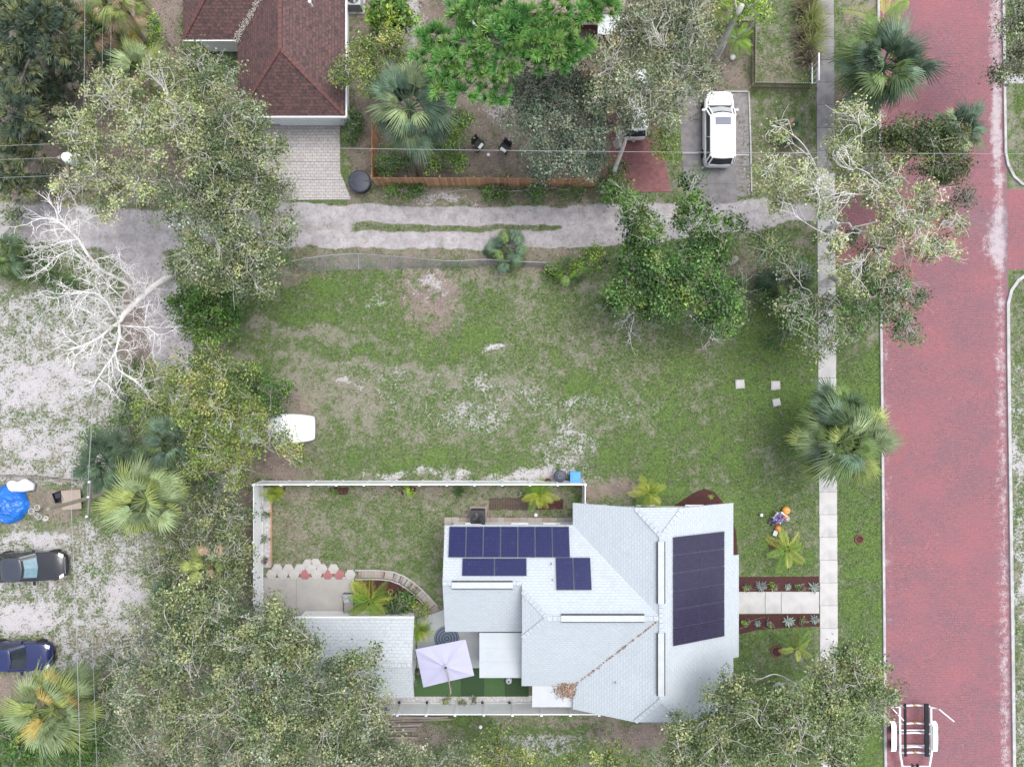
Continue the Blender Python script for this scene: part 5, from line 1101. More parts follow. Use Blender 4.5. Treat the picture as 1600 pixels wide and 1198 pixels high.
t = thing('plastic_lid', W(70.8, 809.5), 'flat white round lid lying right of the buckets', 'lid', None); MB().lathe((0, 0, 0), [(.17, 0), (.17, .02), (.14, .035)], 18, 1.3, 1).build('disc', MATS['ivory_plastic'], t, world=False); mb = MB(); mb.tube([(.21 * math.cos(a), .16 * math.sin(a), .03) for a in np.linspace(0, 2 * math.pi, 17)], .01, 4); mb.build('rim', M_pl, t, world=False)
t = thing('storage_crate', W(96, 775), 'black plastic crate beside the plywood sheet', 'crate', None, R(20)); mb = MB()
for s in (-1, 1): mb.box((s * .28, 0, .2), (.03, .7, .4)); mb.box((0, s * .335, .2), (.53, .03, .4))
mb.box((0, 0, .02), (.53, .64, .03)); mb.build('crate_wall', M_black, t, world=False); MB().bbox((0, .1, .22), (.4, .35, .3), .05).build('contents', pm('navy_rag', (.03, .035, .06), (.05, .05, .08), 5, .9, .4, 30), t, world=False)
t = thing('low_rail_fence', W(50, 750), 'low weathered rail fence above the blue tarp', 'fence', None)
for a, b in (((-30, 743), (50, 744)), ((50, 744), (118, 751))):
    p, q = W(*a, .42), W(*b, .42); MB().bar(p, q, .06, .09).build('rail', M_oldwood, t); p2, q2 = W(*a, .15), W(*b, .15); p2.x, p2.y, q2.x, q2.y = p.x, p.y, q.x, q.y; MB().bar(p2, q2, .05, .09).build('rail', M_oldwood, t)
for a in ((-28, 743), (10, 743.5), (50, 744), (84, 747.5), (116, 751)): p = W(*a, .42); MB().bar((p.x, p.y, 0), (p.x, p.y, .55), .09).build('post', M_oldwood, t)
t = thing('loose_plank', W(108, 750), 'long pale plank lying north of the plywood sheet', 'plank', None); mb = MB(); mb.bar(W(88, 752, .06), W(130, 749.5, .06), .12, .04); mb.build('board', pm('pale_plank', (.45, .38, .31), (.38, .32, .26), 3, .85, .3, 30), t); mb = MB(); mb.bar(W(91, 751.8, .085), W(94, 751.6, .085), .13, .008); mb.build('end_band', M_oldwood, t)
# timber stack outside the south fence
ts = thing('timber_stack', W(650, 1132), 'grey weathered planks stacked outside the white fence', 'timber', None); rs = random.Random(5)
pk = [pm('plank_grey', (.34, .30, .27), (.25, .22, .2), 3, .9, .3, 30), pm('plank_tan', (.42, .34, .27), (.33, .27, .21), 3, .9, .3, 30), M_oldwood]
for i, (x0, y0_, x1, y1) in enumerate(((590, 1119, 690, 1121), (592, 1123, 700, 1120), (590, 1127, 705, 1123), (600, 1131, 660, 1130), (612, 1134, 658, 1132), (600, 1138, 652, 1137), (606, 1143, 650, 1140), (604, 1152, 652, 1152), (596, 1125, 640, 1126))):
    mb = MB(); z = .06 + rs.choice((0, .06, .12)); mb.bar(W(x0, y0_, z), W(x1, y1, z), .13, .05); mb.build('plank', pk[i % 3], ts)
for x in (606, 645): mb = MB(); mb.bar(W(x, 1118, .02), W(x, 1153, .02), .09, .05); mb.build('bearer', M_oldwood, ts)
# stake lamps and round shrubs pots along the south fence come with the plants
for i, px in enumerate((579, 625, 668, 754, 796)):
    t = thing('stake_lamp', W(px, 1094), 'small black stake lamp at the south fence, ' + ('first beside the oak', 'second behind the garage', 'third near the garage corner', 'fourth, right of the ball shrubs', 'fifth, nearest the house')[i], 'lamp', 'stake lamps along the south fence'); c = W(px, 1094); mb = MB(); mb.bar(c, c + Vector((0, 0, .30)), .03); mb.build('stake', M_black, t); MB().lathe(c, [(.08, .30), (.09, .33), (.03, .38)], 8).build('lamp_head', M_black, t)

# ================================================================ UTILITY POLES AND WIRES
M_pole = pm('pole_timber', (.38, .33, .26), (.28, .24, .19), 2, .9, .4, 25)
def upole(top_px, z, label, arms=(), r=.12):
    p = W(*top_px, z); t = thing('utility_pole', (p.x, p.y, 0), label, 'pole', 'utility poles'); MB().tube([(p.x, p.y, 0), (p.x, p.y, z)], [r * 1.3, r * .75], 10).build('pole', M_pole, t); ap_ = []
    for za, ang, L in arms:
        d = Vector((math.cos(R(ang)), math.sin(R(ang)), 0)); c = Vector((p.x, p.y + 0, za)) + Vector((d.y, -d.x, 0)) * (r + .05); ar = MB().bar(c - d * L / 2, c + d * L / 2, .10, .12).build('crossarm', pm('grey_timber', (.24, .22, .21), (.18, .165, .16), 3, .9, .3, 30), t)
        for k_ in (-.46, 0.06, .46):
            q = c + d * L * k_; MB().lathe(q, [(.02, .06), (.06, .10), (.07, .16), (.05, .22), (.03, .25)], 10).build('insulator', M_pl, ar); ap_.append(q + Vector((0, 0, .25)))
    return t, p, ap_
t1, p1, ap1 = upole((75, 795), 11.0, 'tall utility pole rising beside the plywood and blue tarp', ((7.7, 86, 2.1),))
t2, p2, ap2 = upole((150, 1560), 9.2, 'utility pole standing just beyond the bottom edge', ((8.6, 0, 2.0),))
t3, p3, ap3 = upole((92, 246), 9.0, 'utility pole with white transformer poking through the north-west oak', ((8.4, 90, 1.9),))
mb = MB(); c = W(96, 242, 9.1); mb.lathe((p3.x + .34, p3.y + .05, 8.0), [(.26, 0), (.29, .1), (.29, .85), (.22, 1.0), (.06, 1.05)], 16); mb.build('transformer', M_pl, t3)
t4, p4, ap4 = upole((1880, 262), 9.0, 'utility pole standing just beyond the right edge', ((8.4, 90, 1.9),))
t5, p5, ap5 = upole((-420, 258), 9.0, 'utility pole standing just beyond the left edge', ((8.4, 90, 1.9),))
t6, p6, ap6 = upole((150, -420), 9.2, 'utility pole standing just beyond the top edge', ((8.6, 0, 2.0),))
def wire(a, b, label, sag=.35, r=.014, mat=None):
    a = Vector(a); b = Vector(b); P = []
    for i in range(25): f = i / 24; p = a.lerp(b, f); p.z -= sag * 4 * f * (1 - f); P.append(p)
    o = MB().tube(P, r, 4).build('power_line', mat or M_wire2); return tag(o, label, 'wire', 'overhead wires')
M_wire2 = pm('pale_cable', (.34, .34, .35), (.28, .28, .29), 3, .5, 0, 30); M_wire3 = pm('dark_cable', (.10, .10, .11), (.07, .07, .08), 3, .5, 0, 30)
nm = ('northern', 'middle', 'southern'); order3 = sorted(ap3, key=lambda v: -v.y); order4 = sorted(ap4, key=lambda v: -v.y); order5 = sorted(ap5, key=lambda v: -v.y)
for i in range(3): wire(order3[i], order4[i], nm[i] + ' overhead wire crossing above the cedar fence and alley', .55, .013 if i == 0 else .009, (M_wire2, M_wire3, M_wire3)[i]); wire(order5[i], order3[i], nm[i] + ' overhead wire leaving the frame left of the transformer', .2, .010, M_wire2)
o1 = sorted(ap1, key=lambda v: -v.y); 
wire((p1.x + .06, p1.y, 9.2), ap2[0], 'pale overhead wire running south past the parked cars, left one', .25, .014)
wire(o1[2], ap2[1], 'thin overhead wire running south past the parked cars, right one', .25, .009)
wire((p1.x + .06, p1.y, 9.2), ap6[0], 'pale overhead wire running north over the bare tree, left one', .6, .010); wire(o1[0], ap6[1], 'thin overhead wire running north over the bare tree, middle one', .6, .009); wire(o1[1], ap6[2], 'thin overhead wire running north over the bare tree, right one', .6, .009)
# ================================================================ TREES
def smooth_path(P, rad):
    """Catmull-Rom: three points per span so limbs curve instead of kinking"""
    Q, q = [], []; n = len(P)
    for i in range(n - 1):
        p0, p1, p2, p3 = P[max(i - 1, 0)], P[i], P[i + 1], P[min(i + 2, n - 1)]
        for k in range(3):
            t = k / 3; Q.append(.5 * ((2 * p1) + (p2 - p0) * t + (2 * p0 - 5 * p1 + 4 * p2 - p3) * t * t + (3 * p1 - p0 - 3 * p2 + p3) * t ** 3)); q.append(rad[i] + (rad[i + 1] - rad[i]) * t)
    return Q + [P[-1]], q + [rad[-1]]
def leafy(name, label, lobes, cols, base=None, dens=340, L=.13, Wd=.078, bark=None, seed=1, twigs=14, group=None, cat='tree', flat=.62, clump=.40, trunk_r=.22, fork=.34, up=.78, per=84, bare=0.0):
    """trunk, limbs to every foliage mass, twigs to the clumps, and leaf-sized faces gathered in clumps"""
    r = np.random.RandomState(seed); bark = bark or M_bark; LW = []
    for px, py, z, rp in lobes:
        c = W(px, py, z); LW.append((c, rp * (H - z) / F))
    zm = sum(c.z for c, _ in LW) / len(LW)
    if base is None: b0 = Vector((sum(c.x for c, _ in LW) / len(LW), sum(c.y for c, _ in LW) / len(LW), 0))
    else: b0 = W(base[0], base[1], 0)
    t = thing(name, b0, label, cat, group); mb = MB(); rnd = random.Random(seed)
    mean = Vector((sum(c.x for c, _ in LW) / len(LW), sum(c.y for c, _ in LW) / len(LW), 0)); fz = zm * fork
    fk = b0.lerp(mean, .25); fk.z = fz
    mid = b0.lerp(fk, .5) + Vector((rnd.uniform(-.1, .1), rnd.uniform(-.1, .1), 0)); mid.z = fz * .5
    mb.tube([b0 - Vector((0, 0, .05)), b0 + Vector((0, 0, .12)), mid, fk, fk + (fk - mid).normalized() * trunk_r * .8, fk + (fk - mid).normalized() * trunk_r * 1.1], [trunk_r * 1.5, trunk_r * 1.1, trunk_r * .95, trunk_r * .8, trunk_r * .5, trunk_r * .1], 9)
    Cs, Ts, Ls = [], [], []
    cw = np.array([c[3] if len(c) > 3 else 1.0 for c in cols], float); cw /= cw.sum(); ca = np.array([c[:3] for c in cols])
    nodes = [(fk, trunk_r * .7)]
    for li, (c, Rw) in enumerate(sorted(LW, key=lambda q: (q[0] - fk).length)):
        end = c + Vector((0, 0, Rw * flat * .35))
        st, sr = min(nodes, key=lambda q: (q[0] - end).length + .55 * (q[0] - fk).length + (2.0 if q[0].z > end.z + .3 else 0))
        d = end - st; P = [st]; rad = [min(sr * .8, .04 + Rw * .035)]; n = 6
        sd_ = d.cross(Vector((0, 0, 1))); sd_ = sd_.normalized() if sd_.length > 1e-3 else Vector((1, 0, 0)); ph, am = rnd.uniform(0, 6.28), rnd.uniform(.04, .10) * d.length
        for i in range(1, n + 1):
            f = i / n; p = st.lerp(end, f) + sd_ * am * (math.sin(ph + f * 5.5) - math.sin(ph)) * (1 - .3 * f) + Vector((rnd.gauss(0, .07), rnd.gauss(0, .07), d.length * .05 * math.sin(f * math.pi) + rnd.gauss(0, .05))); P.append(p); rad.append(max(.02, rad[0] * (1 - f * .68)))
        nodes += [(P[i], rad[i]) for i in (2, 3, 4, 5, 6)]
        P, rad = smooth_path(P, rad)
        mb.tube(P, rad, 6)
        nc = max(6, int(dens * Rw * Rw * 3.14 / per)); u = r.normal(size=(nc, 3)); u /= np.linalg.norm(u, axis=1)[:, None]
        flip = r.rand(nc) < up; u[:, 2] = np.where(flip, np.abs(u[:, 2]), u[:, 2]); rr_ = Rw * (r.rand(nc) ** .42) * (1 + .18 * r.normal(size=nc) * (r.rand(nc) < .3))
        cc = u * rr_[:, None] * np.array([1, 1, flat]) + np.array(c); cc[:, 2] = np.maximum(cc[:, 2], .25)
        k = r.choice(len(ca), nc, p=cw); bright = np.clip(1 + r.normal(size=nc) * .24, .5, 1.6)
        for j in range(nc):
            m = max(4, int(per * r.uniform(.5, 1.4)))
            if r.rand() < bare: m = 0
            if m:
                sg = clump * r.uniform(.7, 1.35); q = r.normal(size=(m, 3)) * np.array([sg, sg, sg * .6]) * .62 + cc[j]; q[:, 2] = np.maximum(q[:, 2], .06); Cs.append(q)
                tt = ca[k[j]] * bright[j] * (1 + r.normal(size=(m, 1)) * .22) * (1 + r.normal(size=(m, 3)) * .07); Ts.append(np.clip(tt, .008, .7)); Ls.append(np.full(m, 1.0) * r.uniform(.6, 1.5, m))
        # twigs
        for j in r.choice(nc, min(nc, int(twigs * max(1.0, Rw))), replace=False):
            e_ = Vector(cc[j]) + Vector((0, 0, clump * .5)); s0 = P[rnd.randrange(len(P) // 2, len(P))]; q1 = s0.lerp(e_, .4) + Vector((rnd.gauss(0, .22), rnd.gauss(0, .22), rnd.gauss(.16, .1))); q2 = s0.lerp(e_, .75) + Vector((rnd.gauss(0, .18), rnd.gauss(0, .18), rnd.gauss(.14, .08))); rt = .018 + .006 * Rw
            tp_, tr_ = smooth_path([s0, q1, q2, e_], [rt, rt * .75, rt * .5, .006]); mb.tube(tp_, tr_, 3, cap=False)
            for _ in range(2): e2 = e_ + Vector((rnd.gauss(0, .35), rnd.gauss(0, .35), rnd.gauss(.12, .15))); mb.tube([q2, q2.lerp(e2, .55) + Vector((rnd.gauss(0, .07), rnd.gauss(0, .07), 0)), e2], [rt * .45, .010, .006], 3, cap=False)
    mb.build('trunk', bark, t, smooth=True)
    if Cs:
        C = np.concatenate(Cs); T_ = np.concatenate(Ts); S_ = np.concatenate(Ls)
        link('crown', scatter_mesh('crown', C - np.array(b0), L * S_, Wd * S_, T_, LEAF, .38, seed), t)
    return t

OLIVE = [(.155, .195, .085, 3), (.215, .250, .120, 2), (.085, .125, .055, 2), (.285, .305, .140, 1.2), (.225, .255, .175, 1.4)]
GREY = [(.185, .215, .125, 3), (.255, .280, .170, 2), (.105, .140, .075, 2), (.320, .330, .205, 1.2)]
YGRN = [(.19, .25, .065, 3), (.27, .30, .085, 1.5), (.115, .17, .05, 2.5), (.33, .335, .11, .6)]
DARK = [(.070, .115, .056, 3), (.10, .15, .072, 2), (.14, .18, .10, 1.2)]
BLUED = [(.105, .145, .095, 3), (.15, .19, .125, 2), (.20, .225, .15, 1)]
FICUS = [(.075, .155, .030, 3), (.11, .205, .042, 2), (.045, .10, .025, 2), (.17, .25, .06, .6)]
MIDG = [(.075, .158, .040, 3), (.115, .215, .052, 2), (.045, .098, .030, 2.2), (.185, .25, .06, .8)]
PALEO = [(.33, .365, .175, 3), (.26, .30, .13, 2), (.43, .44, .235, 1.2), (.15, .20, .08, 1.4)]
BRIGHT = [(.22, .36, .045, 3), (.30, .42, .06, 2), (.13, .24, .03, 1.5)]
GO = 'broadleaf trees around the lot'

# north-west oaks
leafy('oak_tree', 'pale yellow-green oak with bare cream limbs over the alley, far left', [(120, 205, 8.5, 42), (180, 160, 9, 48), (235, 205, 9, 50), (150, 260, 8.2, 40), (215, 275, 8.2, 44), (110, 290, 7.4, 30), (290, 190, 8.8, 46), (255, 130, 8.6, 40), (175, 310, 7.2, 32)], PALEO, base=(335, 338), dens=350, bark=M_pale, seed=3, twigs=13, group=GO, trunk_r=.30, fork=.42, clump=.36)
leafy('oak_tree', 'olive oak overhanging the brown roof and paver drive', [(330, 130, 7.8, 48), (370, 190, 8, 58), (330, 260, 8, 62), (400, 250, 7.6, 52), (300, 320, 7.8, 56), (375, 320, 7.8, 60), (420, 300, 7.2, 40), (300, 95, 7.2, 30), (440, 350, 7, 26), (340, 380, 7.4, 56), (400, 390, 7.2, 48), (410, 440, 6.8, 30), (300, 410, 7.2, 34), (355, 435, 6.8, 36)], OLIVE, base=(390, 352), dens=420, bark=M_pale, seed=4, twigs=9, group=GO, trunk_r=.34)
leafy('round_bush', 'rounded deep green bushy tree left of the open lot', [(320, 490, 3.0, 46), (295, 478, 2.6, 28), (345, 470, 3.0, 34), (335, 515, 2.4, 28), (355, 505, 2.4, 26)], FICUS, dens=402, seed=5, twigs=5, cat='tree', group=GO, L=.15, Wd=.10, trunk_r=.12)
leafy('oak_tree', 'yellow-green tree hanging over the white covered vehicle', [(290, 620, 6.5, 42), (340, 600, 6.8, 44), (365, 650, 6.4, 42), (300, 575, 6, 32), (340, 700, 6, 44), (240, 625, 5.6, 30), (395, 640, 5.0, 26), (425, 665, 4.4, 24), (450, 690, 4.0, 20), (470, 712, 3.4, 13), (380, 700, 5.2, 26), (370, 735, 5, 26), (335, 550, 5.4, 20), (255, 590, 5.6, 32), (215, 605, 5, 26), (310, 660, 6, 34), (230, 655, 5, 22), (300, 720, 5.2, 28)], YGRN, base=(375, 668), dens=400, bark=M_pale, seed=6, twigs=10, group=GO, trunk_r=.22)
leafy('shade_tree', 'dark green low tree behind the white covered vehicle', [(410, 610, 2.6, 30), (380, 590, 2.8, 30), (425, 635, 2.2, 20), (440, 600, 1.8, 14)], MIDG, dens=366, seed=7, twigs=4, group=GO, trunk_r=.1)
leafy('shrub_thicket', 'thin pale thicket below the yellow-green tree by the fence', [(290, 830, 3.2, 30), (340, 800, 3.6, 38), (350, 850, 3.6, 38), (310, 880, 3.4, 34), (365, 905, 3.6, 30), (265, 850, 2.4, 24), (300, 790, 3.2, 26), (330, 930, 4.4, 40), (280, 905, 3.6, 34), (365, 860, 4, 30), (370, 815, 4, 28), (245, 900, 2.6, 24)], OLIVE, dens=320, seed=8, twigs=7, bark=M_pale, group=GO, trunk_r=.1)
# big oaks along the lower left
leafy('oak_tree', 'huge grey-olive oak filling the lower left beside the garage', [(330, 950, 8, 56), (395, 1000, 8.5, 60), (300, 1020, 8.4, 58), (250, 1060, 8, 56), (370, 1080, 9, 66), (450, 1060, 8.6, 60), (300, 1120, 8.6, 62), (420, 1140, 9, 66), (510, 1080, 8.2, 54), (560, 1050, 7.6, 40), (520, 1140, 8.4, 58), (470, 1000, 7.8, 42), (575, 1020, 7, 22), (420, 965, 7.4, 36), (270, 960, 7.4, 40), (580, 1100, 7.6, 36)], OLIVE, base=(480, 1075), dens=430, bark=M_pale, seed=9, twigs=7, group=GO, trunk_r=.42)
leafy('oak_tree', 'olive oak spilling over the bottom edge left of the timber stack', [(560, 1175, 8, 58), (470, 1200, 8.4, 60), (610, 1180, 7.4, 44), (370, 1200, 8.4, 60), (280, 1195, 8.2, 56), (640, 1195, 7, 36), (215, 1150, 7, 40), (200, 1100, 6.6, 30), (700, 1200, 5, 40)], GREY, base=(560, 1185), dens=420, bark=M_pale, seed=10, twigs=6, group=GO, trunk_r=.34)
leafy('oak_tree', 'small olive tree at the bottom edge under the turf', [(770, 1160, 4.2, 30), (790, 1185, 4.4, 36), (745, 1195, 4.2, 32), (830, 1200, 4, 26)], YGRN, dens=305, seed=12, twigs=9, group=GO, trunk_r=.13)
leafy('oak_tree', 'small yellow-green tree at the bottom edge right of centre', [(900, 1192, 4.2, 30), (950, 1188, 4.4, 30), (990, 1200, 4, 26)], YGRN, dens=305, seed=13, twigs=9, group=GO, trunk_r=.13)
# lower right oak
leafy('oak_tree', 'broad green oak beside the trailer at the lower right', [(1130, 1090, 7, 38), (1150, 1060, 6.8, 28), (1185, 1110, 8, 48), (1130, 1150, 7.8, 48), (1240, 1120, 8.4, 54), (1300, 1060, 7.6, 44), (1340, 1045, 7.4, 42), (1300, 1110, 8, 50), (1360, 1090, 7.2, 40), (1385, 1080, 6.6, 22), (1210, 1170, 8.2, 58), (1290, 1170, 8, 52), (1080, 1140, 7, 38), (1060, 1185, 7, 40), (1120, 1200, 7.4, 50), (1330, 1140, 7, 34), (1310, 1020, 6.8, 22)], [(.155, .205, .085, 3), (.215, .260, .115, 2), (.095, .14, .055, 2), (.29, .31, .14, 1)], base=(1215, 1075), dens=430, bark=M_pale, seed=14, twigs=7, group=GO, trunk_r=.36)
# middle north trees
leafy('leafy_tree', 'glossy dark green tree leaning over the alley at the lot corner', [(1030, 420, 5.8, 42), (985, 400, 5.4, 30), (1090, 435, 6, 38), (1085, 385, 6, 30), (985, 455, 5.2, 34), (1045, 475, 5.4, 30), (1115, 470, 5.6, 32), (1140, 455, 5.0, 22), (960, 470, 4.4, 20), (1100, 500, 4.8, 22), (1150, 485, 4.2, 18), (1010, 490, 4.2, 18), (1130, 510, 4.0, 14), (1045, 445, 5.6, 34), (1120, 410, 5, 20)], MIDG, base=(1148, 405), dens=480, L=.165, Wd=.10, seed=15, twigs=5, group=GO, trunk_r=.20)
leafy('leafy_tree', 'bright green upper branches reaching across the alley track', [(985, 325, 6.6, 26), (1005, 350, 6.6, 28), (965, 305, 6, 20), (1085, 320, 6.8, 28), (1095, 355, 6.6, 26), (1080, 275, 6.4, 18), (1145, 350, 5.4, 15), (1125, 375, 5.6, 20), (1060, 340, 6, 20), (1010, 375, 6, 26)], FICUS + [(.25, .28, .08, .6)], base=(1110, 410), dens=305, L=.165, Wd=.10, bark=M_pale, seed=16, twigs=8, group=GO, trunk_r=.15)
leafy('oak_tree', 'dark grey-green oak over the cedar fence end', [(830, 140, 6.4, 46), (880, 130, 6.4, 44), (850, 200, 6.8, 56), (910, 200, 6.8, 52), (880, 250, 6.2, 44), (820, 180, 6, 36), (930, 150, 6.2, 36), (920, 255, 5.6, 30), (845, 265, 5, 20)], BLUED, base=(885, 250), dens=403, seed=17, twigs=7, group=GO, trunk_r=.26, bark=M_bark)
leafy('oak_tree', 'grey-olive oak above the half hidden white car', [(960, 90, 9, 44), (1020, 60, 9.4, 54), (1075, 50, 9, 50), (1000, 140, 9, 50), (1060, 110, 9, 48), (950, 150, 8.4, 38), (1095, 130, 8, 32), (1040, 180, 7.8, 32), (1000, 20, 9, 44), (1080, 10, 8.6, 40), (970, 190, 7.4, 28)], GREY + [(.33, .31, .17, 1)], base=(965, 225), dens=360, bark=M_pale, seed=18, twigs=13, group=GO, trunk_r=.26)
leafy('tall_shrub', 'yellow-green tall shrub between the two white cars', [(1022, 150, 3.5, 18), (1032, 185, 3.4, 20), (1020, 220, 3.2, 18), (1042, 235, 2.8, 16), (1045, 205, 3, 16), (1028, 118, 3.4, 14)], BRIGHT + YGRN, dens=350, seed=19, twigs=6, group=GO, cat='shrub', trunk_r=.07)
leafy('leafy_tree', 'lime green tree top at the top edge by the leaning trunk', [(1165, 6, 6, 24), (1140, -10, 6, 28), (1188, 20, 5.4, 14), (1180, 0, 6, 20)], BRIGHT, base=(1118, 92), dens=366, seed=20, twigs=6, group=GO, trunk_r=.15, bark=M_pale)
# pale wide oak at the sidewalk
leafy('oak_tree', 'wide pale oak with white forking limbs over sidewalk and street', [(1215, 210, 7.6, 24), (1195, 270, 8, 32), (1215, 310, 8.4, 30), (1330, 190, 9, 34), (1355, 185, 8.8, 28), (1310, 240, 9, 34), (1255, 285, 9, 40), (1300, 310, 9.2, 36), (1385, 280, 9, 32), (1400, 330, 9, 40), (1360, 300, 9.2, 34), (1430, 360, 8.6, 40), (1465, 395, 8, 34), (1490, 345, 8, 24), (1450, 310, 8.4, 26), (1375, 400, 8.4, 32), (1330, 430, 8, 36), (1385, 370, 8.6, 34), (1300, 385, 8, 26)], PALEO, base=(1285, 368), dens=270, bark=M_dead, seed=21, twigs=15, group=GO, trunk_r=.24, fork=.36, clump=.36, up=.8)
leafy('oak_tree', 'darker lower branches under the pale oak beside the street', [(1365, 450, 6.4, 36), (1400, 480, 6.2, 34), (1410, 520, 6, 26), (1340, 470, 6, 32), (1300, 480, 6, 30), (1255, 500, 5.6, 34), (1285, 530, 5.6, 34), (1240, 470, 5.4, 30), (1330, 515, 5.4, 26), (1390, 440, 6.4, 30), (1420, 465, 5.8, 22), (1195, 385, 5.4, 32), (1230, 415, 5.4, 26)], OLIVE + MIDG[:2], base=(1300, 432), dens=330, bark=M_pale, seed=22, twigs=9, group=GO, trunk_r=.22)
leafy('shade_tree', 'dense dark green tree leaning over the brick street', [(1420, 215, 7, 42), (1455, 230, 7.2, 44), (1480, 260, 7, 36), (1395, 235, 6.4, 32), (1490, 215, 6.4, 30), (1460, 270, 6.6, 30), (1380, 215, 6, 28)], [(.09, .125, .045, 3), (.14, .17, .06, 2), (.05, .075, .03, 2)], base=(1352, 268), dens=362, seed=23, twigs=5, group=GO, trunk_r=.26, bark=M_pale)
leafy('shade_tree', 'small dark leafy branches at the street corner below the dense tree', [(1440, 325, 5.4, 20), (1500, 312, 5.4, 18), (1470, 330, 5, 16), (1360, 392, 5, 16)], DARK, base=(1385, 360), dens=350, seed=24, twigs=5, group=GO, trunk_r=.12)
leafy('oak_tree', 'grey-green oak at the upper right edge over the pale drive', [(1590, 20, 7, 34), (1600, 70, 7, 40), (1575, 110, 6.4, 24), (1620, 30, 7, 44), (1560, 118, 5.6, 14), (1625, 95, 6.5, 36)], GREY, base=(1610, 75), dens=366, seed=25, twigs=7, group=GO, trunk_r=.24)
# shrubs and small trees north
leafy('citrus_tree', 'yellow-green citrus tree reaching over the brown roof edge', [(570, 110, 4.6, 34), (600, 80, 4.6, 34), (535, 118, 4.4, 22), (625, 75, 4.2, 26), (560, 85, 4.4, 24), (585, 130, 4, 22)], YGRN, base=(600, 130), dens=380, seed=26, twigs=6, group=GO, trunk_r=.12)
leafy('hedge_shrub', 'glossy yellow-green shrub at the top edge by the garden wall', [(612, 10, 2.6, 28), (595, 25, 2.2, 20), (630, 30, 2.2, 20), (612, 45, 1.8, 20)], BRIGHT + FICUS, dens=366, seed=27, twigs=4, cat='shrub', L=.26, Wd=.13, trunk_r=.06)
leafy('garden_shrub', 'bright green shrub right of the fan palm behind the cedar fence', [(708, 200, 2.2, 24), (700, 235, 2, 26), (722, 185, 1.8, 16), (690, 262, 1.4, 18), (715, 255, 1.6, 16)], BRIGHT + FICUS, dens=366, seed=28, twigs=4, cat='shrub', trunk_r=.05)
leafy('garden_shrub', 'green shrub in the corner of the cedar fences', [(608, 245, 1.6, 20), (622, 262, 1.4, 18), (600, 265, 1.2, 12), (640, 250, 1.2, 14)], FICUS, dens=350, seed=29, twigs=4, cat='shrub', trunk_r=.05)
leafy('garden_shrub', 'green shrub at the corner where cedar fence meets red drive', [(955, 275, 1.6, 16), (948, 295, 1.4, 16), (960, 300, 1.5, 14), (965, 262, 1.5, 10)], FICUS, dens=350, seed=30, twigs=4, cat='shrub', trunk_r=.05)
leafy('garden_shrub', 'low weedy shrub outside the cedar fence foot', [(620, 296, .5, 16), (650, 298, .4, 12), (790, 300, .45, 18), (840, 299, .5, 20), (770, 300, .4, 12), (890, 300, .5, 18)], FICUS + MIDG, dens=289, seed=31, twigs=2, cat='shrub', trunk_r=.02, L=.13, Wd=.07)
leafy('garden_shrub', 'small dark shrub beside the downspout of the brown house', [(552, 185, 1.0, 12), (556, 200, .8, 11), (550, 212, .7, 8)], MIDG, dens=350, seed=32, twigs=3, cat='shrub', trunk_r=.03)
leafy('garden_shrub', 'green clipped shrub between west trees and brown house', [(237, 40, 2.6, 16), (240, 62, 2.4, 14), (232, 22, 2.4, 12)], BRIGHT + FICUS, dens=350, seed=33, twigs=3, cat='shrub', trunk_r=.05)
leafy('weed_patch', 'dark weedy undergrowth in the lower left corner', [(30, 1150, 1.6, 40), (90, 1165, 1.8, 44), (140, 1180, 1.6, 40), (20, 1190, 1.4, 36), (160, 1120, 1.2, 26), (120, 1100, 1.0, 16)], FICUS + MIDG, dens=350, seed=34, twigs=3, cat='shrub', trunk_r=.04)
leafy('weed_patch', 'weedy bank beside the sandy track at the left edge', [(30, 400, 1.0, 24), (70, 425, .8, 22), (110, 450, .8, 20), (10, 420, .8, 18), (60, 395, .9, 16)], DARK + FICUS, dens=319, seed=35, twigs=3, cat='shrub', trunk_r=.03)
leafy('weed_patch', 'dark green weeds and vines on the chain-link fence end', [(935, 410, 1.0, 14), (905, 416, .7, 12), (870, 425, .5, 14), (930, 395, .8, 10)], BRIGHT + MIDG, dens=366, seed=36, twigs=2, cat='shrub', trunk_r=.02)
leafy('weed_patch', 'low dark growth under the pale oak by the alley mouth', [(1205, 470, 1.0, 26), (1235, 500, .9, 24), (1190, 440, .8, 18), (1220, 535, .7, 18), (1330, 370, .9, 14)], DARK + MIDG, dens=258, seed=37, twigs=2, cat='shrub', trunk_r=.02)

leafy('undergrowth', 'dense dark undergrowth below the corner conifers, upper left', [(130, 110, 2.2, 34), (100, 185, 2.2, 40), (60, 285, 2, 36), (135, 235, 1.8, 30), (20, 250, 2, 34), (90, 140, 2.4, 36), (170, 95, 2.2, 26), (40, 90, 2.6, 40), (130, 30, 2.4, 36), (200, 60, 1.8, 20), (30, 330, 1.0, 22), (70, 60, 2.6, 36), (20, 150, 2.4, 40)], DARK + OLIVE[:2], dens=230, seed=51, twigs=4, cat='shrub', trunk_r=.04)
leafy('undergrowth', 'green undergrowth strip between sandy lot and fan palms', [(195, 620, 1.4, 20), (200, 660, 1.6, 22), (160, 770, 1.4, 20), (155, 680, 1.4, 16), (180, 810, 1.2, 18), (205, 700, 1.8, 22), (250, 735, 2.2, 24), (215, 570, 1.2, 16), (185, 600, 1.0, 12), (290, 760, 2, 22), (330, 755, 2, 20)], DARK + MIDG[:2], dens=250, seed=52, twigs=4, cat='shrub', trunk_r=.04)
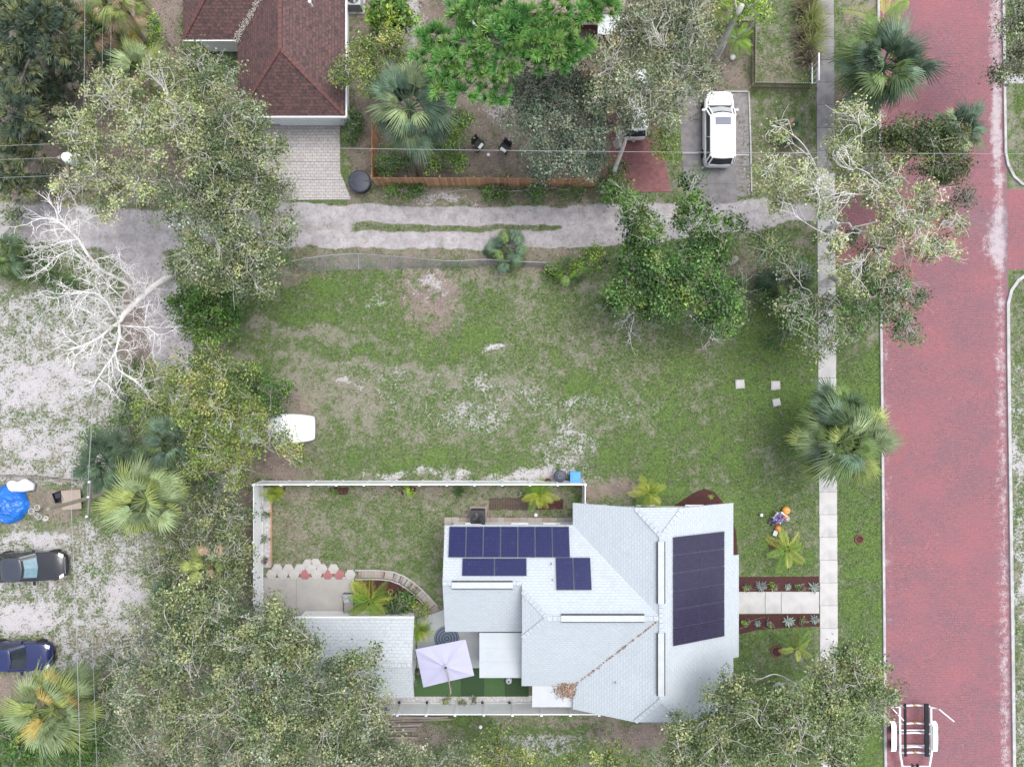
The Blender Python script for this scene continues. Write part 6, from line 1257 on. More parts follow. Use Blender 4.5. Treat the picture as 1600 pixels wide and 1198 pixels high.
leafy('undergrowth', 'grey-green thicket at the oak edge beside the white fence', [(375, 935, 3, 26), (360, 965, 4, 36), (240, 880, 2, 20), (310, 850, 3, 30), (350, 780, 3.2, 28), (390, 960, 4.4, 24), (230, 1000, 4, 34), (190, 1060, 3.4, 36), (170, 1100, 3, 30), (220, 960, 2.6, 24)], GREY, dens=240, seed=53, twigs=8, cat='shrub', trunk_r=.05, bark=M_pale)
# dead bleached tree: explicit limbs then random twigs
dt = thing('dead_tree', W(268, 430), 'leafless bleached dead tree sprawling over the sandy track', 'tree', None); rnd = random.Random(77); mb = MB(); b0 = W(268, 430)
def dl_(p): return W(p[0], p[1], p[2])
trunk = [(268, 430, -.05), (262, 434, .8), (240, 448, 2.6), (215, 470, 4.2), (193, 492, 5.3), (186, 503, 5.7)]
mb.tube([dl_(p) for p in trunk], [.26, .22, .20, .18, .16, .14], 9)
limbs = [([(186, 503, 5.7), (187, 525, 6.2), (180, 552, 6.6), (163, 575, 7), (150, 596, 7.3)], .085), ([(180, 552, 6.6), (186, 578, 6.8), (205, 592, 7.1), (218, 598, 7.2)], .05), ([(186, 503, 5.7), (170, 515, 6.2), (155, 528, 6.8), (130, 540, 7.4), (112, 545, 7.8)], .10), ([(186, 508, 5.7), (205, 510, 6.2), (230, 511, 6.7), (247, 524, 7)], .055), ([(226, 510, 6.6), (228, 490, 6.9), (233, 470, 7.1)], .035),
         ([(186, 500, 5.7), (175, 487, 6.2), (166, 470, 6.7), (150, 458, 7.2), (125, 456, 7.6), (105, 462, 7.9)], .09), ([(225, 460, 3.6), (190, 438, 5.0), (155, 420, 6.2), (135, 395, 7.0), (123, 374, 7.6), (100, 352, 8.1), (80, 340, 8.4)], .12), ([(155, 420, 6.2), (130, 405, 7), (112, 390, 7.4), (90, 400, 7.7), (78, 412, 7.8)], .06), ([(123, 374, 7.6), (125, 350, 7.9), (140, 340, 8)], .045), ([(123, 374, 7.6), (95, 378, 8), (72, 388, 8.2)], .05), ([(215, 470, 4.2), (195, 470, 5.4), (180, 455, 6.2), (168, 445, 6.6)], .06), ([(193, 492, 5.3), (160, 500, 6.2), (140, 488, 6.8), (118, 478, 7.2)], .06), ([(170, 515, 6.2), (145, 515, 6.8), (125, 520, 7.1)], .045), ([(225, 460, 3.6), (215, 440, 5), (190, 420, 6), (185, 395, 6.5)], .05)]
def twig(p, d, L_, r_, lv):
    q = p; P = [p]
    for i in range(3):
        d = (d + Vector((rnd.gauss(0, .32), rnd.gauss(0, .32), rnd.gauss(.03, .18)))).normalized(); q = q + d * L_ / 3; P.append(q)
    mb.tube(P, [r_, r_ * .8, r_ * .6, r_ * .35], 4, cap=False)
    if lv > 0:
        for k_ in (1, 2, 3, 3): twig(P[k_], (d + Vector((rnd.gauss(0, .75), rnd.gauss(0, .75), rnd.gauss(0, .3)))).normalized(), L_ * .62, r_ * .55, lv - 1)
for pts, r_ in limbs:
    P = [dl_(p) for p in pts]; n = len(P); mb.tube(P, [r_ * (1 - .6 * i / (n - 1)) for i in range(n)], 6)
    for i in range(1, n):
        for _ in range(3): d = (P[i] - P[i - 1]).normalized() + Vector((rnd.gauss(0, .7), rnd.gauss(0, .7), rnd.gauss(.1, .3))); twig(P[i].lerp(P[i - 1], rnd.random() * .8), d.normalized(), rnd.uniform(.8, 1.3), r_ * .30 + .008, 2)
o = mb.build('trunk', M_dead, dt, smooth=True)
# bare twiggy branch tips of the dark lot tree
lt = thing('fallen_branches', W(985, 505), 'bare grey twigs sticking out below the dark lot tree', 'branches', None); mb = MB()
for (px, py), dd_ in (((990, 500), (-.2, -1)), ((1078, 505), (.4, -.6)), ((1115, 508), (.3, -1)), ((1135, 480), (1, .3))):
    for _ in range(2): twig(W(px, py - 12, .25), Vector((dd_[0], dd_[1], .25)).normalized(), 1.5, .035, 2)
for i, v in enumerate(mb.v):
    if v[2] < .01: mb.v[i] = (v[0], v[1], .01)
mb.build('twigs', M_dead, lt)
# leaning bare trunks
for pts, r_, lab in (([(1110, 94, 0), (1130, 62, 3.2), (1152, 22, 6.0), (1160, 8, 6.6)], .20, 'grey leaning bare trunk crossing the picket fence'), ([(940, 300, 0), (958, 272, 1.8), (972, 235, 3.4), (978, 218, 4.2)], .14, 'pale slanting trunk beside the red driveway'), ([(1330, 200, 6.5), (1400, 180, 7), (1434, 172, 7.2)], .10, '')):
    if not lab: continue
    t = thing('leaning_trunk', W(*pts[0]), lab, 'trunk', None); mb = MB(); mb.tube([W(*p) for p in pts], [r_ * 1.2, r_, r_ * .9, r_ * .7], 9); mb.build('trunk', M_pale, t, smooth=True)
    mb = MB(); P = [W(*p) for p in pts]; mb.tube([P[-2], P[-2].lerp(P[-1], .6) + Vector((-.5, .4, .5)), P[-1] + Vector((-1.1, .8, 1.0))], [.06, .045, .02], 6); mb.build('limb', M_pale, t)

# ---------------------------------------------------------------- pine and feathery conifers
def needles(C, D, Ln, n_each, cols, seed, mat=LEAF, w=.012, droop=0.0, off=(0, 0, 0), spread=.8):
    """long thin faces radiating from tuft centres C with axis D"""
    r = np.random.RandomState(seed); N = len(C); n = N * n_each; Cc = np.repeat(C, n_each, 0); Dd = np.repeat(D, n_each, 0)
    v = r.normal(size=(n, 3)); v /= np.linalg.norm(v, axis=1)[:, None]; d = v * spread + Dd; d /= np.linalg.norm(d, axis=1)[:, None]; L_ = Ln * r.uniform(.7, 1.2, (n, 1))
    tip = Cc + d * L_; tip[:, 2] -= droop * L_[:, 0] ** 2; side = np.cross(d, r.normal(size=(n, 3))); side /= np.linalg.norm(side, axis=1)[:, None]
    st = Cc + d * L_ * .08; V = np.stack([st - side * w, st + side * w, tip + side * w * .3, tip - side * w * .3], 1).reshape(-1, 3) - np.array(off)
    ca = np.array([c[:3] for c in cols]); k = r.randint(len(cols), size=N); T_ = np.repeat(ca[k] * (1 + r.normal(size=(N, 1)) * .12), n_each, 0) * (1 + r.normal(size=(n, 1)) * .18)
    return V, np.clip(T_, .01, .7)
def conifer(name, label, lobes, cols, base, Ln, n_each, tufts, seed, w=.014, droop=.0, spread=.8, bark=None, trunk_r=.25, group='conifers at the top edge', flat=.55):
    r = np.random.RandomState(seed); rnd = random.Random(seed); b0 = W(*base); t = thing(name, b0, label, 'tree', group); mb = MB(); Cs, Ds = [], []
    zt = max(z for _, _, z, _ in lobes); topc = [W(px, py, z) for px, py, z, _ in lobes]; ctr = sum(topc, Vector()) / len(topc); mb.tube([b0, b0.lerp(Vector((ctr.x, ctr.y, 0)), .4) + Vector((0, 0, zt * .5)), Vector((ctr.x, ctr.y, zt * .92))], [trunk_r, trunk_r * .8, trunk_r * .4], 9)
    for (px, py, z, rp), c in zip(lobes, topc):
        Rw = rp * (H - z) / F; s0 = Vector((ctr.x, ctr.y, zt * .92)).lerp(b0.lerp(Vector((ctr.x, ctr.y, 0)), .5) + Vector((0, 0, zt * .45)), rnd.uniform(0, .7)); mb.tube([s0, s0.lerp(c, .5) + Vector((0, 0, .2)), c], [.09, .06, .03], 6)
        n = max(4, int(tufts * Rw * Rw)); u = r.normal(size=(n, 3)); u /= np.linalg.norm(u, axis=1)[:, None]; u[:, 2] = np.abs(u[:, 2]) * np.where(r.rand(n) < .85, 1, -.4); q = u * (Rw * r.rand(n, 1) ** .4) * np.array([1, 1, flat]) + np.array(c)
        Cs.append(q); dd = u * np.array([.7, .7, .5]) + np.array([0, 0, .75]); Ds.append(dd / np.linalg.norm(dd, axis=1)[:, None])
        for j in range(0, n, 2): e_ = Vector(q[j]); mb.tube([c, c.lerp(e_, .5) + Vector((rnd.gauss(0, .1), rnd.gauss(0, .1), -.05)), e_], [.03, .02, .012], 4, cap=False)
    mb.build('trunk', bark or M_bark, t, smooth=True); V, T_ = needles(np.concatenate(Cs), np.concatenate(Ds), Ln, n_each, cols, seed, w=w, droop=droop, off=b0, spread=spread)
    link('crown', np_mesh('crown', V, 4, np.arange(len(V)).reshape(-1, 4), LEAF, np.repeat(T_, 4, 0)), t); return t
PINE = [(.16, .36, .095), (.22, .43, .12), (.12, .29, .085), (.28, .45, .13)]
conifer('pine_tree', 'bright green long-needled pine in front of the red-walled house', [(680, 60, 9.5, 26), (720, 30, 10, 26), (700, 95, 9.5, 28), (745, 105, 9.5, 28), (690, 130, 9, 24), (735, 65, 10, 28), (775, 60, 10.5, 28), (790, 100, 10, 22), (725, 145, 9, 22), (770, 140, 9, 24), (800, 40, 11, 28), (835, 70, 10.5, 30), (820, 25, 11, 28), (865, 60, 10.5, 30), (880, 85, 10, 26), (905, 75, 10, 20), (840, 95, 9.8, 24), (915, 15, 10.5, 26), (940, 8, 10.5, 24), (870, 15, 11, 26), (750, 20, 10.5, 28), (660, 85, 9, 16), (780, 5, 10.5, 26)], PINE, (800, 130), .46, 64, 30, 41, w=.026)
CAS = [(.17, .21, .12), (.13, .18, .12), (.27, .30, .14), (.10, .145, .11)]
conifer('feathery_conifer', 'dark feathery conifer filling the upper left corner', [(30, 40, 8, 44), (85, 60, 7.4, 36), (110, 85, 6.6, 28), (25, 105, 7, 40), (20, 180, 6.6, 40), (60, 30, 8, 36), (15, 10, 8, 40), (95, 20, 7, 34)], CAS, (110, 150), .66, 40, 30, 42, w=.026, droop=.35, spread=.55)
conifer('feathery_conifer', 'blue-green feathery conifer at the left edge above the alley', [(30, 215, 5, 40), (15, 255, 4.6, 34), (60, 225, 4.6, 22), (20, 290, 4, 30)], CAS[:3], (90, 260), .62, 40, 30, 43, w=.026, droop=.35, spread=.55)
conifer('feathery_conifer', 'shaded feathery conifer between the corner tree and fan palms', [(55, 130, 4, 36), (90, 120, 3.6, 28), (40, 160, 3.4, 30)], CAS[1:], (120, 190), .58, 36, 26, 44, w=.026, droop=.35, spread=.55)
# ================================================================ PALMS
def fan_frond(seed, pet=.75, blade=.85, droop=.35, n=28):
    """fan leaf along +X: stalk, then narrow folded segments fanning out, tips drooping"""
    r = random.Random(seed); mb = MB(); P = []
    for i in range(5): f = i / 4; P.append(Vector((pet * f, 0, -.10 * f * f)))
    mb.tube(P, [.025, .022, .018, .016, .014], 4, cap=False); h = P[-1]
    for i in range(n):
        a = R(-105 + 210 * i / (n - 1) + r.uniform(-2, 2)); L_ = blade * (1 - .42 * abs(a) / R(105)) * r.uniform(.82, 1.10); d = Vector((math.cos(a), math.sin(a), 0)); s = Vector((-d.y, d.x, 0)); b = h + Vector((.10 * max(0, math.cos(a)), 0, 0)); rows_ = []
        for f, w_ in ((0.03, .010), (.45, .027), (.78, .017), (1.0, .003)):
            c = b + d * L_ * f + Vector((0, 0, -droop * L_ * f ** 2.2 * r.uniform(.8, 1.2) + .03 * math.sin(f * 3))); rows_.append((c - s * w_, c + Vector((0, 0, -.012)), c + s * w_))
        k = len(mb.v); mb.v += [tuple(p) for q in rows_ for p in q]
        for j in range(3):
            for m in range(2): mb.f.append((k + j * 3 + m, k + j * 3 + m + 1, k + (j + 1) * 3 + m + 1, k + (j + 1) * 3 + m))
    return mb
def feather_frond(seed, L_=1.3, leaf=.42, droop=.45, n=22):
    r = random.Random(seed); mb = MB(); P = [Vector((L_ * f, 0, .12 * f - droop * L_ * f * f)) for f in np.linspace(0, 1, 8)]; mb.tube(P, [.022 - .0022 * i for i in range(8)], 4, cap=False)
    for i in range(n):
        f = .15 + .84 * i / (n - 1); c = Vector((L_ * f, 0, .12 * f - droop * L_ * f * f)); ll = leaf * math.sin(math.pi * (.18 + .75 * f)) * r.uniform(.9, 1.1) + .06
        for s in (-1, 1):
            d = Vector((.62, s * .78, .12 * r.uniform(.3, 1.2))).normalized(); e_ = c + d * ll + Vector((0, 0, -.22 * ll)); m = c + d * ll * .5 + Vector((0, 0, .01)); w_ = Vector((.014, -s * .005, 0)); k = len(mb.v)
            mb.v += [tuple(c - w_ * .4), tuple(c + w_ * .4), tuple(m + w_), tuple(m - w_), tuple(e_)]; mb.f += [(k, k + 1, k + 2, k + 3), (k + 3, k + 2, k + 4)]
    return mb
PG = {'blue': leafmat('frond_blue_green', (.075, .135, .085), (.125, .195, .115)), 'green': leafmat('frond_green', (.085, .145, .045), (.145, .215, .062)), 'lime': leafmat('frond_yellow_green', (.20, .27, .06), (.285, .33, .10)), 'pale': leafmat('frond_pale_green', (.19, .255, .115), (.26, .33, .155)), 'dead': leafmat('frond_dead', (.34, .24, .15), (.42, .31, .20), .9), 'orange': leafmat('frond_orange', (.38, .24, .07), (.34, .28, .08), .8), 'dark': leafmat('frond_dark_green', (.05, .095, .05), (.085, .14, .07)), 'feather': leafmat('feather_lime', (.30, .38, .045), (.40, .43, .07)), 'fgreen': leafmat('feather_green', (.13, .25, .03), (.20, .33, .045))}
FM = {}
def fmesh(kind, var, mat):
    k_ = (kind, var, mat)
    if k_ not in FM:
        if kind == 'fan': mb = fan_frond(var, .72 + .16 * (var % 3), .70 + .08 * (var % 2), (.30, .75, .50, 1.0)[var % 4])
        else: mb = feather_frond(var, 1.2 + .15 * (var % 3), .42, (.35, .55, .45)[var % 3])
        FM[k_] = mb.mesh('frond', PG[mat])
    return FM[k_]
M_boot = pm('palm_trunk', (.36, .31, .26), (.25, .21, .17), 5, .9, .6, 20)
def palm(name, label, px, py, z, reach_px, mats, n=30, kind='fan', seed=1, group='fan palms', base=None, lo=-32, hi=68, tr=.16):
    """trunk under the crown; every frond its own part"""
    c = W(px, py, z); b0 = Vector((c.x, c.y, 0)) if base is None else W(*base); t = thing(name, b0, label, 'palm', group); rnd = random.Random(seed); rc = reach_px * (H - z) / F; full = (1.62 if kind == 'fan' else 1.35); sc = rc / full * 1.15; n = int(n * 1.2)
    if z > .5:
        mb = MB(); P = [b0.lerp(c, f) + Vector((0, 0, 0)) + (c - b0) * 0 for f in np.linspace(0, 1, 7)]; bend = Vector((c.x - b0.x, c.y - b0.y, 0)) * .12
        P = [p - bend * math.sin(math.pi * i / 6) for i, p in enumerate(P)]; mb.tube(P, [tr * 1.25, tr, tr * .95, tr * .95, tr, tr * 1.2, tr * 1.1], 10); mb.build('trunk', M_boot, t)
    ks = [m for m, w_ in mats for _ in range(w_)]
    for i in range(n):
        f = i / (n - 1); az = i * 137.508 + rnd.uniform(-14, 14); el = lo + (hi - lo) * f ** .85 + rnd.uniform(-7, 7); k_ = rnd.choice(ks)
        if el < lo + 12 and any(m == 'dead' for m, _ in mats) and rnd.random() < .6: k_ = 'dead'
        o = link('frond', fmesh(kind, rnd.randrange(4 if kind == 'fan' else 3), k_), t, c - b0 + Vector((0, 0, .12 * f)), (R(rnd.uniform(-22, 22)), R(-el), R(az))); s = sc * rnd.uniform(.74, 1.14) * (1 - .2 * max(0, f - .7)); o.scale = (s, s, s)
    return t
palm('fan_palm', 'blue-green fan palm rising over the cedar fence with grey trunk', 640, 172, 6.2, 62, [('blue', 4), ('pale', 2)], 36, seed=1, base=(655, 272))
palm('fan_palm', 'round dark fan palm on the street verge, upper right', 1376, 108, 5.0, 66, [('blue', 3), ('green', 2), ('dark', 1)], 40, seed=2)
palm('fan_palm', 'large fan palm covering the sidewalk beside the lot', 1314, 690, 4.8, 62, [('green', 3), ('pale', 2), ('blue', 1), ('lime', 1)], 42, seed=3)
palm('fan_palm', 'fan palm just above the large one, crowding the sidewalk', 1310, 640, 4.2, 46, [('blue', 3), ('green', 2)], 26, seed=4)
palm('fan_palm', 'blue-green fan palm poking out over the brick street', 1490, 205, 6.0, 40, [('blue', 3), ('pale', 1)], 26, seed=5)
palm('fan_palm', 'yellow-green fan palm west of the white fence corner', 232, 780, 5.4, 58, [('lime', 3), ('pale', 3), ('dead', 1)], 38, seed=6)
palm('fan_palm', 'dark fan palm beside the utility pole and plywood', 172, 722, 4.2, 46, [('dark', 3), ('blue', 1)], 30, seed=7)
palm('fan_palm', 'blue fan palm under the yellow-green tree', 275, 690, 5.0, 46, [('blue', 3), ('green', 1)], 28, seed=8)
palm('fan_palm', 'orange-tipped fan palm at the lower left beside the blue car', 88, 1105, 5.4, 62, [('pale', 3), ('lime', 4), ('pale', 1), ('orange', 1)], 38, seed=9)
palm('fan_palm', 'tall fan palm with bare trunk at the top left', 190, 6, 8.0, 42, [('lime', 3), ('dead', 2)], 28, seed=10, base=(250, 92))
palm('fan_palm', 'bluish fan palm below the corner conifer', 145, 50, 5.0, 48, [('blue', 2), ('green', 2), ('dead', 1)], 28, seed=11)
palm('fan_palm', 'orange-edged fan palm against the shady dirt, upper left', 172, 65, 3.6, 40, [('green', 2), ('orange', 1), ('blue', 1)], 24, seed=12)
palm('fan_palm', 'fan palm half buried in the pale oak crown', 232, 118, 6.4, 44, [('pale', 2), ('lime', 2), ('dead', 1)], 28, seed=13)
palm('fan_palm', 'small fan palm standing in the alley fence line, left one', 795, 392, .7, 32, [('blue', 2), ('green', 2)], 20, seed=14)
palm('fan_palm', 'small fan palm standing in the alley fence line, right one', 887, 424, .6, 25, [('green', 2), ('fgreen', 1)], 16, seed=15)
palm('fan_palm', 'dark fan palm in the shade west of the sidewalk', 1232, 440, 2.0, 38, [('dark', 3), ('green', 1)], 24, seed=16)
palm('fan_palm', 'small dark fan palm in the grass below the picket fence', 1228, 208, .7, 24, [('dark', 3), ('dead', 1)], 16, seed=17)
palm('fan_palm', 'fan palm at the left edge above the sandy lot', 12, 395, 2.0, 34, [('dark', 2), ('green', 2)], 22, seed=18)
palm('fan_palm', 'half-hidden fan palm in the thicket by the white fence', 330, 880, 3.6, 34, [('lime', 2), ('pale', 2), ('dead', 1)], 22, seed=19)
palm('fan_palm', 'blue fan palm showing at the oak edge above the sandy gap', 268, 930, 3.0, 30, [('blue', 3)], 18, seed=20)
palm('fan_palm', 'yellow-tipped fan palm at the top edge above the oak', 1098, 12, 5.0, 40, [('lime', 3), ('green', 1)], 24, seed=21)
GF = 'feather palms in the gardens'
palm('feather_palm', 'lime feather palm beside the front mulch bed', 1013, 770, 1.1, 24, [('feather', 3), ('fgreen', 1)], 15, 'feather', 31, GF, tr=.06, lo=-15, hi=60)
palm('feather_palm', 'feather palm in the curved mulch bed by the patio chair', 578, 938, 1.0, 36, [('fgreen', 2), ('feather', 2)], 13, 'feather', 32, GF, tr=.08, lo=-10, hi=55)
palm('feather_palm', 'feather palm leaning out of the brick ring on the lawn', 1228, 858, .6, 28, [('fgreen', 2), ('feather', 2)], 9, 'feather', 33, GF, tr=.05, lo=-10, hi=40)
palm('feather_palm', 'feather palm by the turned mulch behind the north fence', 842, 772, 1.0, 22, [('fgreen', 2), ('feather', 2)], 18, 'feather', 34, GF, tr=.05, lo=-15, hi=65)
palm('feather_palm', 'bright feather palm reaching over the street kerb at top right', 1378, 32, 3.8, 40, [('fgreen', 2), ('feather', 1)], 8, 'feather', 35, GF, base=(1355, 68), tr=.06, lo=-5, hi=30)
palm('feather_palm', 'green feather palm inside the picket fence corner', 1152, 62, .9, 26, [('fgreen', 3)], 12, 'feather', 36, GF, tr=.05, lo=-10, hi=50)
palm('feather_palm', 'dull feather palm sprout on the south lawn ring', 1243, 1012, .5, 26, [('feather', 1), ('fgreen', 1)], 6, 'feather', 37, GF, tr=.04, lo=-5, hi=30)
palm('feather_palm', 'bushy lime feather palm in the north-west fence corner', 430, 771, .6, 16, [('feather', 2), ('fgreen', 2)], 20, 'feather', 38, GF, tr=.05, lo=-10, hi=70)
palm('feather_palm', 'leafy green feather plant beside the garage corner', 656, 984, 1.0, 17, [('fgreen', 2), ('feather', 1)], 24, 'feather', 39, GF, tr=.05, lo=-15, hi=72)

# ---------------------------------------------------------------- garden plants
def rosette(name, label, px, py, n, L_, w_, mat, z=.04, group=None, el=(10, 65), cat='plant', seed=1):
    t = thing(name, W(px, py), label, cat, group); rnd = random.Random(seed); mb = MB(); c = Vector((0, 0, z))
    for i in range(n):
        a = R(i * 137.5 + rnd.uniform(-10, 10)); e_ = R(el[0] + (el[1] - el[0]) * i / n); d = Vector((math.cos(a) * math.cos(e_), math.sin(a) * math.cos(e_), math.sin(e_))); s = Vector((-math.sin(a), math.cos(a), 0)); l = L_ * rnd.uniform(.8, 1.1); k = len(mb.v)
        for f, ww in ((0, .5), (.4, 1), (.75, .7), (1, .04)): p = c + d * l * f + Vector((0, 0, -.12 * l * f * f)); mb.v += [tuple(p - s * w_ * ww), tuple(p + Vector((0, 0, -w_ * .3))), tuple(p + s * w_ * ww)]
        for j in range(3):
            for m in range(2): mb.f.append((k + j * 3 + m, k + j * 3 + m + 1, k + j * 3 + m + 4, k + j * 3 + m + 3))
    mb.build('leaves', mat, t, world=False); return t
M_agave = leafmat('silver_agave', (.34, .40, .37), (.28, .34, .30), .6); M_lil = leafmat('strap_leaf', (.09, .17, .05), (.13, .22, .06))
for i, (px, py, L_, lab) in enumerate(((1188, 915, .52, 'silver agave in the north bed, nearest the house'), (1230, 916, .30, 'small silver agave in the north bed middle'), (1271, 916, .48, 'silver agave in the north bed at the sidewalk'), (1183, 973, .28, 'small silver agave in the south bed near the house'), (1231, 970, .52, 'large silver agave in the south bed middle'), (1272, 967, .42, 'silver agave in the south bed at the sidewalk'))): rosette('agave', lab, px, py, 22, L_, .045, M_agave, group='agaves along the front walk', seed=i + 3)
def ball(px, py, rp, label, cols, z=None, seed=1, grp=None):
    leafy('round_shrub', label, [(px, py, (z or rp * H / F * .8), rp)], cols, dens=520, L=.09, Wd=.055, seed=seed, twigs=2, group=grp, cat='shrub', flat=.8, clump=.12, trunk_r=.02, per=22)
GB = 'clipped little shrubs in the beds'
for i, (px, py, rp, lab) in enumerate(((1167, 917, 6, 'round green shrub in the north bed at the house end'), (1208, 915, 5.5, 'round green shrub in the north bed between two agaves'), (1247, 916, 5, 'round green shrub in the north bed near the sidewalk'), (1164, 973, 6, 'round green shrub in the south bed at the house end'), (1202, 974, 5, 'round green shrub in the south bed between agaves'), (1254, 969, 5, 'round green shrub in the south bed near the sidewalk'))): ball(px, py, rp, lab, BRIGHT + FICUS, seed=60 + i, grp=GB)
for i, (px, py, rp, lab) in enumerate(((699, 1094, 8, 'leafy ball shrub at the south fence left of the mast'), (722, 1095, 9, 'leafy ball shrub at the south fence right of the mast'), (742, 1092, 7, 'dull ball shrub at the south fence, rightmost of three'))): ball(px, py, rp, lab, YGRN if i < 2 else GREY, seed=70 + i, grp='ball shrubs at the south fence')
for i, (px, py, rp, lab, cc) in enumerate(((412, 803, 9, 'green round plant in the pebble strip, upper one', FICUS), (412, 839, 9, 'green round plant in the pebble strip, lower one', FICUS), (413, 876, 7, 'brown dried plant at the end of the pebble strip', [(.10, .05, .035), (.14, .08, .05)]), (637, 769, 13, 'bright green leafy plant at the north fence middle', BRIGHT), (653, 1050, 8, 'leafy plant at the garage wall beside the turf', FICUS), (650, 1060, 6, 'low plant at the garage corner on the turf', MIDG))): ball(px, py, rp, lab, cc, seed=80 + i)
leafy('flower_shrub', 'dark leafy shrub in the middle of the curved bed', [(622, 942, .6, 15), (610, 950, .5, 10), (634, 935, .5, 9)], MIDG, dens=380, L=.13, Wd=.08, seed=90, twigs=3, cat='shrub', trunk_r=.02)
leafy('flower_shrub', 'yellow-green low shrub at the point of the curved bed', [(652, 950, .4, 9), (660, 953, .3, 6)], YGRN, dens=380, L=.11, Wd=.07, seed=91, twigs=3, cat='shrub', trunk_r=.02)
rosette('strap_plant', 'dark strap-leaved plant at the north fence near the condenser', 717, 768, 26, .62, .05, M_lil, group=None, seed=21); rosette('strap_plant', 'strap-leaved plant with yellow stem at the north fence, left', 524, 770, 18, .45, .045, M_lil, seed=22); rosette('strap_plant', 'small strap-leaved plant in the front mulch triangle', 1110, 775, 14, .28, .03, leafmat('lime_strap', (.28, .33, .07), (.2, .28, .06)), seed=23)
# ornamental grass hedge by the sidewalk
M_reed = leafmat('reed_grass', (.34, .36, .12), (.25, .29, .10), .7); M_reedd = leafmat('reed_dry', (.27, .22, .17), (.20, .16, .12), .9)
for i, (px, py, L_, dry) in enumerate(((1262, 8, 1.5, 0), (1266, 30, 1.5, 0), (1268, 52, 1.6, 0), (1265, 75, 1.5, 0), (1262, 96, 1.2, 1), (1250, 18, 1.2, 1), (1250, 60, 1.2, 1), (1256, 86, 1.2, 1))): rosette('reed_clump', ('dry brown' if dry else 'yellow-green') + ' arching grass clump by the sidewalk, ' + ('first', 'second', 'third', 'fourth', 'lowest dry', 'upper dry', 'middle dry', 'lower dry')[i] + ' from the top edge', px, py, 110, L_, .022, M_reedd if dry else M_reed, group='grass clumps beside the sidewalk', el=(15, 80), seed=40 + i)

# ================================================================ GROUND SCATTER
HARD = [(1374, -100, 1584, 1300), (1274, -100, 1308, 1300), (400, 196, 550, 314), (938, 130, 1048, 302), (1150, 898, 1282, 990), (404, 884, 556, 975), (650, 945, 830, 1098), (404, 757, 425, 890), (690, 808, 900, 825), (885, 760, 1158, 1130), (690, 815, 895, 990), (450, 960, 650, 1100), (556, 894, 690, 968), (1062, 188, 1152, 322), (285, -100, 545, 190), (1300, 283, 1376, 412), (1566, 294, 1700, 422)]
def free(X, Y):
    m = np.ones(len(X), bool)
    for a, b, c, d in HARD: m &= ~((X > a) & (X < c) & (Y > b) & (Y < d))
    return m
r = np.random.RandomState(5); N = 480000; X = r.uniform(-30, 1630, N); Y = r.uniform(-30, 1228, N); s_, l_, g_, a_ = cover(X, Y); nz_ = fbm(X / 5., Y / 5., 91, 3)
keep = free(X, Y) & (r.rand(N) < np.clip(g_ * 1.35 - s_ * .95 - a_ * 1.5 - l_ * .8 + (nz_ - .5) * 1.2, .0, 1)) & (a_ < .4); X, Y, g_ = X[keep], Y[keep], g_[keep]; n = len(X)
C = np.stack([(X - 800) * H / F, -(Y - 599) * H / F, np.full(n, .012)], 1); V = []; T_ = []
gcol = np.where((r.rand(n) < .10 + .6 * (1 - g_))[:, None], np.array([[.200, .186, .132]]), np.where((g_ > .9)[:, None], np.array([[.120, .205, .050]]), np.array([[.098, .152, .050]]))) * (1 + r.normal(size=(n, 1)) * .25)
for b in range(2):
    a = r.uniform(0, 6.283, n); d = np.stack([np.cos(a), np.sin(a), np.zeros(n)], 1); s2 = np.stack([-np.sin(a), np.cos(a), np.zeros(n)], 1); hgt = r.uniform(.03, .075, n)[:, None]; ln = r.uniform(.03, .08, n)[:, None]
    V.append(np.stack([C - s2 * .016, C + s2 * .016, C + d * ln + np.array([0, 0, 1.]) * hgt], 1)); T_.append(gcol * (1 + r.normal(size=(n, 1)) * .12))
V = np.concatenate(V).reshape(-1, 3); T_ = np.clip(np.repeat(np.concatenate(T_), 3, 0), .01, .6)
go = link('lawn_grass', np_mesh('lawn_grass', V, 3, np.arange(len(V)).reshape(-1, 3), GRASS, T_)); tag(go, 'short mixed green and straw grass over the lots and lawns', 'grass', kind='stuff')
N = 90000; X = r.uniform(-30, 1630, N); Y = r.uniform(-30, 1228, N); s_, l_, g_, a_ = cover(X, Y); keep = free(X, Y) & (r.rand(N) < l_ * 1.1 - .15 + .03); X, Y = X[keep], Y[keep]; n = len(X)
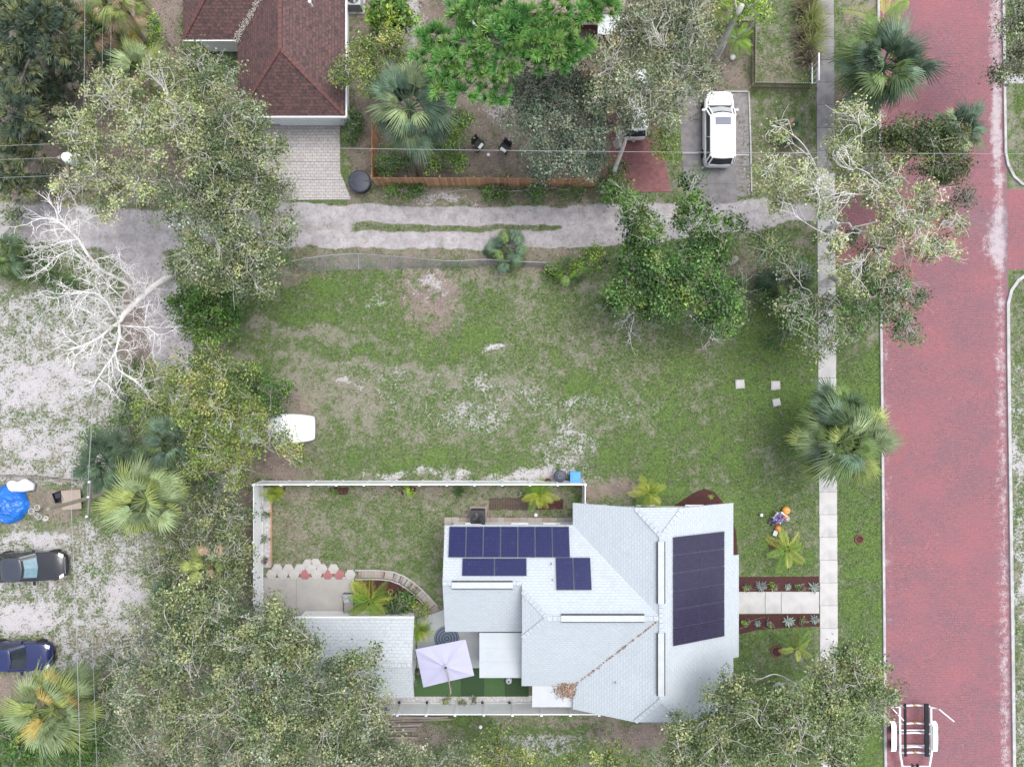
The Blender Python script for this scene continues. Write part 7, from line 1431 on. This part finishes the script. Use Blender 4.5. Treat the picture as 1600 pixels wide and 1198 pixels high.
C = np.stack([(X - 800) * H / F, -(Y - 599) * H / F, r.uniform(.008, .035, n)], 1); lc = np.array([(.22, .13, .09), (.34, .25, .18), (.15, .10, .08), (.42, .34, .27)])[r.choice(4, n, p=[.35, .3, .25, .1])] * (1 + r.normal(size=(n, 1)) * .2)
lo_ = link('leaf_litter', scatter_mesh('leaf_litter', C, r.uniform(.06, .13, n), r.uniform(.035, .06, n), np.clip(lc, .02, .6), LITTER, .85, 8)); tag(lo_, 'brown fallen leaves under the trees and on bare ground', 'leaves', kind='stuff')
N = 5200; X = r.uniform(-20, 1620, N); Y = r.uniform(-20, 1218, N); s_, l_, g_, a_ = cover(X, Y); keep = free(X, Y) & (a_ < .25) & (r.rand(N) < .25 + .5 * fbm(X / 60., Y / 60., 95)); X, Y = X[keep], Y[keep]; n0 = len(X); m = 12; n = n0 * m
sz = np.repeat(r.uniform(.05, .17, n0), m)[:, None]; C = np.repeat(np.stack([(X - 800) * H / F, -(Y - 599) * H / F, np.full(n0, .03)], 1), m, 0); off = r.normal(size=(n, 3)) * np.array([1, 1, .25]) * sz; off[:, 2] = np.abs(off[:, 2]); wc_ = np.repeat(np.array([(.085, .145, .04), (.13, .21, .05), (.06, .10, .035), (.17, .20, .075)])[r.choice(4, n0)], m, 0) * (1 + r.normal(size=(n, 1)) * .18)
wo3 = link('lawn_weeds', scatter_mesh('lawn_weeds', C + off, r.uniform(.05, .11, n), r.uniform(.03, .06, n), np.clip(wc_, .02, .5), GRASS, .55, 12)); tag(wo3, 'broadleaf weeds dotted through the grass and sand', 'weeds', kind='stuff')
# small stones and white sand lumps
for i, (px, py) in enumerate(((763, 243), (1144, 91), (837, 804), (751, 1134), (1187, 640))):
    if i == 4: continue
    t = thing('white_stone', W(px, py), ('round white stone behind the cedar fence', 'round white stone inside the picket fence', 'round white stone on the dark ground near the wing pavers', 'round white stone on the grass below the turf')[i], 'stone', None); mb = MB(); sphere(mb, (0, 0, .10), .13 if i != 1 else .2, 12, .75); mb.build('stone', M_pl, t, world=False, smooth=True)
